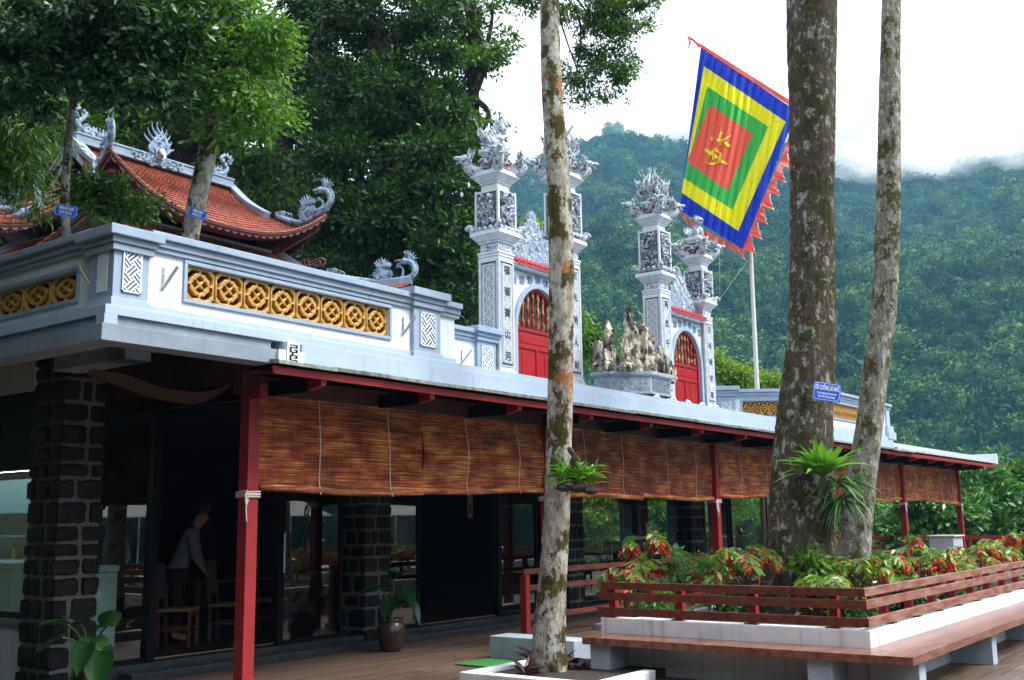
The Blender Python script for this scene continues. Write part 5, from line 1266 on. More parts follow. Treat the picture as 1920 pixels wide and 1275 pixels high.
# centre ornament: flames round a disc of two halves, clouds below
mb = MB(); c = rpt(297, 300); s = 0.62
for k in range(15):
    an = pi*(0.08+0.84*k/14); d = Vector((cos(an), 0, sin(an))); h = (0.28+0.20*sin(an)**3+0.08*(k % 2))*s*1.25
    flame(mb, c+d*0.16*s+Vector((0, 0, 0.12*s)), (1, 0, 0), Vector((cos(an)*0.55, 0, sin(an)+0.35)).normalized(), h*1.5, 0.05, 0.06*s, 0, 1.2 if k % 2 else -1.2)
mb.ell(c+Vector((0, 0.02, 0.18*s)), (0.34*s, 0.06, 0.34*s), 12, 8)
for k in range(14): curl(mb, c+Vector(((k-6.5)*0.12*s, -0.03, -0.16*s+0.09*s*((k*3) % 4)/2)), (1 if k > 6 else -1, 0, 0), (0, 0, 1), 0.13*s, 1.2, 0.04*s, 0, 10, k)
for k in range(8): flame(mb, c+Vector(((k-3.5)*0.22*s, 0, -0.12*s)), (1, 0, 0), Vector(((k-3.5)*0.3, 0, 1)).normalized(), 0.3*s, 0.2, 0.05*s)
orn = mb.build('ridge_flame', MAT['dragon'], roof, smooth=True)
def disc(cx, cz, r, col, nm, y=-0.085, half=None):
    n = 28
    if half is None: P = [(cx+r*cos(2*pi*k/n), cz+r*sin(2*pi*k/n)) for k in range(n)]
    else:
        P = [(r*cos(t), r*sin(t)) for t in [pi/2+half*pi*k/14 for k in range(15)]]
        # S-shaped return
        P += [(half*0+r/2*cos(t)*(1), -r/2+r/2*sin(t)) for t in [-pi/2+pi*k/8 for k in range(1, 8)]] if half > 0 else []
        if half > 0: P += [(-r/2*cos(t), r/2+r/2*sin(t)) for t in [-pi/2+pi*k/8 for k in range(1, 8)]]
        P = [(cx+x_, cz+z_) for x_, z_ in P]
    flat_shape(nm, [P], 0.02, (c.x, c.y+y, c.z+0.18*s), (1, 0, 0), (0, 0, 1), col, orn)
DK = mat('dark_slate_inlay', (0.03, 0.03, 0.035), 0.5)
disc(0, 0, 0.19*s, MAT['white'], 'medallion'); disc(0, 0, 0.175*s, DK, 'dark_half', -0.1, 1); disc(-0.01, 0.085*s, 0.03*s, MAT['white'], 'pearl', -0.115); disc(0.01, -0.085*s, 0.03*s, DK, 'pearl', -0.1)
# ridge-end dragons: fish-tailed scroll rising from the ridge
for px_, py_, sgn in ((425, 352, 1), (143, 268, -1)):
    mb = MB(); c = rpt(px_, py_, YR); c.x -= 0.1*sgn; c.z = RZ+0.24; u = Vector((sgn, 0, 0)); z = Vector((0, 0, 1))
    pth = catmull([c-u*0.35+z*0.05, c-u*0.05+z*0.12, c+u*0.12+z*0.3, c-u*0.02+z*0.48, c-u*0.1+z*0.62, c+u*0.08+z*0.72, c+u*0.26+z*0.62, c+u*0.24+z*0.48], 5)
    mb.tube(pth, [0.085*(1-0.62*i/len(pth)) for i in range(len(pth))], 8); curl(mb, c+u*0.2+z*0.52, u, z, 0.09, 1.0, 0.03)
    for i in range(4, len(pth)-2, 3): flame(mb, pth[i], u, (u*0.7+z).normalized(), 0.16, 0, 0.03)
    for k in range(12): curl(mb, c-u*(0.5-0.055*k)+z*(0.04+0.07*((k*5) % 4)), -u, z, 0.09, 1.2, 0.035, 0, 9, k)
    for k in range(6): flame(mb, c-u*(0.55-0.1*k)+z*0.1, -u, (z-u*0.3).normalized(), 0.26, 0.2, 0.04)
    mb.v = [tuple(c+(Vector(v)-c)*0.72) for v in mb.v]
    mb.build('ridge_dragon', MAT['dragon'], roof, smooth=True)
# corner ridges with dragons
for E_ in (eR, eL, [miry(p) for p in eL], [miry(p) for p in eR]):
    hip_dragon(roof, [E_[2]+Vector((0, 0, 0.04)), E_[3]+Vector((0, 0, 0.05)), E_[4]+Vector((0, 0, 0.06))], 0.74, 4)
# walls and posts below
LEX0, LEX1 = on_y(168, 420, 14.4).x, on_y(772, 520, 14.4).x
wx0, wx1, wy0, wy1 = TL.x+1.0, TRx-0.95, 17.0, 19.9
MB().box(wx0, wx1, wy0, wy1, 3.4, EZ+0.3).build('hall_wall', MAT['dark'], temple)
for xx in (wx0-0.1, (wx0+wx1)/2, wx1+0.1):
    mb = MB(); mb.lathe((xx, wy0-0.15, 5.2), [(0.14, 0), (0.14, EZ-5.3)], 14); mb.build('column', MAT['darkwood'], temple)
mb = MB(); mb.box(wx0-0.5, wx1+0.5, wy0-0.25, wy0-0.05, EZ-0.28, EZ-0.02); mb.box(wx0-0.3, wx0-0.05, wy0-0.3, wy1+0.3, EZ-0.26, EZ-0.03); mb.box(wx1+0.05, wx1+0.3, wy0-0.3, wy1+0.3, EZ-0.26, EZ-0.03)
for E_ in (eR, eL): mb.beam(Vector(((wx0+wx1)/2+(1 if E_ is eR else -1)*(wx1-wx0)/2, wy0-0.1, EZ-0.2)), E_[4]-Vector((0.15 if E_ is eR else -0.15, -0.15, 0.3)), 0.14, 0.16)
mb.build('eave_beam', MAT['darkwood'], temple)
mb = MB(); c = Vector((wx1+0.1, wy0-0.35, EZ-0.4))
for k in range(12): curl(mb, c+Vector((0.15+0.06*k, -0.06*k*0.9, 0.02*k)), (1, -0.7, 0), (0, 0, 1), 0.1, 1.2, 0.035, 0, 8, k)
mb.build('carved_bracket', MAT['darkwood'], temple)
# lower skirt roof
LT = on_y(772, 532, 14.4).z; LE = on_y(500, 512, 14.4).z-0.15; LW = on_y(480, 478, wy0-0.3).z+0.1
lR = [Vector((wx1+0.25, wy0-0.25, LW+0.05)), Vector(((wx1+LEX1)/2+0.1, (wy0+14.4)/2, (LW+LE)/2-0.1)), Vector((LEX1, 14.4, LT))]
lL = [Vector((wx0-0.25, wy0-0.25, LW+0.05)), Vector(((wx0+LEX0)/2-0.1, (wy0+14.4)/2, (LW+LE)/2-0.1)), Vector((LEX0, 14.4, LT))]
lower = MB().box(wx0-0.3, wx1+0.3, wy0-0.33, wy1+0.3, LW-0.05, LW+0.06).build('lower_roof', MAT['blue'], temple)
roof_side('roof_slope', curve_fn(lL), curve_fn(lR), LT-LE, 20, 0.16, lower, pw=2.6)
yb_ = 22.5
lLb = [Vector((p.x, wy1+0.25+(wy0-0.25-p.y), p.z)) for p in lL]; lRb = [Vector((p.x, wy1+0.25+(wy0-0.25-p.y), p.z)) for p in lR]
roof_side('roof_slope', curve_fn(lLb), curve_fn(lL), LT-LE, 12, 0.2, lower, pw=2.6); roof_side('roof_slope', curve_fn(lR), curve_fn(lRb), LT-LE, 12, 0.3, lower, pw=2.6)
for E_ in (lR, lL, lLb): 
    mb = MB(); pts = catmull(E_, 6)
    for i in range(len(pts)-1): mb.beam(pts[i]+Vector((0, 0, 0.06)), pts[i+1]+Vector((0, 0, 0.06)), 0.16, 0.14)
    mb.build('hip_ridge', MAT['ridge'], lower); hip_dragon(lower, [pts[-9]+Vector((0, 0, 0.1)), pts[-4]+Vector((0, 0, 0.1)), pts[-1]+Vector((0, 0, 0.06))], 0.66, 8)
# neighbouring hall whose roof corner shows at the far left
hall = thing('side_hall', 'dark side hall roof corner with red tiles at the far left edge', 'temple', (6.5, 19.0, 3.4))
HYE = 17.0; hz = on_y(20, 432, HYE).z; hx1 = on_y(62, 415, HYE).x
hR = [Vector((hx1-1.2, HYE+1.6, hz+1.2)), Vector((hx1-0.6, HYE+0.8, hz+0.45)), Vector((hx1, HYE, hz+0.22))]; hL = [p+Vector((-5, 0, 0)) for p in hR]
hr = MB().box(hx1-6, hx1-1.2, HYE+1.5, HYE+1.8, hz+1.1, hz+1.4).build('hall_roof', MAT['blue'], hall)
roof_side('roof_slope', curve_fn(hL), curve_fn(hR), 0.25, 12, 0.2, hr); hip_dragon(hr, [hR[0]+Vector((0.1, 0, 0)), hR[1]+Vector((0, 0, 0.1)), hR[2]+Vector((0, 0, 0.1))], 0.9, 3)
MB().box(hx1-5, hx1-1.1, HYE+1.4, HYE+5, 3.4, hz+0.3).build('hall_wall', MAT['dark'], hall)

# ================================================================ FLAGPOLE AND FLAG
PD = 26.0
pp = [on_v(1421, 760, PD), on_v(1408, 480, PD), on_v(1394, 260, PD), on_v(1385, 135, PD), on_v(1380, 15, PD)]
base = pp[0]+(pp[0]-pp[1])*1.0
pole = thing('flagpole', 'tall thin white flagpole rising behind the right parapet', 'flagpole', tuple(base))
MB().tube([base, pp[0], pp[1], pp[2], pp[3]], [0.07, 0.062, 0.05, 0.035, 0.028], 12).build('pole', mat('cream_pole_paint', (0.62, 0.60, 0.55), 0.5, var=0.08), pole, smooth=True)
MB().tube([pp[3], pp[4]], [0.014, 0.01], 8).build('mast', MAT['rope'], pole)
MB().tube([pp[1], on_v(1350, 560, PD-0.2), on_v(1349, 470, PD-0.2)], 0.006, 5).build('halyard', MAT['rope'], pole)
FD = 25.6
rings = [(1.0, [(1314, 88), (1494, 208), (1393, 467), (1274, 394)]), (0.80, [(1320, 124), (1473, 228), (1384, 433), (1278, 361)]), (0.60, [(1326, 162), (1441, 238), (1373, 393), (1283, 334)]), (0.40, [(1331, 195), (1411, 251), (1364, 358), (1288, 303)]), (0.0, [(1349, 275)]*4)]
FM = [mat('flag_red', (0.95, 0.14, 0.09), 0.7, trans=0.25), mat('flag_green', (0.06, 0.55, 0.11), 0.7, trans=0.2), mat('flag_yellow', (1.0, 0.92, 0.01), 0.7, trans=0.2), mat('flag_blue', (0.015, 0.06, 0.62), 0.7, trans=0.35)]
def ring_pt(u, v):
    m_ = max(abs(u), abs(v))
    if m_ < 1e-6: return (1349.0, 275.0)
    for (ma, A), (mb_, B2) in zip(rings[:-1], rings[1:]):
        if m_ >= mb_-1e-9: t = (m_-mb_)/(ma-mb_); break
    C_ = [(b[0]+(a[0]-b[0])*t, b[1]+(a[1]-b[1])*t) for a, b in zip(A, B2)]
    s, q = (u/m_+1)/2, (v/m_+1)/2      # s along the top edge, q downwards
    x_ = C_[0][0]*(1-s)*(1-q)+C_[1][0]*s*(1-q)+C_[2][0]*s*q+C_[3][0]*(1-s)*q
    y_ = C_[0][1]*(1-s)*(1-q)+C_[1][1]*s*(1-q)+C_[2][1]*s*q+C_[3][1]*(1-s)*q
    return x_, y_
def fold(px_, py_):
    a = (px_-1300)+(py_-90)*0.16
    return 0.035*sin(a*0.42+sin(py_*0.02)*1.5)+0.022*sin(a*0.95+py_*0.012)+0.09*sin(a*0.06)
def flag_p(px_, py_, dd=0.0): return on_v(px_, py_, FD+fold(px_, py_)*1.6+dd)
flag = thing('festival_flag', 'large square festival flag of nested red, green, yellow and blue squares', 'flag', tuple(on_v(1300, 80, FD)))
Ng = 80; mb = MB(); P_ = [[flag_p(*ring_pt(-1+2*i/Ng, -1+2*j/Ng)) for i in range(Ng+1)] for j in range(Ng+1)]; mb.grid(P_)
mb.m = []
for j in range(Ng):
    for i in range(Ng):
        m_ = max(abs(-1+2*(i+.5)/Ng), abs(-1+2*(j+.5)/Ng)); mb.m.append(0 if m_ < .4 else 1 if m_ < .6 else 2 if m_ < .8 else 3)
mb.build('cloth', FM, flag, smooth=True)
# sleeve along the upper edge, and the tapering cord end
mb = MB(); R_ = []
for k in range(31):
    t = k/30; x_, y_ = 1311+(1496-1311)*t, 84+(204-84)*t; w_ = 7+5*t; R_.append([flag_p(x_-w_*0.2, y_-w_*0.7, -0.02), flag_p(x_+3, y_+6, -0.02)])
mb.grid(R_); mb.build('sleeve', FM[0], flag, smooth=True)
MB().tube([flag_p(1313, 88), flag_p(1301, 76), flag_p(1291, 70), flag_p(1294, 80), flag_p(1290, 92)], [0.035, 0.03, 0.04, 0.03, 0.01], 6).build('sleeve_end', FM[0], flag)
def frill(path, n, ln, out, name):
    mb = MB()
    for k in range(n):
        for q in range(6):
            def P(t, d): 
                i = t*(len(path)-1); a = min(int(i), len(path)-2); f_ = i-a; x_ = path[a][0]+(path[a+1][0]-path[a][0])*f_; y_ = path[a][1]+(path[a+1][1]-path[a][1])*f_
                return flag_p(x_+out[0]*d, y_+out[1]*d, 0.01)
            t0, t1 = (k+q/6)/n, (k+(q+1)/6)/n
            # curved shark-tooth: long on one side
            def dep(s): return ln*(0.28+0.72*(1-s)**1.6)
            s0, s1 = q/6, (q+1)/6
            a, b, c, d = P(t0, 0), P(t1, 0), P(min(1, t1+(1-s1)*0.3/n), dep(s1)), P(min(1, t0+(1-s0)*0.3/n), dep(s0)); mb.add([a, b, c, d], [(0, 1, 2, 3)], 0)
            e = P(min(1, t1+(1-s1)*0.3/n), dep(s1)+2.2); f2 = P(min(1, t0+(1-s0)*0.3/n), dep(s0)+2.2); mb.add([d, c, e, f2], [(0, 1, 2, 3)], 1)
    return mb.build(name, [FM[0], MAT['white']], flag)
frill([(1494, 208), (1468, 290), (1430, 375), (1393, 467)][::-1], 10, 27, (0.75, 0.62), 'frill')
frill([(1393, 467), (1350, 447), (1310, 425), (1274, 394)], 9, 24, (0.35, 0.9), 'frill')
# the two brushed characters, yellow
def G(x_, y_): return (1300+x_/12.75, 230+y_/12.75)
ST = [[(455, 310, 20), (450, 370, 34), (455, 430, 18)], [(680, 215, 22), (640, 310, 26), (590, 390, 30), (570, 440, 20)], [(575, 435, 22), (680, 420, 26), (790, 370, 22), (905, 300, 8)],
      [(640, 400, 20), (720, 450, 26), (800, 510, 34), (880, 580, 38)], [(645, 480, 24), (645, 540, 26)],
      [(270, 625, 40), (370, 700, 42), (500, 780, 36), (600, 850, 34), (690, 930, 30), (820, 990, 26)], [(500, 620, 34), (440, 720, 32), (370, 830, 34), (340, 940, 30), (345, 975, 26)],
      [(500, 620, 28), (590, 690, 26), (670, 760, 28)], [(670, 760, 26), (630, 850, 30), (580, 960, 26)], [(345, 975, 26), (450, 985, 26), (580, 955, 26)], [(480, 820, 22), (470, 880, 20)]]
mb = MB()
for st in ST:
    pts = catmull([(a, b, w_) for a, b, w_ in st], 6); L2 = []
    for i, p in enumerate(pts):
        d = (pts[min(i+1, len(pts)-1)]-pts[max(i-1, 0)]); d.z = 0; d.normalize(); nx, ny = -d.y, d.x
        a, b = G(p.x+nx*p.z, p.y+ny*p.z), G(p.x-nx*p.z, p.y-ny*p.z); L2.append([flag_p(*a, -0.03), flag_p(*b, -0.03)])
    mb.grid(L2)
mb.build('painted_character', mat('yellow_paint', (0.9, 0.75, 0.02), 0.6), flag)

# ================================================================ TREES
BK = {'pale': bark('pale_lichened_bark', (0.30, 0.265, 0.21), (0.44, 0.43, 0.38), (0.075, 0.06, 0.012), 0.75, 0.75, 0.9, 0.5, rust=(0.32, 0.12, 0.04)),
      'dark': bark('dark_mossy_bark', (0.075, 0.058, 0.040), (0.30, 0.31, 0.26), (0.055, 0.05, 0.012), 0.5, 0.7, 1.1, 1.0, rust=(0.16, 0.08, 0.04)),
      'slim': bark('slim_lichened_bark', (0.22, 0.20, 0.155), (0.40, 0.41, 0.37), (0.085, 0.08, 0.02), 0.55, 0.65, 1.3, 0.5),
      'umber': bark('umber_bark', (0.05, 0.04, 0.03), (0.10, 0.10, 0.08), (0.03, 0.035, 0.01), 0.3, 0.4, 0.7, 0.8)}  # last one is the darkest bark, for limbs and far trunks
def trunk_mesh(name, prof, dist, mt, parent, seed=1, n=30, rough=0.04, step=0.07, flare=0.0):
    """prof: (px centre, py, px width) down the trunk; dist = horizontal distance of its upright plane"""
    rg = np.random.default_rng(seed); P = []; R_ = []
    for cx, cy_, w_ in prof:
        a = on_v(cx, cy_, dist); b = on_v(cx+w_/2, cy_, dist); P.append(a); R_.append((b-a).length)
    pts = catmull(P, 8); rs = catmull([(r_, 0, 0) for r_ in R_], 8); rows = []; acc = []
    L_ = [0]
    for a, b in zip(pts[:-1], pts[1:]): L_.append(L_[-1]+(b-a).length)
    m = max(8, int(L_[-1]/step)); V = []
    ph = rg.uniform(0, 6, 12)
    for i in range(m+1):
        s = L_[-1]*i/m; k = max(0, min(len(L_)-2, int(np.searchsorted(L_, s))-1)); t = (s-L_[k])/max(1e-6, L_[k+1]-L_[k]); p = pts[k].lerp(pts[k+1], t); r_ = rs[k].lerp(rs[k+1], t).x
        fl = flare*max(0, (i/m-0.86)/0.14)**2
        for j in range(n):
            an = 2*pi*j/n; d = 1+rough*(sin(an*2+ph[0]+s*0.7)+0.6*sin(an*3+ph[1]-s*1.3)+0.5*sin(an*5+ph[2]+s*2.2)*0.7+0.4*sin(an*9+ph[3]+s*3))+fl*(1+0.8*sin(an*3+ph[4]))+rg.normal()*rough*0.22
            V.append((p.x+r_*d*cos(an), p.y+r_*d*sin(an), p.z))
    Q = [(i*n+j, (i+1)*n+j, (i+1)*n+(j+1) % n, i*n+(j+1) % n) for i in range(m) for j in range(n)]
    return link_mesh(name, np_mesh(name, V, Q, [mt], smooth=True), parent), pts, R_
def tree(name, label, cat, base, group=None): return thing(name, label, cat, tuple(base), group)
def blobs_px(lst, dist, dz=0.75):
    out_ = []
    for it in lst:
        px_, py_, r_ = it[:3]; dd = it[3] if len(it) > 3 else 0; c = on_v(px_, py_, dist+dd); e = on_v(px_+r_, py_, dist+dd); q = (e-c).length; out_.append((c.x, c.y, c.z, q, q, q*dz))
    return out_
def make_crown(parent, bl, n, per, size, aspect, mt, seed, name='crown', **kw):
    rg = np.random.default_rng(seed); V, Q = crown(bl, n, per, size, aspect, rg, **kw)
    return link_mesh(name, np_mesh(name, V, Q, [mt]), parent)
def limbs(parent, start, bl, r0, mt, seed, name='limb', k=10):
    rg = random.Random(seed); mb = MB(); start = Vector(start)
    for b in rg.sample(bl, min(k, len(bl))):
        c = Vector(b[:3]); mid = start.lerp(c, 0.5)+Vector((rg.uniform(-.3, .3), rg.uniform(-.3, .3), rg.uniform(0.1, 0.5)))
        mb.tube(catmull([start, mid, c], 4), [r0*(1-0.09*i) for i in range(9)], 6)
        for q in range(3):
            e = c+Vector((rg.uniform(-1, 1)*b[3], rg.uniform(-1, 1)*b[4], rg.uniform(-.6, .8)*b[5]))*0.9; mb.tube([mid.lerp(c, rg.uniform(0.3, 0.9)), (mid+e)/2+Vector((0, 0, .1)), e], [r0*0.35, r0*0.22, r0*0.08], 5)
    return mb.build(name, mt, parent)

# 1 slim pale trunk in the middle
T1 = tree('pale_trunk_tree', 'slim pale tree with moss patches rising from the square kerb in centre foreground', 'tree', on_v(1031, 1255, 11.73))
trunk_mesh('trunk', [(1029, -60, 35), (1030, 0, 36), (1035, 170, 39.5), (1046, 330, 43), (1052, 480, 45), (1052, 640, 45), (1051, 760, 46), (1047, 870, 47), (1041, 1000, 50), (1032, 1150, 56), (1030, 1262, 62)], 11.73, BK['pale'], T1, 3, rough=0.045, step=0.05, flare=0.2)
# 2 big dark trunk, 3 slim leaning trunk in the planter
T2 = tree('big_trunk_tree', 'massive dark trunk crusted with lichen growing in the corner planter', 'tree', on_v(1500, 1160, 13.69))
trunk_mesh('trunk', [(1524, -60, 92), (1523, 0, 91), (1523, 250, 86), (1523, 450, 85), (1519, 640, 90), (1512, 750, 98), (1507, 850, 106), (1502, 950, 114), (1500, 1050, 122), (1499, 1190, 140)], 13.69, BK['dark'], T2, 5, n=56, rough=0.045, step=0.05, flare=0.28)
T3 = tree('leaning_trunk_tree', 'slim leaning trunk with pale blotches just right of the massive trunk', 'tree', on_v(1598, 1150, 14.5))
trunk_mesh('trunk', [(1672, -60, 34), (1671, 0, 34), (1668, 200, 38), (1665, 420, 43), (1654, 600, 48), (1641, 700, 49), (1630, 800, 52), (1612, 930, 60), (1599, 1060, 66), (1590, 1190, 80)], 14.5, BK['slim'], T3, 8, rough=0.045, flare=0.2)
# 4 leaning trunk with the bright crown, behind the left parapet
T4 = tree('leaning_tree', 'leaning mossy tree with fresh green crown in front of the orange tiled roof', 'tree', on_v(356, 480, 11.5))
trunk_mesh('trunk', [(430, 40, 22), (412, 130, 27), (398, 220, 31), (383, 310, 33), (368, 380, 33), (356, 445, 32), (352, 480, 33)], 11.5, BK['pale'], T4, 12, rough=0.05, n=20)
bl = blobs_px([(300, 30, 80), (380, 90, 75), (450, 70, 75), (410, 160, 45), (470, 190, 50), (345, 150, 45, .5), (440, 250, 30), (500, 240, 28), (395, 20, 80, .5), (270, 90, 45), (500, 130, 40, .5), (340, -30, 90)], 11.2)
make_crown(T4, bl, 1500, 13, 0.085, 0.42, MAT['leaf_bright'], 41, spread=0.10, droop=0.6, boughs=0.2)
limbs(T4, on_v(405, 170, 11.4), bl, 0.05, BK['umber'], 2)
# 5 thin trunk with dark glossy leaves at the left
T5 = tree('glossy_tree', 'thin tree with dark glossy leaves behind the corner pilaster at the far left', 'tree', on_v(122, 470, 11.2))
trunk_mesh('trunk', [(168, 60, 13), (142, 170, 14), (130, 250, 15), (124, 330, 16), (122, 400, 17), (124, 445, 17), (126, 480, 18)], 11.2, BK['pale'], T5, 14, rough=0.06, n=16)
bl = blobs_px([(230, 40, 60), (300, 90, 45), (255, 130, 40), (320, 165, 45), (190, 120, 40), (150, 40, 80), (120, 130, 50), (340, 60, 40), (300, 190, 25), (215, 175, 30), (60, 60, 90), (20, 160, 70)], 10.6)
make_crown(T5, bl, 1300, 11, 0.10, 0.45, MAT['leaf_gloss'], 51, spread=0.09, droop=0.4, boughs=0.2)
limbs(T5, on_v(150, 140, 11.0), bl, 0.045, BK['umber'], 5)
# 6 narrow-leaved shrub at the left edge
T6 = tree('narrow_leaved_tree', 'narrow leaved tree with drooping foliage at the left edge', 'tree', on_v(-30, 560, 12.5))
MB().tube([on_v(-30, 560, 12.6), on_v(-10, 330, 12.6), on_v(30, 180, 12.6)], [0.09, 0.07, 0.03], 10).build('trunk', BK['umber'], T6, smooth=True)
bl = blobs_px([(30, 250, 60), (-30, 300, 80), (40, 330, 35), (65, 380, 20), (20, 180, 60), (-60, 200, 90)], 12.2)
make_crown(T6, bl, 900, 9, 0.17, 0.13, MAT['leaf_mid'], 61, spread=0.12, droop=1.1)
# the tall tree off to the left whose lowest boughs reach into the upper left corner and shade the corner of the terrace
T9 = tree('overhanging_tree', 'heavy dark boughs reaching in at the upper left corner above the side parapet', 'tree', (1.0, 14.5, -0.4))
MB().tube([(1.0, 14.5, -0.4), (1.1, 14.2, 4), (1.4, 13, 9)], [0.4, 0.33, 0.2], 14).build('trunk', BK['umber'], T9, smooth=True)
bl = [(1.6, 10.2, 7.4, 2.6, 2.6, 1.6), (2.6, 13.6, 7.0, 2.6, 2.6, 2.2), (-0.6, 11.5, 5.2, 2.6, 2.6, 1.8), (-1.5, 8.5, 5.0, 2.5, 2.5, 1.8), (0.8, 16.5, 6.0, 3, 3, 3), (-4, 12, 4, 3, 3, 3), (-2.5, 17, 4, 3, 3, 3)]
make_crown(T9, bl, 5200, 10, 0.32, 0.5, MAT['leaf_gloss'], 91, spread=0.22); limbs(T9, (1.2, 13.8, 6), bl, 0.12, BK['umber'], 9)
bl = [(-9, 12, 5, 4, 4, 5), (-9, 5, 5, 4, 4, 5), (-9, -2, 5, 4, 4, 5), (-7, 18, 5, 4, 4, 5), (-8, 9, 10, 4, 5, 4), (-8, 0, 10, 4, 5, 4), (-5, 15, 9, 3, 4, 3)]
make_crown(T9, bl, 4200, 10, 0.6, 0.5, MAT['leaf_gloss'], 92, spread=0.4)  # unseen leaf masses added out of view to shade the left-facing sides
# foliage spray hanging in front of the tiled roof
T7 = tree('young_tree', 'young tree whose leafy sprays hang before the dark gable of the tiled roof', 'tree', on_v(232, 480, 11.9))
MB().tube([on_v(232, 490, 11.9), on_v(225, 420, 11.9), on_v(205, 360, 11.9)], [0.03, 0.025, 0.012], 8).build('trunk', BK['umber'], T7)
bl = blobs_px([(165, 345, 30), (205, 350, 28), (210, 372, 34), (250, 395, 30), (180, 385, 25), (140, 372, 20), (285, 385, 14)], 11.8, 0.45)
make_crown(T7, bl, 330, 7, 0.10, 0.36, MAT['leaf_mid'], 71, spread=0.08, droop=0.5)

# 8.. big trees behind the temple
def back_tree(name, label, dist, bl_px, leafm, n, per, size, aspect, seed, trunkp=None, spread=0.28, group='tall trees behind the temple', **kw):
    bl = blobs_px(bl_px, dist); cx = sum(b[0] for b in bl)/len(bl); cy_ = sum(b[1] for b in bl)/len(bl)
    base = Vector((cx, cy_, float(terrain(np.array(cx), np.array(cy_))))) if trunkp is None else on_v(trunkp[-1][0], trunkp[-1][1], dist)
    t = tree(name, label, 'tree', base, group)
    if trunkp: trunk_mesh('trunk', trunkp, dist, BK['umber'], t, seed, n=18, rough=0.05, step=0.2); st = on_v(trunkp[0][0], trunkp[0][1], dist)
    else:
        top = Vector((cx, cy_, max(b[2] for b in bl))); MB().tube(catmull([base, base.lerp(top, 0.5)+Vector((.3, .2, 0)), top], 5), [0.32*(1-0.06*i) for i in range(11)], 10).build('trunk', BK['umber'], t, smooth=True); st = Vector((cx, cy_, sum(b[2] for b in bl)/len(bl)-0.8))
    kw.setdefault('boughs', 0.55 if dist < 36 else 0.9)
    if dist < 20: kw['boughs'] = 0.22
    make_crown(t, bl, n, per, size, aspect, leafm, seed, spread=spread*0.75, **kw); limbs(t, st, bl, 0.11 if dist > 20 else 0.03, BK['umber'], seed, k=12 if dist > 20 else 6)
    return t
back_tree('dark_evergreen_tree', 'huge dark evergreen filling the middle between the tiled roof and the left gate', 25, [(640, 50, 100), (740, 20, 110), (690, 130, 95), (790, 110, 85), (620, 200, 80), (740, 210, 90), (815, 200, 55), (660, 290, 85), (770, 290, 80), (700, 380, 85), (820, 350, 60), (640, 400, 60), (760, 450, 85), (850, 440, 55), (690, 500, 75), (830, 530, 65), (760, 570, 70), (870, 590, 50), (600, 470, 50), (878, 330, 38), (882, 420, 38), (885, 520, 38)],
          MAT['leaf_dark'], 3000, 20, 0.19, 0.36, 81, [(700, 60, 14), (720, 250, 18), (735, 420, 22), (728, 640, 30)], spread=0.22, shell=(0.8, 1.04), up=0.25)
back_tree('dark_evergreen_tree', 'dark evergreen with a branch reaching right over the left gate lion', 28, [(850, 60, 45), (900, 100, 38), (925, 80, 22), (870, 150, 45), (895, 20, 30), (920, 110, 22), (850, 250, 50), (900, 260, 28), (915, 235, 20), (860, 330, 40), (830, 10, 60), (925, 10, 16)],
          MAT['leaf_mid'], 900, 12, 0.19, 0.36, 83, spread=0.18)
back_tree('thick_trunk_tree', 'thick dark trunk with sky gaps in its crown behind the tiled roof', 30, [(560, 40, 50), (470, 110, 55), (600, 120, 50), (430, 220, 60), (540, 200, 50), (590, 270, 45), (450, 20, 40), (500, 330, 40), (460, 380, 40), (580, 370, 40), (510, 70, 25), (640, 20, 50)],
          MAT['leaf_dark'], 1700, 12, 0.2, 0.36, 85, [(580, -20, 36), (545, 150, 40), (525, 300, 44), (518, 420, 50), (512, 560, 58)], spread=0.22)
back_tree('mid_green_tree', 'leafy mid green tree behind the ridge flame ornament', 26, [(250, 200, 70), (330, 240, 60), (440, 260, 45), (420, 330, 35), (200, 270, 55), (480, 300, 35), (380, 170, 70), (120, 200, 70), (500, 350, 28), (300, 130, 80)],
          MAT['leaf_mid'], 2200, 10, 0.2, 0.4, 87, spread=0.22)
k = 0
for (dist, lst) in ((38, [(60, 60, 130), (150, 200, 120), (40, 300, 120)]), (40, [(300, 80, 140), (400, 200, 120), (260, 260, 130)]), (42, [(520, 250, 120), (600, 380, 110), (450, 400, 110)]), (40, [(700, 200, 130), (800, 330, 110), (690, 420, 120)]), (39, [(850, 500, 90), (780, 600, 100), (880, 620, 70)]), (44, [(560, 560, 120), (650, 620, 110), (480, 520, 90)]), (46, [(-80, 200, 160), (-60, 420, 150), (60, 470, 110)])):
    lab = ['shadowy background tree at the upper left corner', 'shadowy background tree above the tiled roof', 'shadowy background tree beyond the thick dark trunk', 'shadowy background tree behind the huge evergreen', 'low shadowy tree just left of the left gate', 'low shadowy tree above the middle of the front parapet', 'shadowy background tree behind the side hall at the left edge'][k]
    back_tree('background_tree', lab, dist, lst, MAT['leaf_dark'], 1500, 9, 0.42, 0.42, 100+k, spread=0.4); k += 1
# crown behind the pale trunk, against the white sky
back_tree('spreading_tree', 'leafy crown against white sky right behind the top of the slim pale trunk', 19, [(1090, 15, 45), (1150, 20, 50), (1195, 45, 30), (1120, 75, 42), (1170, 95, 32), (1090, 130, 34), (1140, 150, 30), (1180, 140, 22), (1075, 180, 18), (1105, 195, 12), (1205, 10, 22), (975, 5, 22), (1000, -10, 30), (1155, 190, 10)],
          MAT['leaf_mid'], 950, 15, 0.085, 0.4, 121, [(1034, -40, 12), (1040, 200, 14), (1050, 700, 16)], spread=0.10, group='tall trees behind the temple')
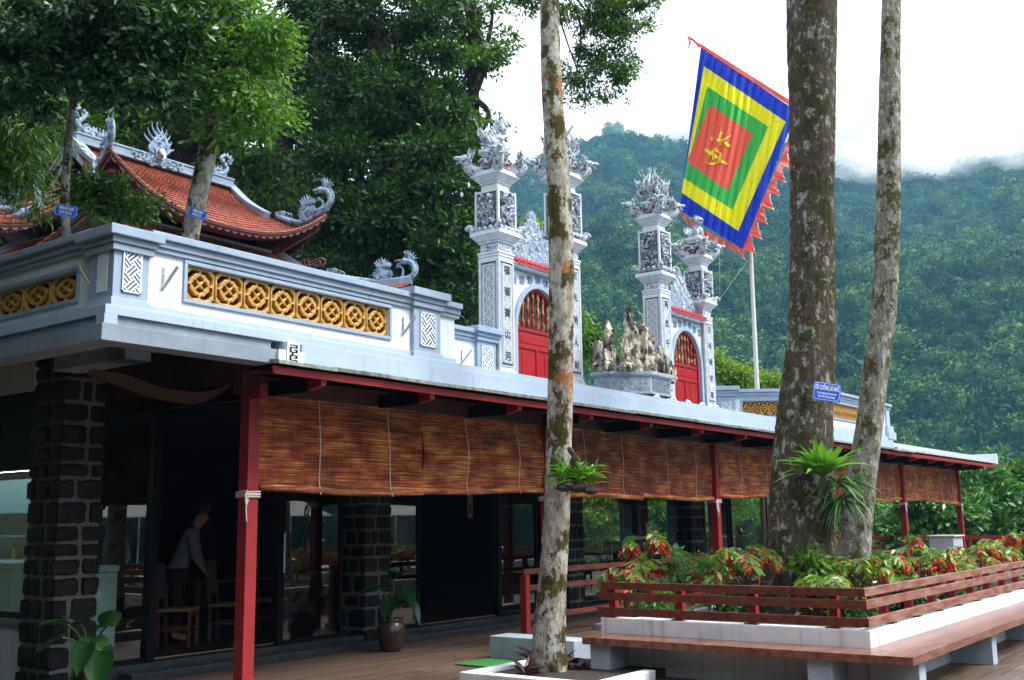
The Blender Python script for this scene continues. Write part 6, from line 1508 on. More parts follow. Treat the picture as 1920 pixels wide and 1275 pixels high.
# bright shrubs and small trees round the gates
def shrub(name, label, dist, lst, leafm, n, size, seed, aspect=0.5, per=8, group='bushes beyond the terrace', spread=0.16, base_y=None):
    bl = blobs_px(lst, dist); c = bl[0]; base = on_v(lst[0][0], (base_y or lst[0][1]+lst[0][2]*1.6), dist); t = tree(name, label, 'bush' if 'shrub' in name else 'tree', base, group)
    mb = MB(); rg = random.Random(seed)
    for b in bl: mb.tube([base, (base+Vector(b[:3]))/2+Vector((rg.uniform(-.1, .1), 0, 0)), Vector(b[:3])], [0.07, 0.05, 0.02], 6)
    mb.build('stem', BK['umber'], t); make_crown(t, bl, n, per, size, aspect, leafm, seed, spread=spread); return t
shrub('shrub', 'yellow-green bush behind the short golden rock and the pale trunk', 22, [(1100, 640, 16), (1112, 620, 12), (1108, 670, 18), (1090, 600, 12), (1150, 650, 12)], MAT['leaf_bright'], 150, 0.12, 131)
shrub('small_tree', 'thin yellow-green treetop seen between the first two gate pillars', 26, [(990, 418, 8), (1005, 440, 9), (985, 432, 6)], MAT['leaf_yel'], 50, 0.14, 132, base_y=560)
shrub('shrub', 'pale green bush top behind the low wall left of the flagpole', 34, [(1362, 695, 16), (1392, 708, 18), (1350, 700, 10), (1340, 670, 10)], MAT['leaf_yel'], 260, 0.15, 133)
shrub('shrub', 'pale green bush top behind the low wall right of the flagpole', 35, [(1432, 712, 14), (1450, 716, 12), (1412, 715, 12)], MAT['leaf_yel'], 200, 0.15, 134)
# trees beyond the end of the verandah
MAT['leaf_gl2'] = leafmat('broad_glossy_leaves', [(0.02, 0.08, 0.015), (0.05, 0.16, 0.025), (0.12, 0.29, 0.04)], 0.28, 0.2, 0.6)
SIDE = 'trees beyond the verandah end'
def side_tree(label, dist, lst, lm, n, size, seed, aspect=0.42): 
    bl = blobs_px(lst, dist); c = bl[0]; z0 = float(terrain(np.array(c[0]), np.array(c[1]))); t = tree('broadleaf_tree', label, 'tree', (c[0], c[1], z0), SIDE)
    MB().tube([(c[0], c[1], z0), (c[0]+.1, c[1], (z0+c[2])/2), c[:3]], [0.2, 0.16, 0.08], 8).build('trunk', BK['umber'], t, smooth=True); make_crown(t, bl, n, 11, size, aspect, lm, seed, spread=0.22, boughs=0.6)
side_tree('glossy dark green tree right of the last verandah post', 40, [(1850, 950, 60), (1890, 930, 50), (1820, 985, 50), (1910, 980, 60), (1840, 915, 35), (1880, 1010, 50)], MAT['leaf_gl2'], 1700, 0.30, 141)
side_tree('glossy green tree seen between the last two verandah posts', 38, [(1740, 975, 42), (1770, 990, 40), (1720, 1000, 40), (1780, 960, 25)], MAT['leaf_gl2'], 1100, 0.27, 142)
side_tree('light green tree just left of the next to last post', 44, [(1670, 970, 40), (1650, 1000, 40), (1700, 960, 28), (1640, 950, 25)], MAT['leaf_bright'], 700, 0.25, 143)
side_tree('mid green tree at the right edge of the view above the flower bed', 46, [(1930, 905, 45), (1960, 960, 70), (1905, 900, 30)], MAT['leaf_mid'], 600, 0.28, 144)
side_tree('yellow-green tree low behind the far railing', 50, [(1700, 1010, 50), (1620, 1005, 50), (1760, 1030, 50)], MAT['leaf_yel'], 600, 0.25, 145)
side_tree('bright tree seen through the glass at the inner end of the restaurant', 41, [(1130, 960, 55), (1180, 1000, 50), (1090, 1000, 50), (1150, 920, 40)], MAT['leaf_yel'], 1300, 0.22, 146)
side_tree('bright tree seen through the glass right of the third stone pillar', 42, [(1240, 965, 50), (1320, 970, 50), (1280, 1010, 50), (1250, 920, 40)], MAT['leaf_bright'], 1300, 0.22, 147)
side_tree('feathery green tree seen through the glass behind the third post', 43, [(1390, 975, 50), (1440, 990, 50), (1360, 1010, 40), (1400, 930, 30)], MAT['leaf_bright'], 1300, 0.26, 148, 0.2)

# ================================================================ PLANTER, BENCH, RAILINGS
ZB = 0.42                                             # bench top
bc = on_z(1711, 1233, ZB); CC = on_z(1633, 1215.6, ZB); cx0, cy0 = CC.x, CC.y
bx_, by_ = bc.x, bc.y                                 # outer bench corner
ye_b = on_x(1091, 1193, bx_).y
ZC = on_x(1500, 1176, cx0).z; yc1 = on_x(1126, 1159, cx0).y; XEND = 30.0; CTH = 0.16
planter = thing('planter', 'long L-shaped planter with whitewashed curb holding flowers and two tree trunks', 'planter', (cx0, cy0, 0))
mb = MB(); mb.box(cx0, cx0+CTH, cy0, yc1, 0.0, ZC); mb.box(cx0+CTH+0.001, XEND, cy0, cy0+CTH, 0.0, ZC); mb.box(cx0+CTH+0.001, cx0+9.0, yc1-CTH, yc1, 0.0, ZC-0.06)
mb.build('curb', MAT['curb'], planter, bevel=0.008)
MB().box(cx0+CTH, XEND, cy0+CTH, yc1-CTH, 0.0, ZC-0.12).build('planter_soil', MAT['soil'], planter)
bench = thing('corner_bench', 'long reddish hardwood bench wrapping round the corner of the planter on grey blue supports', 'bench', (bx_, by_, 0))
t_ = 0.075
MB().prism([(bx_, by_, ZB-t_), (cx0-0.003, cy0-0.003, ZB-t_), (cx0-0.003, ye_b, ZB-t_), (bx_, ye_b, ZB-t_)], (0, 0, t_)).build('seat', MAT['bench'], bench, bevel=0.004)
MB().prism([(bx_+0.004, by_, ZB-t_), (XEND, by_, ZB-t_), (XEND, cy0-0.003, ZB-t_), (cx0+0.001, cy0-0.003, ZB-t_)], (0, 0, t_)).build('seat', MAT['bench'], bench, bevel=0.004)
sw = 0.24
ya = on_x(1107, 1240, bx_+0.08).y
for y1 in (ya, ya-2.42): MB().box(bx_+0.08, cx0-0.004, y1-sw, y1, 0.0, ZB-t_-0.002).build('support', MAT['curbg'], bench, bevel=0.005)
xs = on_y(1723, 1250, by_+0.07).x; xs2 = on_y(1862, 1230, by_+0.07).x; sp_ = xs2-xs; k = 0
while xs+k*sp_ < XEND: MB().box(xs+k*sp_, xs+k*sp_+0.2, by_+0.07, cy0-0.004, 0.0, ZB-t_-0.002).build('support', MAT['curbg'], bench, bevel=0.005); k += 1
# rails
rl = thing('planter_railing', 'three-rail hardwood railing with short red posts around the planter corner', 'railing', (cx0, cy0, ZC))
xr = cx0+0.035
rails = []
MAT['rail_lit'] = mat('weathered_lit_hardwood', (0.17, 0.055, 0.035), 0.45, col2=(0.33, 0.17, 0.12), ramp=(0.35, 0.65), vscale=3, stretch=(1.2, 6, 6), bump=0.15, bscale=25)  # right arm: weathered wood, with its brighter light put into the colour
for (ya_, yb_) in ((1091, 1104.5), (1110, 1124.5), (1138, 1153)):
    z1, z0 = on_x(1128, ya_, xr).z, on_x(1128, yb_, xr).z
    rails.append((z0, z1))
yr1 = on_x(1126, 1092, xr).y; yr0 = cy0+0.035; wt = 0.04
for k, (z0, z1) in enumerate(rails):
    e = 0.03*k
    MB().prism([(xr-e*0.5, yr0-e*0.5, z0), (xr+wt-e*0.5, yr0+wt-e*0.5, z0), (xr+wt-e*0.5, yr1+e*0.6, z0), (xr-e*0.5, yr1+e*0.6, z0)], (0, 0, z1-z0)).build('rail', MAT['rail'], rl, bevel=0.004)
    MB().prism([(xr+0.002-e*0.5, yr0-e*0.5, z0), (XEND, yr0-e*0.5, z0), (XEND, yr0+wt-e*0.5, z0), (xr+wt+0.002-e*0.5, yr0+wt-e*0.5, z0)], (0, 0, z1-z0)).build('rail', MAT['rail_lit'], rl, bevel=0.004)
for px_ in (1152, 1277, 1414, 1566):
    y = on_x(px_, 1160, xr+0.08).y; MB().box(xr+wt+0.002, xr+wt+0.08, y-0.04, y+0.04, ZC+0.012, rails[0][1]-0.01).build('rail_post', MAT['red'], rl)
    MB().box(xr-0.02, xr+wt+0.10, y-0.07, y+0.07, ZC+0.001, ZC+0.011).build('foot_plate', MAT['rail'], rl)
pxs = [1656, 1711, 1752, 1790, 1826, 1856, 1886, 1908]; X = [on_y(p, 1130, yr0+0.08).x for p in pxs]; d_ = (X[-1]-X[0])/7
x_ = X[0]; k = 0
while x_ < XEND-0.3:
    MB().box(x_-0.04, x_+0.04, yr0+wt+0.002, yr0+wt+0.08, ZC+0.012, rails[0][1]-0.01).build('rail_post', MAT['red'], rl); MB().box(x_-0.07, x_+0.07, yr0-0.03, yr0+wt+0.10, ZC+0.001, ZC+0.011).build('foot_plate', MAT['rail'], rl); x_ += d_
# verandah railing between the posts
vy = 8.9; vr = thing('verandah_railing', 'red and brown three-rail railing along the verandah behind the flowers', 'railing', (12.0, vy, 0))
x0v = on_y(985, 1130, vy).x
MB().box(x0v-0.05, x0v+0.05, vy-0.05, vy+0.05, 0.12, on_y(985, 1078, vy).z).build('rail_post', MAT['red'], vr, bevel=0.004)
MB().box(x0v-0.09, x0v+0.09, vy-0.09, vy+0.09, 0.0, 0.118).build('post_foot', MAT['curbg'], vr, bevel=0.004)
for (a_, b_) in ((1067, 1077), (1098, 1108), (1154, 1164)):
    z1, z0 = on_y(985, a_, vy).z, on_y(985, b_, vy).z; MB().box(x0v-0.06 if a_ == 1067 else x0v+0.052, 22.8, vy-0.03, vy+0.01, z0, z1).build('rail', MAT['rail'], vr, bevel=0.003)
for xx in (x0v+2.6, x0v+5.1, x0v+7.8): MB().box(xx-0.04, xx+0.04, vy+0.012, vy+0.09, 0.0, on_y(985, 1069, vy).z).build('rail_post', MAT['red'], vr)
MB().box(x0v+2.0, 22.8, vy-0.12, vy+0.2, 0.0, 0.09).build('kerb', MAT['curbg'], vr, bevel=0.006)
# far railing at the end of the terrace
fr_ = thing('terrace_railing', 'dark red railing along the far end of the terrace beyond the last post', 'railing', (38, 6, 0))
for (z0, z1) in ((0.86, 0.98), (0.52, 0.62), (0.2, 0.3)): MB().box(38.0, 38.06, 2.0, 15.0, z0, z1).build('rail', MAT['red'], fr_)
for k in range(8): MB().box(38.061, 38.14, 2.2+k*1.8, 2.3+k*1.8, 0, 0.95).build('rail_post', MAT['red'], fr_)
# kerb blocks and the square tree well
k1 = on_z(1063, 1188, 0.3)
tag(MB().box(10.62, 11.0, 7.1, 8.35, 0.0, 0.27).build('kerb_block', MAT['curbg'], bevel=0.01), 'grey blue kerb block between the planter end and the verandah railing', 'kerb')
tw = thing('tree_well', 'square whitewashed kerb around the slim pale trunk', 'kerb', (8.75, 6.4, 0))
mb = MB(); mb.box(8.75, 10.6, 7.15, 7.28, 0, 0.13); mb.box(8.75, 8.9, 5.62, 7.149, 0, 0.13); mb.box(8.901, bx_+0.05, 5.62, 5.75, 0, 0.13); mb.build('kerb', MAT['curb'], tw, bevel=0.008)
MB().box(8.9, 10.6, 5.75, 7.15, 0.0, 0.09).build('tree_well_soil', MAT['soil'], tw)
mt_ = MB().box(9.9, 10.5, 7.75, 8.3, 0.004, 0.02).build('doormat', mat('green_turf_mat', (0.02, 0.20, 0.03), 0.9, bump=0.8, bscale=120)); tag(mt_, 'small bright green turf mat on the deck beside the pale trunk', 'mat')

# ================================================================ PLANTS
MAT['beg_leaf'] = leafmat('begonia_leaves', [(0.03, 0.10, 0.018), (0.06, 0.19, 0.025), (0.14, 0.32, 0.04), (0.27, 0.40, 0.06), (0.40, 0.24, 0.06)], 0.35, 0.3, 0.5)
MAT['beg_flower'] = leafmat('begonia_flowers', [(0.62, 0.015, 0.04), (0.85, 0.04, 0.09), (0.88, 0.12, 0.12), (0.85, 0.26, 0.14)], 0.5, 0.35, 0.3)
MAT['stem'] = mat('green_brown_stem', (0.10, 0.07, 0.04), 0.7)
def begonia(px_, py_, base, spread, hgt, seed, label, nb=9, fl=1.0, lf=0.165):
    """arching canes with paired drooping leaves and hanging flower bunches; centre of the crown at px,py"""
    rg = np.random.default_rng(seed); base = Vector(base); t = thing('begonia', label, 'flowering plant', tuple(base), 'flowering begonias in the planter')
    mb = MB(); C = []; D = []; S = []; FC = []; FD_ = []; FS_ = []
    for k in range(nb):
        an = 2*pi*k/nb+rg.uniform(-.4, .4); out_ = spread*rg.uniform(0.35, 1.0); h = hgt*rg.uniform(0.85, 1.15)
        tip = base+Vector((cos(an)*out_, sin(an)*out_, h*(1-0.25*(out_/spread)**2))); mid = base+Vector((cos(an)*out_*0.35, sin(an)*out_*0.35, h*0.75))
        pts = catmull([base, mid, tip, tip+Vector((cos(an)*0.1, sin(an)*0.1, -0.07))], 5); mb.tube(pts, [0.008*(1-0.04*i) for i in range(len(pts))], 5)
        for i in range(5, len(pts)):
            p = pts[i]; d = (pts[i]-pts[i-1]).normalized(); sd_ = d.cross(Vector((0, 0, 1))).normalized()
            for s_ in (-1, 1):
                for q in range(2 if i % 2 else 1):
                    C.append(tuple(p+d*rg.uniform(-.02, .02))); v = sd_*s_*rg.uniform(0.5, 1)+d*rg.uniform(0.0, 0.7)+Vector((0, 0, rg.uniform(-0.95, -0.15))); D.append(tuple(v.normalized())); S.append(lf*rg.uniform(0.6, 1.2))
            if rg.random() < 0.75*fl and i > 6:
                c = p+Vector((rg.uniform(-.03, .03), rg.uniform(-.03, .03), -0.07)); n = int(rg.integers(14, 30))
                for q in range(n):
                    u = rg.normal(size=3); u /= np.linalg.norm(u); FC.append(tuple(np.array(c)+u*0.05*rg.uniform(.4, 1)*np.array([1, 1, 1.25]))); v = u*0.6+np.array([0, 0, -0.7]); FD_.append(v/np.linalg.norm(v)); FS_.append(rg.uniform(0.03, 0.048))
    # lower filling leaves
    for q in range(int(nb*2)):
        an = rg.uniform(0, 2*pi); r_ = spread*rg.uniform(0, 0.7); C.append((base.x+r_*cos(an), base.y+r_*sin(an), base.z+hgt*rg.uniform(0.1, 0.75))); v = np.array([cos(an), sin(an), rg.uniform(-.6, .3)]); D.append(v/np.linalg.norm(v)); S.append(lf*rg.uniform(.6, 1.1))
    mb.build('cane', MAT['stem'], t)
    V, Q = leaves(np.array(C), np.array(D), np.array(S), np.array(S)*0.36, rg, 0.2); link_mesh('foliage', np_mesh('foliage', V, Q, [MAT['beg_leaf']]), t)
    if FC: V, Q = leaves(np.array(FC), np.array(FD_), np.array(FS_), np.array(FS_)*0.9, rg, 0.25); link_mesh('flower', np_mesh('flower', V, Q, [MAT['beg_flower']]), t)
    return t
ZS = ZC-0.12
def at_pl(px_, dist): p = on_v(px_, 1150, dist); return (p.x, p.y, ZS)
def top_h(px_, py_, dist): return on_v(px_, py_, dist).z-ZS
for (px_, py_, dist, sp_, seed, lab, nb, fl) in (
    (1215, 1010, 13.9, 0.26, 1, 'tall flowering begonia with bright red bunches at the left end of the planter', 7, 1.3),
    (1175, 1068, 13.6, 0.30, 2, 'low begonia drooping over the rail at the left end of the planter', 7, 1.0),
    (1400, 1025, 13.2, 0.42, 3, 'bushy red-flowered begonia left of the massive trunk', 11, 1.0),
    (1345, 1065, 13.9, 0.30, 4, 'small begonia with few flowers behind the rail left of the massive trunk', 8, 0.5),
    (1540, 1072, 12.8, 0.34, 5, 'low spreading begonia in front of the massive trunk', 9, 0.5),
    (1612, 1045, 13.3, 0.42, 6, 'leafy yellow-green begonia by the railing corner', 11, 0.35),
    (1665, 1045, 14.4, 0.40, 7, 'leafy begonia just right of the leaning trunk', 10, 0.6),
    (1742, 1012, 15.3, 0.36, 8, 'upright begonia with red and orange bunches in front of the far post', 9, 1.3),
    (1695, 1072, 14.2, 0.30, 9, 'small dark-leaved begonia with one red bunch beside the thin stalk', 7, 0.8),
    (1795, 1045, 16.0, 0.40, 10, 'begonia with scattered red bunches below the white cabinet', 9, 1.2),
    (1840, 1022, 17.5, 0.48, 11, 'dense red and orange begonia right of the last post', 11, 1.6),
    (1885, 1008, 18.6, 0.50, 12, 'dense bright red begonia near the right edge', 11, 1.8),
    (1925, 1002, 20.0, 0.55, 13, 'tall red begonia at the very right edge', 11, 1.8),
    (1780, 1075, 15.0, 0.30, 14, 'low begonia leaves poking through the right railing', 7, 0.6)):
    begonia(px_, py_, at_pl(px_, dist), sp_, top_h(px_, py_, dist), seed, lab, nb, fl)
# small-leaved bushes
def lowbush(label, px_, py_, dist, r_, seed, m_, n=120, size=0.05):
    c = on_v(px_, py_, dist); base = (c.x, c.y, ZS); t = thing('small_leaved_shrub', label, 'shrub', base, 'small-leaved shrubs in the planter')
    bl = [(c.x+dx*r_, c.y+dy*r_, c.z+dz*r_, r_*0.7, r_*0.7, r_*0.6) for dx, dy, dz in ((0, 0, 0), (.6, .2, .3), (-.5, -.3, .2), (.2, -.4, -.4))]
    mb = MB()
    for b in bl: mb.tube([base, b[:3]], [0.01, 0.005], 5)
    mb.build('stem', MAT['stem'], t); make_crown(t, bl, n, 7, size, 0.45, m_, seed, spread=0.05); return t
lowbush('loose small-leaved shrub with upright twigs between the first flowers and the third post', 1268, 1055, 14.1, 0.22, 31, MAT['leaf_bright'], 70)
lowbush('loose small-leaved shrub in front of the third post', 1325, 1058, 14.0, 0.2, 32, MAT['leaf_bright'], 60)
lowbush('narrow-leaved tuft at the foot of the massive trunk', 1515, 1062, 13.0, 0.22, 33, MAT['leaf_mid'], 80, 0.10)
lowbush('dense low greenery behind the left rails of the planter', 1240, 1135, 13.6, 0.34, 34, MAT['leaf_bright'], 130, 0.08)
lowbush('low greenery behind the rails left of the massive trunk', 1370, 1145, 13.3, 0.26, 35, MAT['leaf_mid'], 80, 0.09)
lowbush('low dark greenery behind the rails at the planter corner', 1590, 1135, 12.8, 0.26, 36, MAT['leaf_dark'], 90, 0.09)
lowbush('low dark greenery behind the right-hand railing', 1690, 1112, 14.0, 0.3, 37, MAT['leaf_dark'], 100, 0.09)
# big heart-shaped leaves
def blade(mb, base, dirv, L_, W_, curve=0.4, m=0, heart=True, nrm=None):
    base = Vector(base); d = Vector(dirv).normalized(); z = Vector((0, 0, 1)); s = d.cross(z).normalized(); up = s.cross(d).normalized(); rows = []
    K = 9
    for i in range(K+1):
        t = i/K; w_ = (sin(pi*min(1, t*0.62+0.30))**0.8 if heart else sin(pi*min(1, 0.06+t*0.94))**0.7)*W_/2*(1-t**5); c = base+d*(L_*(t-(0.0)))-z*curve*L_*t*t; b = 0.18
        rows.append([c-s*w_+up*w_*0.25, c-s*w_*0.5+up*w_*0.06, c-up*0.006, c+s*w_*0.5+up*w_*0.06, c+s*w_+up*w_*0.25])
    mb.grid(rows, m)
    if heart:
        for q in (-1, 1): mb.add([base, base+s*q*W_*0.40+up*W_*0.1, base+s*q*W_*0.33-d*L_*0.20+up*W_*0.05, base+s*q*W_*0.10-d*L_*0.14], [(0, 1, 2, 3)], m)
MAT['ear'] = mat('taro_leaf', (0.02, 0.085, 0.02), 0.3, var=0.25, vscale=8, trans=0.2, spec=0.5)
def ear_plant(t, base, leaf_list, name='leaf_blade'):
    base = Vector(base); mb = MB()
    for tip, dv, L_, W_ in leaf_list:
        tip = Vector(tip); mb.tube(catmull([base, (base+tip)/2+Vector((0, 0, 0.08)), tip], 4), 0.009, 6)
    mb.build('stalk', mat('green_stalk', (0.05, 0.12, 0.03), 0.5), t, smooth=True)
    for tip, dv, L_, W_ in leaf_list:
        m2 = MB(); blade(m2, tip, dv, L_, W_, 0.25); m2.build(name, MAT['ear'], t, smooth=True)
def vv(dx, dz, dd=0.0): return RIGHT*dx+Vector((0, 0, 1))*dz-FWD*dd
e1 = thing('elephant_ear_plant', 'elephant ear plant with two big dark leaves at the left end of the planter', 'plant', at_pl(1225, 14.2))
ear_plant(e1, at_pl(1225, 14.2), [(on_v(1205, 1010, 14.3), vv(-0.8, 0.05, 0.4), 0.32, 0.36), (on_v(1262, 1030, 14.3), vv(0.25, -0.9, 0.2), 0.42, 0.32), (on_v(1250, 1075, 14.1), vv(0.4, -0.6, 0.3), 0.3, 0.24), (on_v(1195, 1090, 14.1), vv(-0.4, -0.6, 0.3), 0.3, 0.24)])
def potted(name, label, base, R_, H_, ll):
    t = thing(name, label, 'potted plant', base)
    MB().lathe(base, [(R_*0.62, 0), (R_*0.72, 0.02), (R_*0.98, H_*0.45), (R_, H_*0.62), (R_*0.88, H_*0.86), (R_*0.78, H_*0.9), (R_*0.86, H_*0.95), (R_*0.86, H_), (R_*0.72, H_), (R_*0.7, H_*0.9)], 28).build('pot', MAT['pot'], t, smooth=True)
    ear_plant(t, Vector(base)+Vector((0, 0, H_*0.9)), ll); return t
p2 = on_z(733, 1221, 0.0)
potted('potted_plant', 'glazed brown pot with dark elephant ear leaves in front of the second stone pillar', tuple(p2), 0.19, 0.42,
       [(on_y(735, 1120, p2.y), vv(-0.2, -0.5, 0.5), 0.3, 0.26), (on_y(752, 1105, p2.y+.1), vv(0.5, -0.4, 0.4), 0.32, 0.28), (on_y(715, 1100, p2.y), vv(-0.6, 0.1, 0.4), 0.3, 0.26), (on_y(772, 1130, p2.y), vv(0.4, -0.8, 0.2), 0.26, 0.2), (on_y(742, 1078, p2.y+.1), vv(0.1, 0.3, 0.5), 0.3, 0.26)])
p1 = Vector((6.35, 9.7, 0))
p1 = on_y(165, 1300, 9.6); p1.z = 0.0
potted('potted_plant', 'ribbed dark pot with big green elephant ear leaves before the corner stone pillar', tuple(p1), 0.17, 0.40,
       [(on_y(205, 1170, 9.4), vv(0.15, 0.55, 0.25), 0.22, 0.22), (on_y(182, 1178, 9.4), vv(0.7, 0.35, 0.3), 0.2, 0.18), (on_y(165, 1205, 9.3), vv(-0.1, -0.5, 0.3), 0.26, 0.26), (on_y(190, 1220, 9.2), vv(0.0, -0.9, 0.25), 0.30, 0.28), (on_y(125, 1170, 9.5), vv(-0.6, 0.2, 0.3), 0.26, 0.24), (on_y(150, 1165, 9.6), vv(-0.1, 0.3, 0.5), 0.28, 0.25), (on_y(115, 1195, 9.5), vv(-0.6, -0.2, 0.3), 0.24, 0.2), (on_y(180, 1195, 9.4), vv(0.3, -0.2, 0.4), 0.2, 0.18)])
# strap-leaved rosettes: ti plants, bird's nest fern, orchids
def rosette(name, label, cat, base, n, L_, W_, m_, seed, elev=(0.2, 1.2), az=None, curve=0.5, group=None, part='leaf_cluster', heart=False):
    rg = random.Random(seed); t = thing(name, label, cat, tuple(base), group); mb = MB()
    for k in range(n):
        an = rg.uniform(0, 2*pi) if az is None else rg.uniform(*az); el = rg.uniform(*elev); d = Vector((cos(an)*cos(el), sin(an)*cos(el), sin(el))); l_ = L_*rg.uniform(0.6, 1.1)
        blade(mb, Vector(base)+d*0.02, d, l_, W_*rg.uniform(0.7, 1.1), curve*rg.uniform(0.4, 1.2), 0, heart)
    mb.build(part, m_, t, smooth=False); return t
MAT['ti'] = mat('dark_purple_leaf', (0.035, 0.012, 0.016), 0.35, island=0.6, trans=0.15, col2=(0.10, 0.018, 0.03), ramp=(0.45, 0.6), vscale=8)
for k, (px_, py_, lab) in enumerate(((1000, 1225, 'dark purple ti plant at the left foot of the slim pale trunk'), (1048, 1235, 'dark purple ti plant at the right foot of the slim pale trunk'), (985, 1250, 'small dark purple ti plant at the front of the tree well'))):
    b = on_z(px_, py_+15, 0.1); rosette('ti_plant', lab, 'plant', b, 22, 0.34, 0.055, MAT['ti'], 200+k, (0.1, 1.1), None, 0.5, 'ti plants in the tree well')
for k, (px_, py_, lab) in enumerate(((1085, 1252, 'flat dark red bromeliad beside the bench support'), (1068, 1240, 'flat dark bromeliad between the pale trunk and the bench support'))):
    rosette('bromeliad', lab, 'plant', on_z(px_, py_, 0.1), 20, 0.2, 0.045, MAT['ti'], 220+k, (0.05, 0.6), None, 0.3, 'bromeliads in the tree well')
MAT['fern'] = mat('bright_fern', (0.15, 0.38, 0.03), 0.35, island=0.3, trans=0.35, var=0.15, vscale=6)
MAT['orchid'] = mat('orchid_leaf', (0.08, 0.22, 0.045), 0.4, island=0.4, trans=0.25)
AZV = math.atan2(-FWD.y, -FWD.x)
fb = on_v(1545, 893, 13.25)
rosette('bird_nest_fern', "large bright bird's nest fern perched between the two trunks", 'fern', fb, 34, 0.74, 0.13, MAT['fern'], 301, (0.3, 1.25), (AZV-1.75, AZV+1.9), 0.36, part='frond')
rosette('orchid_clump', 'upper strappy orchid clump hanging below the bright fern', 'orchid', on_v(1568, 905, 13.2), 30, 0.38, 0.045, MAT['orchid'], 302, (-0.5, 0.9), (AZV-1.6, AZV+1.8), 0.8, 'orchid clumps on the trunks')
rosette('orchid_clump', 'pale strappy orchid clump halfway down between the trunks', 'orchid', on_v(1598, 905, 13.5), 30, 0.40, 0.042, MAT['orchid'], 303, (-0.3, 1.0), (AZV-1.6, AZV+1.8), 0.7, 'orchid clumps on the trunks')
rosette('orchid_clump', 'lowest orchid clump with drooping narrow leaves between the trunks', 'orchid', on_v(1580, 935, 13.3), 34, 0.40, 0.04, MAT['orchid'], 304, (-0.6, 0.8), (AZV-1.6, AZV+1.8), 0.9, 'orchid clumps on the trunks')
rt = MB(); rg = random.Random(8)
for k in range(60):
    a = on_v(1560+rg.uniform(-18, 18), 890+rg.uniform(0, 70), 13.32); rt.tube(catmull([a, a+Vector((rg.uniform(-.04, .04), rg.uniform(-.04, .04), -0.12)), a+Vector((rg.uniform(-.08, .08), rg.uniform(-.08, .08), -0.3))], 3), 0.004, 4)
tag(rt.build('root_mass', mat('dry_roots', (0.045, 0.03, 0.02), 0.9)), 'tangled dark roots hanging under the fern on the massive trunk', 'roots')
# orchid on its wooden mount on the pale trunk
om = on_v(1085, 905, 11.45); tm = thing('mounted_orchid', 'orchid with short green leaves on a dark mount tied to the slim pale trunk', 'orchid', tuple(om))
mb = MB(); rg = random.Random(9)
for k in range(5): mb.ell(om+RIGHT*rg.uniform(-.16, .16)+Vector((0, 0, rg.uniform(-.09, -.02))), (0.10, 0.08, 0.045), 8, 6)
mb.tube(catmull([on_v(1066, 840, 11.5), on_v(1075, 855, 11.45), on_v(1072, 885, 11.5), on_v(1085, 912, 11.5)], 4), [0.02, 0.03, 0.035, 0.03]*3+[0.03], 7)
mb.build('driftwood', mat('black_driftwood', (0.03, 0.022, 0.016), 0.9, bump=0.6), tm)
mb = MB()
for k in range(110):
    b = om+RIGHT*rg.uniform(-.2, .18)+Vector((0, 0, rg.uniform(-.03, .16))); an = rg.uniform(0, 2*pi); el = rg.uniform(0.35, 1.45); d = RIGHT*cos(an)*cos(el)*1.3+FWD*sin(an)*cos(el)*0.6+Vector((0, 0, sin(el))); blade(mb, b, d.normalized(), rg.uniform(0.16, 0.30), 0.034, 0.45, 0, False)
mb.build('leaf_cluster', MAT['fern'], tm)
mb = MB()
for k in range(12): blade(mb, on_v(1045+rg.uniform(-8, 8), 893, 11.45), RIGHT*-1*rg.uniform(.4, 1)+Vector((0, 0, rg.uniform(0, .6))), rg.uniform(0.08, 0.14), 0.025, 0.4, 0, False)
mb.build('side_shoot', MAT['fern'], tm)
# thin flower stalk and red drain tube by the trunks
tag(MB().tube([on_v(1701, 1110, 14.6), on_v(1702, 1060, 14.6), on_v(1704, 1015, 14.6), on_v(1700, 985, 14.6)], [0.012, 0.01, 0.008, 0.004], 6).build('flower_stalk', MAT['orchid']), 'thin upright green stalk in front of the far post', 'stalk')
tag(MB().box(on_y(1553, 1000, 8.3).x, on_y(1562, 1000, 8.3).x, 8.26, 8.3, 0.4, 1.95).build('pole', MAT['red'])if False else MB().tube([on_v(1559, 958, 15), on_v(1560, 1040, 15)], 0.022, 8).build('red_pole', MAT['red']), 'thin red pole standing between the two trunks', 'pole')

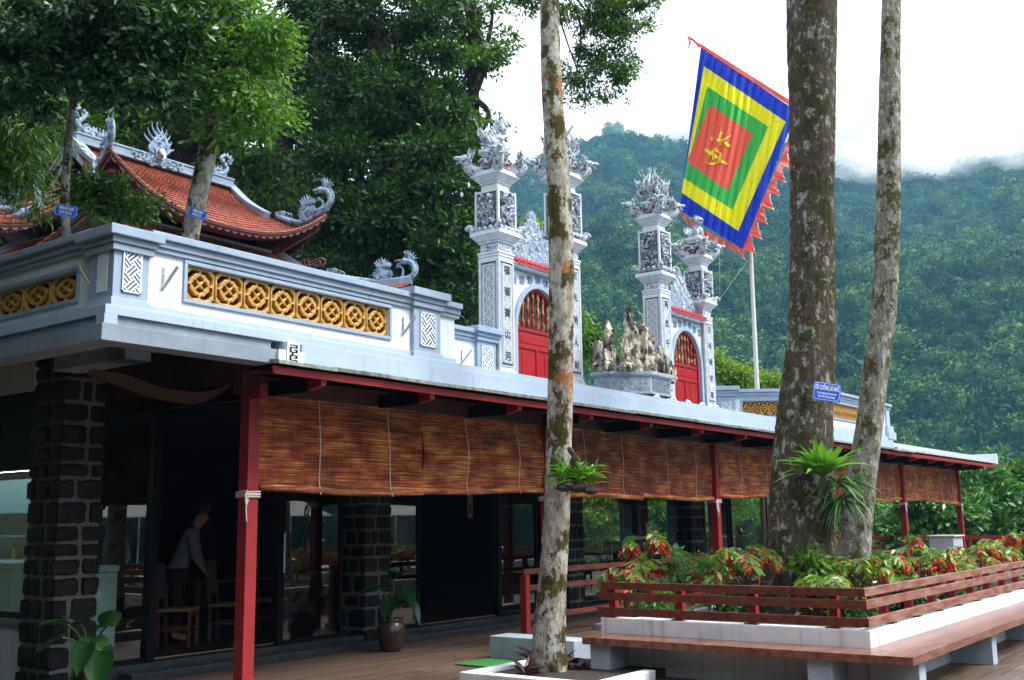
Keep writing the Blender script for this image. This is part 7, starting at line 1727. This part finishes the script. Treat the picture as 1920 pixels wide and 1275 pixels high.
# ================================================================ BAMBOO BLINDS
def blind_mat():
    M_ = bpy.data.materials.new('split_bamboo'); M_.use_nodes = True; t = M_.node_tree; t.nodes.clear(); n = t.nodes.new; l = t.links.new
    o = n('ShaderNodeOutputMaterial'); b = n('ShaderNodeBsdfPrincipled'); b.inputs['Roughness'].default_value = 0.45; tcn = n('ShaderNodeTexCoord')
    def noise(sx_, sz_, sc, loc=0, det=6):
        mp_ = n('ShaderNodeMapping'); mp_.inputs['Scale'].default_value = (sx_, 1, sz_); mp_.inputs['Location'].default_value = (loc, loc, loc); l(tcn.outputs['Object'], mp_.inputs['Vector'])
        z = n('ShaderNodeTexNoise'); z.inputs['Scale'].default_value = sc; z.inputs['Detail'].default_value = det; l(mp_.outputs[0], z.inputs['Vector']); return z.outputs['Fac']
    oi = n('ShaderNodeObjectInfo')
    r = n('ShaderNodeValToRGB'); cols = [(0.13, 0.03, 0.009), (0.33, 0.068, 0.018), (0.60, 0.17, 0.04), (0.92, 0.46, 0.13)]
    while len(r.color_ramp.elements) < 4: r.color_ramp.elements.new(0.5)
    for k, (c, p) in enumerate(zip(cols, (0.38, 0.46, 0.54, 0.64))): r.color_ramp.elements[k].position = p; r.color_ramp.elements[k].color = (*c, 1)
    # each slat a tone of its own, broken lengthwise; broad stained patches
    a1 = n('ShaderNodeMath'); a1.operation = 'MULTIPLY'; a1.inputs[1].default_value = 0.55; l(noise(1.1, 30, 2.2, 0, 4), a1.inputs[0])
    a2 = n('ShaderNodeMath'); a2.operation = 'MULTIPLY_ADD'; a2.inputs[1].default_value = 0.45; l(noise(1.3, 2.6, 2.6, 4), a2.inputs[0]); l(a1.outputs[0], a2.inputs[2])
    a3 = n('ShaderNodeMath'); a3.operation = 'MULTIPLY_ADD'; a3.inputs[1].default_value = 0.07; l(oi.outputs['Random'], a3.inputs[0]); l(a2.outputs[0], a3.inputs[2]); a4 = n('ShaderNodeMath'); a4.operation = 'SUBTRACT'; a4.inputs[1].default_value = 0.035; l(a3.outputs[0], a4.inputs[0])
    l(a4.outputs[0], r.inputs['Fac'])
    # upright binding threads
    sp = n('ShaderNodeSeparateXYZ'); l(tcn.outputs['Object'], sp.inputs[0])
    w1 = n('ShaderNodeMath'); w1.operation = 'MULTIPLY'; w1.inputs[1].default_value = 8.0; l(sp.outputs['X'], w1.inputs[0])
    fr_ = n('ShaderNodeMath'); fr_.operation = 'FRACT'; l(w1.outputs[0], fr_.inputs[0]); lt = n('ShaderNodeMath'); lt.operation = 'LESS_THAN'; lt.inputs[1].default_value = 0.045; l(fr_.outputs[0], lt.inputs[0])
    hf = n('ShaderNodeMath'); hf.operation = 'MULTIPLY'; hf.inputs[1].default_value = 0.55; l(lt.outputs[0], hf.inputs[0])
    mx = n('ShaderNodeMixRGB'); l(hf.outputs[0], mx.inputs['Fac']); l(r.outputs['Color'], mx.inputs['Color1']); mx.inputs['Color2'].default_value = (0.5, 0.3, 0.12, 1)
    wz = n('ShaderNodeMath'); wz.operation = 'MULTIPLY'; wz.inputs[1].default_value = 30.0; l(sp.outputs['Z'], wz.inputs[0])
    fz = n('ShaderNodeMath'); fz.operation = 'FRACT'; l(wz.outputs[0], fz.inputs[0]); lz = n('ShaderNodeMath'); lz.operation = 'LESS_THAN'; lz.inputs[1].default_value = 0.28; l(fz.outputs[0], lz.inputs[0])
    mz = n('ShaderNodeMath'); mz.operation = 'MULTIPLY_ADD'; mz.inputs[1].default_value = -0.5; mz.inputs[2].default_value = 1.08; l(lz.outputs[0], mz.inputs[0])
    sc_ = n('ShaderNodeVectorMath'); sc_.operation = 'SCALE'; l(mx.outputs['Color'], sc_.inputs[0]); l(mz.outputs[0], sc_.inputs['Scale'])
    l(sc_.outputs['Vector'], b.inputs['Base Color'])
    tr = n('ShaderNodeBsdfTranslucent'); l(mx.outputs['Color'], tr.inputs['Color']); ms = n('ShaderNodeMixShader'); ms.inputs[0].default_value = 0.15; l(b.outputs[0], ms.inputs[1]); l(tr.outputs[0], ms.inputs[2]); l(ms.outputs[0], o.inputs['Surface'])
    return M_
MAT['bamboo'] = blind_mat()
def blind(xa, xb, zt_, zb_, y, label, seed, cords=2):
    t = thing('bamboo_blind', label, 'blind', ((xa+xb)/2, y, zt_), 'bamboo blinds hanging between the verandah posts')
    rg = random.Random(seed); mb = MB(); H = zt_-zb_; n = int(H/0.0125); belly = rg.uniform(0.03, 0.10); NX = 10
    def yo(u, v): return y+0.012*sin(u*5+seed)*v-belly*sin(pi*v)**2*0.6-0.03*v*v*(0.5+0.5*sin(u*9+seed))
    def zo(u, v): return zt_-H*v+0.022*v*sin(u*4.2+seed*2)
    for j in range(n):
        v0, v1 = j/n, (j+0.86)/n
        rows = []
        for (v, dy) in ((v0, 0.0), ((v0+v1)/2, -0.0035), (v1, 0.0)): rows.append([(xa+(xb-xa)*i/NX, yo(i/NX, v)+dy, zo(i/NX, v)) for i in range(NX+1)])
        mb.grid(rows)
    mb.grid([[(xa+(xb-xa)*i/NX, yo(i/NX, v)+0.006, zo(i/NX, v)) for i in range(NX+1)] for v in [k/10 for k in range(11)]])
    mb.build('slat_sheet', MAT['bamboo'], t, smooth=False)
    mb = MB(); mb.tube([(xa+(xb-xa)*i/NX, yo(i/NX, 1)-0.012, zo(i/NX, 1)+0.01) for i in range(NX+1)], 0.036, 12); mb.build('bottom_roll', MAT['bamboo'], t, smooth=True)
    mb = MB(); mb.box(xa, xb, y-0.015, y+0.02, zt_, zt_+0.022); mb.build('head_batten', MAT['bamboo'], t)
    for c in range(cords):
        u = (0.33, 0.76)[c] if cords == 2 else 0.5
        x_ = xa+(xb-xa)*u; MB().tube([(x_+0.012*v, yo(u, v)-0.012-(0.035 if v > 0.95 else 0), zo(u, v)-(0.03 if v > 0.99 else 0)) for v in [k/8 for k in range(9)]], 0.006, 5).build('cord', MAT['rope'], t)
    return t
names = ['bamboo blind hanging right of the first red post, its slats stained dark in patches', 'second bamboo blind from the left, with a wavy rolled lower edge', 'bamboo blind just right of the pale trunk and the mounted orchid', 'bamboo blind just left of the third post',
         'bamboo blind just right of the third post', 'bamboo blind partly hidden behind the massive trunk', 'bamboo blind glimpsed between the massive trunk and the leaning trunk', 'bamboo blind just right of the leaning trunk', 'narrow bamboo blind right of the fifth post', 'last bamboo blind beside the final post']
k = 0
for a, b in zip(POSTX[:-1], POSTX[1:]):
    m_ = (a+b)/2-0.02+(0.02 if k else 0.0)
    for (p, q) in ((a+0.085, m_-0.028), (m_+0.02, b-0.10)): blind(p, q, 2.945, 2.0+0.03*math.sin(k*1.9)+0.005*k, PY-0.03+(0.045 if k % 2 else 0), names[k], k+1); k += 1
# ties wound round the posts
for i, px_ in enumerate(POSTX):
    zt_ = 1.93; mb = MB()
    for q in range(4):
        z_ = zt_+q*0.016; e = 0.082; mb.tube([(px_-e, PY-0.088, z_), (px_+e, PY-0.088, z_+0.006*(q % 2)), (px_+e, PY+0.078, z_+0.01), (px_-e, PY+0.078, z_), (px_-e, PY-0.088, z_+0.012)], 0.007, 6)
    rg = random.Random(i)
    mb.tube(catmull([(px_-0.085, PY-0.09, zt_), (px_-0.10, PY-0.1, zt_-0.12), (px_-0.088, PY-0.1, zt_-0.24)], 4), 0.007, 5); mb.tube(catmull([(px_-0.085, PY-0.09, zt_+0.04), (px_-0.12, PY-0.11, zt_+0.01), (px_-0.10, PY-0.1, zt_-0.08), (px_-0.075, PY-0.1, zt_-0.02)], 4), 0.008, 5)
    if i in (1, 2, 4, 5):
        for q in range(7): mb.tube(catmull([(px_-0.09, PY-0.1, zt_+0.05), (px_-0.15-0.02*rg.random(), PY-0.11, zt_-0.04*q*0.4), (px_-0.11, PY-0.12, zt_-0.15-0.03*rg.random()), (px_-0.08, PY-0.1, zt_)], 4), 0.009, 5)
    tag(mb.build('cord_tie', MAT['rope']), ['white cord wound round the first red post at the left', 'white cord bundle on the post hidden behind the slim pale trunk', 'white cord bundle on the third post above the flowers', 'white cord on the post hidden behind the two planter trunks', 'white cord wound round the fifth post', 'white cord bundle on the last verandah post'][i], 'cord', 'blind cords tied round the posts')

# ================================================================ SIGNS ON THE TRUNKS
SB = mat('sign_blue_enamel', (0.008, 0.11, 0.62), 0.35, var=0.06); SW_ = mat('sign_white', (0.85, 0.88, 0.92), 0.5)
def sign(corners, dist, lines, label):
    A, B2, C_, D_ = [on_v(x_, y_, dist) for x_, y_ in corners]      # TL TR BR BL
    O = (A+B2+C_+D_)/4; ux = ((B2-A)+(C_-D_)).normalized(); uy0 = ((A-D_)+(B2-C_)).normalized(); uz = ux.cross(uy0).normalized(); uy = uz.cross(ux)
    W_, H_ = ((B2-A).length+(C_-D_).length)/2, ((A-D_).length+(B2-C_).length)/2
    t = thing('name_sign', label, 'sign', tuple(O), 'blue tree name signs')
    def rect(w_, h_, c): return [(-w_+c, -h_), (w_-c, -h_), (w_, -h_+c), (w_, h_-c), (w_-c, h_), (-w_+c, h_), (-w_, h_-c), (-w_, -h_+c)]
    flat_shape('plate', [rect(W_/2, H_/2, 0.004)], 0.006, O, ux, uy, SB, t)
    flat_shape('border', [rect(W_/2*0.94, H_/2*0.90, 0.028*W_/0.35), rect(W_/2*0.915, H_/2*0.86, 0.026*W_/0.35)], 0.002, O+uz*0.0045, ux, uy, SW_, t)
    for (txt, sz, yy, sx_, bo) in lines: text_mesh('lettering', txt, sz*H_, O+uy*yy*H_+uz*0.0055, ux, uy, SW_, t, depth=0.002, sx=sx_, bold=bo)
    return t
sign([(1526, 713), (1577, 722), (1575, 755), (1523, 749)], 13.12, [('SỒI CUỐNG LÁ NHỎ', 0.34, 0.19, 0.40, 0.0022), ('(Lithocarpus microspermus)', 0.15, -0.09, 0.60, 0.0008), ('Họ Dẻ (Fagaceae)', 0.17, -0.27, 0.72, 0.0008)], 'blue enamel sign with white border on the massive lichened trunk')
sign([(104, 380), (145, 388), (144, 410), (102, 402)], 11.0, [('TRƯỜNG MẬT LÁ NHỎ', 0.32, 0.17, 0.38, 0.0016), ('(Paviesia annamensis)', 0.15, -0.08, 0.8, 0.0006), ('Họ Bồ hòn (Sapindaceae)', 0.15, -0.24, 0.7, 0.0006)], 'blue enamel sign with white border on the thin shaded trunk at the far left')
sign([(355, 385), (388, 397), (386, 415), (353, 404)], 11.3, [('TRÂM LÁ NHỎ', 0.34, 0.17, 0.50, 0.002), ('(Syzygium hancei)', 0.16, -0.08, 0.8, 0.0006), ('Họ Sim (Myrtaceae)', 0.16, -0.24, 0.8, 0.0006)], 'blue enamel sign with white border on the leaning mossy trunk before the tiled roof')

# ================================================================ FURNITURE AND PEOPLE INSIDE
CW = mat('chair_wood', (0.09, 0.036, 0.015), 0.45, var=0.2, vscale=6); WV = mat('woven_seat', (0.26, 0.15, 0.06), 0.7, var=0.3, vscale=40)
def make_chair(label, loc, rz):
    t = thing('dining_chair', label, 'chair', loc, 'wooden dining chairs inside the restaurant', rz)
    def P(name, mb, m_): return mb.build(name, m_, t, world=False, bevel=0.004)
    mb = MB(); mb.box(-0.22, 0.22, -0.21, 0.21, 0.43, 0.465); P('seat', mb, WV)
    for sx_ in (-1, 1):
        mb = MB(); mb.box(sx_*0.20-0.02, sx_*0.20+0.02, -0.21, -0.17, 0, 0.429); P('leg', mb, CW)
        mb = MB(); mb.beam((sx_*0.20, 0.19, 0), (sx_*0.20, 0.20, 0.45), 0.04, 0.04, up=(0, 1, 0)); mb.beam((sx_*0.20, 0.20, 0.45), (sx_*0.20, 0.27, 1.02), 0.04, 0.035, up=(0, 1, 0)); P('leg', mb, CW)
    mb = MB(); mb.beam((-0.2, 0.265, 0.98), (0.2, 0.265, 0.98), 0.025, 0.08); mb.beam((-0.2, 0.225, 0.6), (0.2, 0.225, 0.6), 0.02, 0.04)
    for k in range(5): mb.beam((-0.13+0.065*k, 0.225, 0.6), (-0.13+0.065*k, 0.262, 0.96), 0.025, 0.012, up=(0, 1, 0))
    P('backrest', mb, CW)
    mb = MB(); mb.box(-0.2, 0.2, -0.2, -0.18, 0.36, 0.42); mb.box(-0.2, 0.2, 0.18, 0.2, 0.36, 0.42); mb.box(-0.21, -0.19, -0.19, 0.19, 0.2, 0.23); mb.box(0.19, 0.21, -0.19, 0.19, 0.2, 0.23); P('stretcher', mb, CW)
    return t
def inx(px_, y): return on_y(px_, 1100, y).x
c0 = make_chair('wooden chair with woven seat nearest the open door, left of the first red post', (inx(336, 11.7), 11.7, 0.172), RAD(40))
for (x_, y_, a, lab) in ((inx(430, 11.8), 11.8, 38, 'wooden chair with woven seat just left of the first red post'), (inx(505, 11.9), 11.9, 34, 'wooden chair with woven seat right of the first red post'), (inx(1160, 12.6), 12.6, 100, 'brown slat-backed chair seen through the glass behind the tall begonia'), (inx(1200, 12.2), 12.2, 95, 'brown slat-backed chair next to the one behind the tall begonia'), (inx(1085, 12.6), 12.6, 95, 'dark chair behind the glass next to the slim pale trunk')):
    c = copy_tree(c0); c.location = (x_, y_, 0.172); c.rotation_euler = (0, 0, RAD(a)); c['label'] = lab
def make_table(label, loc, W_, D_, m_=None, group='dining tables', nm='dining_table'):
    t = thing(nm, label, 'table', loc, group); m_ = m_ or CW
    MB().box(-W_/2, W_/2, -D_/2, D_/2, 0.71, 0.75).build('tabletop', m_, t, world=False, bevel=0.005)
    for sx_ in (-1, 1):
        for sy_ in (-1, 1): MB().box(sx_*(W_/2-0.07)-0.035, sx_*(W_/2-0.07)+0.035, sy_*(D_/2-0.07)-0.035, sy_*(D_/2-0.07)+0.035, 0, 0.709).build('leg', m_, t, world=False)
    return t
make_table('wooden dining table between the chairs inside the open door', (inx(420, 12.6), 12.6, 0.172), 1.6, 0.85)
make_table('wooden dining table behind the glass near the tall begonia', (inx(1150, 13.4), 13.4, 0.172), 1.5, 0.85)
PT = mat('patio_top', (0.55, 0.55, 0.54), 0.4); PC = mat('patio_dark_wicker', (0.02, 0.018, 0.016), 0.6)
for (px_, y_, lab) in ((1725, 6.4, 'pale patio table behind the tall begonia with orange bunches'), (1800, 6.8, 'pale patio table below the white cabinet')):
    p = on_y(px_, 1060, y_); make_table(lab, (p.x, y_, 0.0), 1.5, 0.8, PT, 'patio tables', 'patio_table')
for (px_, y_, lab) in ((1633, 7.6, 'dark patio chair just right of the leaning trunk'), (1652, 7.5, 'second dark patio chair right of the leaning trunk')):
    p = on_y(px_, 1040, y_); t = thing('patio_chair', lab, 'chair', (p.x, y_, 0), 'dark patio chairs')
    MB().box(-0.25, 0.25, -0.25, 0.25, 0.36, 0.42).build('seat', PC, t, world=False, bevel=0.01); MB().box(-0.25, 0.25, 0.22, 0.27, 0.42, 0.95).build('backrest', PC, t, world=False, bevel=0.01)
    for sx_ in (-1, 1):
        for sy_ in (-1, 1): MB().box(sx_*0.22-0.02, sx_*0.22+0.02, sy_*0.22-0.02, sy_*0.22+0.02, 0, 0.36).build('leg', PC, t, world=False)
q = on_y(1775, 1028, 7.8)
t = thing('white_cabinet', 'white and grey metal cabinet standing on the far terrace left of the last post', 'cabinet', (q.x, 7.8, 0))
MB().box(q.x-0.45, q.x+0.45, 7.5, 8.1, 0.14, on_y(1775, 1006, 7.8).z).build('cabinet_body', mat('grey_metal', (0.45, 0.48, 0.52), 0.4), t, bevel=0.01)
MB().box(q.x-0.49, q.x+0.49, 7.45, 8.15, on_y(1775, 1006, 7.8).z+0.002, on_y(1775, 1006, 7.8).z+0.04).build('cabinet_top', PT, t, bevel=0.01)
for s_ in (-1, 1): MB().box(q.x+s_*0.4-0.04, q.x+s_*0.4+0.04, 7.55, 8.05, 0, 0.138).build('foot', PC, t)

def skinned(name, joints, edges, m_, parent=None, sub=2):
    """one continuous surface grown round a joint skeleton: joints {name: (co, radius)}"""
    keys = list(joints); me = bpy.data.meshes.new(name); me.from_pydata([joints[k][0] for k in keys], [(keys.index(a), keys.index(b)) for a, b in edges], [])
    o = bpy.data.objects.new(name, me); COL.objects.link(o); mo = o.modifiers.new('skin', 'SKIN'); mo.use_smooth_shade = True
    if not me.skin_vertices: bpy.context.view_layer.objects.active = o; bpy.ops.mesh.customdata_skin_add() if bpy.ops.mesh.customdata_skin_add.poll() else None
    for i, k in enumerate(keys):
        r_ = joints[k][1]; r_ = r_ if hasattr(r_, '__len__') else (r_, r_); me.skin_vertices[0].data[i].radius = r_; me.skin_vertices[0].data[i].use_root = (i == 0)
    s = o.modifiers.new('subsurf', 'SUBSURF'); s.levels = sub; s.render_levels = sub
    dg = bpy.context.evaluated_depsgraph_get(); me2 = bpy.data.meshes.new_from_object(o.evaluated_get(dg)); bpy.data.objects.remove(o)
    me2.name = name; me2.materials.clear(); me2.materials.append(m_)
    for p in me2.polygons: p.use_smooth = True; p.material_index = 0
    return link_mesh(name, me2, parent)
def hand(J, E, wrist, pre, d, side, thick=0.009):
    """palm and five bent fingers in direction d; side = direction of the thumb"""
    d = Vector(d).normalized(); s = Vector(side).normalized(); n_ = d.cross(s); w_ = Vector(J[wrist][0]); pm = w_+d*0.05
    J[pre+'palm'] = (pm, (0.032, 0.018)); E.append((wrist, pre+'palm'))
    for k, (off, ln) in enumerate(((0.028, 0.072), (0.010, 0.082), (-0.009, 0.076), (-0.026, 0.058))):
        b = pm+d*0.035+s*off; J[pre+'f%da' % k] = (b, thick); J[pre+'f%db' % k] = (b+d*ln*0.55+n_*0.012, thick*0.9); J[pre+'f%dc' % k] = (b+d*ln*0.85+n_*0.035, thick*0.75)
        E += [(pre+'palm', pre+'f%da' % k), (pre+'f%da' % k, pre+'f%db' % k), (pre+'f%db' % k, pre+'f%dc' % k)]
    t0 = w_+d*0.03+s*0.035; J[pre+'ta'] = (t0, thick*1.1); J[pre+'tb'] = (t0+s*0.03+d*0.03, thick); E += [(wrist, pre+'ta'), (pre+'ta', pre+'tb')]
def person(label, foot, face_az, lean=0.35, reach=0.5, s=1.0, shirt=None):
    """standing figure leaning forward from the hips; face_az = heading"""
    f_ = Vector((cos(face_az), sin(face_az), 0)); r_ = f_.cross(Vector((0, 0, 1))); z = Vector((0, 0, 1)); o = Vector(foot)
    def W(a, b, c): return o+(f_*a+r_*b+z*c)*s
    hip = 0.90; sn, cs = sin(lean), cos(lean)
    def T(up, fw=0.0, side=0.0): return W(up*sn+fw*cs, side, hip+up*cs-fw*sn)
    t = thing('person', label, 'person', tuple(o)); J = {}; E = []
    J['pelvis'] = (W(0, 0, hip), (0.15*s, 0.11*s)); J['waist'] = (T(0.18), (0.135*s, 0.10*s)); J['chest'] = (T(0.40), (0.165*s, 0.115*s)); J['neck'] = (T(0.55), 0.055*s); J['head0'] = (T(0.66, 0.03), (0.075*s, 0.085*s)); J['head1'] = (T(0.78, 0.04), (0.075*s, 0.09*s))
    E += [('pelvis', 'waist'), ('waist', 'chest'), ('chest', 'neck'), ('neck', 'head0'), ('head0', 'head1')]
    for sd_, nm in ((-1, 'l'), (1, 'r')):
        J[nm+'sh'] = (T(0.47, 0, sd_*0.17), 0.06*s); J[nm+'el'] = (T(0.24, 0.10+reach*0.1, sd_*0.24), 0.043*s); J[nm+'wr'] = (T(0.10, 0.22+reach*0.25, sd_*0.16), 0.028*s)
        E += [('chest', nm+'sh'), (nm+'sh', nm+'el'), (nm+'el', nm+'wr')]; d = (Vector(J[nm+'wr'][0])-Vector(J[nm+'el'][0])); hand(J, E, nm+'wr', nm, d, -r_*sd_)
        J[nm+'hp'] = (W(0, sd_*0.09, hip-0.05), 0.095*s); J[nm+'kn'] = (W(0.03, sd_*0.11, 0.48), 0.062*s); J[nm+'an'] = (W(-0.02, sd_*0.11, 0.08), 0.04*s); J[nm+'to'] = (W(0.15, sd_*0.12, 0.035), 0.036*s)
        E += [('pelvis', nm+'hp'), (nm+'hp', nm+'kn'), (nm+'kn', nm+'an'), (nm+'an', nm+'to')]
    skinned('body', J, E, MAT['skin'], t)
    H = Vector(J['head1'][0]); fw = (f_*cs-z*sn*0.6).normalized(); up = r_.cross(fw) if r_.cross(fw).z > 0 else -r_.cross(fw)
    mb = MB(); mb.ell(H+up*0.035*s-fw*0.02*s, (0.085*s, 0.08*s, 0.075*s), 14, 10, 0, (fw, r_, up)); mb.ell(H-fw*0.05*s-up*0.02*s, (0.05*s, 0.075*s, 0.08*s), 12, 8, 0, (fw, r_, up)); mb.build('hair', MAT['hair'], t, smooth=True)
    mb = MB(); F0 = Vector(J['head0'][0])+fw*0.083*s+up*0.02*s; mb.ell(F0+fw*0.012*s, (0.016*s, 0.011*s, 0.02*s), 8, 6, 0, (fw, r_, up))
    for q in (-1, 1): mb.ell(F0+up*0.028*s+r_*q*0.03*s-fw*0.008*s, 0.009*s, 8, 6, 1); mb.ell(Vector(J['head0'][0])+up*0.03*s+r_*q*0.078*s, (0.018*s, 0.01*s, 0.028*s), 8, 6, 0, (fw, r_, up))
    mb.ell(F0-up*0.042*s-fw*0.004*s, (0.006*s, 0.022*s, 0.006*s), 8, 6, 2, (fw, r_, up)); mb.build('face', [MAT['skin'], MAT['hair'], mat('lips', (0.28, 0.09, 0.07), 0.5)], t, smooth=True)
    S_ = {}; ES = []
    S_['waist'] = (T(0.10), (0.17*s, 0.125*s)); S_['mid'] = (T(0.26), (0.165*s, 0.125*s)); S_['chest'] = (T(0.42), (0.18*s, 0.13*s)); S_['col'] = (T(0.52), (0.085*s, 0.075*s)); S_['hem'] = (T(-0.03), (0.175*s, 0.135*s)); ES += [('waist', 'mid'), ('mid', 'chest'), ('chest', 'col'), ('hem', 'waist')]
    for sd_, nm in ((-1, 'l'), (1, 'r')):
        S_[nm+'sh'] = (T(0.47, 0, sd_*0.18), 0.078*s); S_[nm+'el'] = (J[nm+'el'][0], 0.062*s); m3 = Vector(J[nm+'el'][0]).lerp(Vector(J[nm+'wr'][0]), 0.8); S_[nm+'cu'] = (m3, 0.046*s); ES += [('chest', nm+'sh'), (nm+'sh', nm+'el'), (nm+'el', nm+'cu')]
    skinned('shirt', S_, ES, shirt or MAT['shirt'], t)
    Tt = {'p': (W(0, 0, hip+0.02), (0.165*s, 0.125*s))}; ET = []
    for sd_, nm in ((-1, 'l'), (1, 'r')):
        Tt[nm+'h'] = (W(0, sd_*0.09, hip-0.07), 0.112*s); Tt[nm+'k'] = (W(0.03, sd_*0.11, 0.48), 0.082*s); Tt[nm+'a'] = (W(-0.01, sd_*0.11, 0.11), 0.065*s); ET += [('p', nm+'h'), (nm+'h', nm+'k'), (nm+'k', nm+'a')]
    skinned('trousers', Tt, ET, MAT['trouser'], t); return t
pm = on_y(332, 1100, 12.15)
person('man in a white shirt and dark trousers leaning over a table inside the open door', (pm.x, 12.15, 0.172), RAD(-40), 0.36, 0.35, 1.04)
# guest behind the camera who shows only as a reflection in the door glass
person('person in a pale blue shirt mirrored in the door glass by the corner pillar', (on_y(213, 1000, 19.9).x, 1.7, 0.0), RAD(100), 0.25, 0.4)

# parasols out on the terrace, mirrored in the glass
def parasol(label, x_, y_, z_, w_):
    t = thing('parasol', label, 'parasol', (x_, y_, 0), 'white parasols on the open terrace')
    MB().tube([(x_, y_, -0.4), (x_, y_, z_+0.7)], 0.03, 10).build('pole', MAT['steel'], t, smooth=True)
    MB().lathe((x_, y_, 0), [(w_*1.0, z_), (w_*0.98, z_+0.03), (w_*0.06, z_+0.62), (0.02, z_+0.66)], 4).build('canopy', mat('white_canvas', (0.85, 0.85, 0.82), 0.8, trans=0.5), t)
    MB().lathe((x_, y_, 0), [(0.3, 0.0), (0.3, 0.08), (0.05, 0.1)], 16).build('base', MAT['greyc'], t)
def mirrored(px_, yv): p = on_y(px_, 948, yv); return p.x, 2*(WY+0.05)-p.y
for px_, yv, lab in ((262, 27.5, 'white parasol mirrored in the first door pane by the corner pillar'), (545, 27.5, 'white parasol mirrored in the glass right of the first red post'), (742, 27.5, 'white parasol mirrored in the narrow pane right of the second stone pillar')):
    x_, y_ = mirrored(px_, yv); parasol(lab, x_, y_, 1.95, 1.9)
tag(MB().box(0, 42, -12, -2.02, -0.5, -0.034).build('lower_terrace', MAT['curbg']), kind='structure')
# small scroll hanging by the dark doors
p = on_y(886, 955, WY-0.1); t = thing('wall_hanging', 'narrow paper scroll hanging on the dark door bay above the second blind edge', 'wall hanging', (p.x, WY-0.1, 1.9))
MB().box(p.x-0.06, p.x+0.06, WY-0.055, WY-0.05, 1.72, 2.2).build('paper', mat('old_paper', (0.25, 0.17, 0.08), 0.8, var=0.3), t); MB().box(p.x-0.025, p.x+0.025, WY-0.058, WY-0.0555, 1.78, 1.95).build('ink_mark', MAT['black'], t)

# fallen leaves and petals on the deck
rgl = np.random.default_rng(77); n_ = 150; fx_ = rgl.uniform(7.5, 16, n_); fy_ = rgl.uniform(1.2, 9.8, n_); ok_ = ~((fx_ > 8.6) & (fy_ > 2.7) & (fy_ < 7.4)); fx_, fy_ = fx_[ok_], fy_[ok_]; n_ = len(fx_)
C_ = np.stack([fx_, fy_, np.full(n_, 0.008)], -1); D_ = unit(np.stack([rgl.normal(size=n_), rgl.normal(size=n_), rgl.uniform(0, 0.15, n_)], -1))
V, Q = leaves(C_, D_, rgl.uniform(0.05, 0.11, n_), rgl.uniform(0.02, 0.04, n_), rgl, 0.05); V[:, 2] = np.abs(V[:, 2]-0.006)+0.006
tag(link_mesh('fallen_leaves', np_mesh('fallen_leaves', V, Q, [leafmat('dry_leaves', [(0.10, 0.045, 0.015), (0.22, 0.12, 0.03), (0.12, 0.13, 0.03), (0.45, 0.03, 0.04)], 0.7, 0.1)])), kind='stuff')
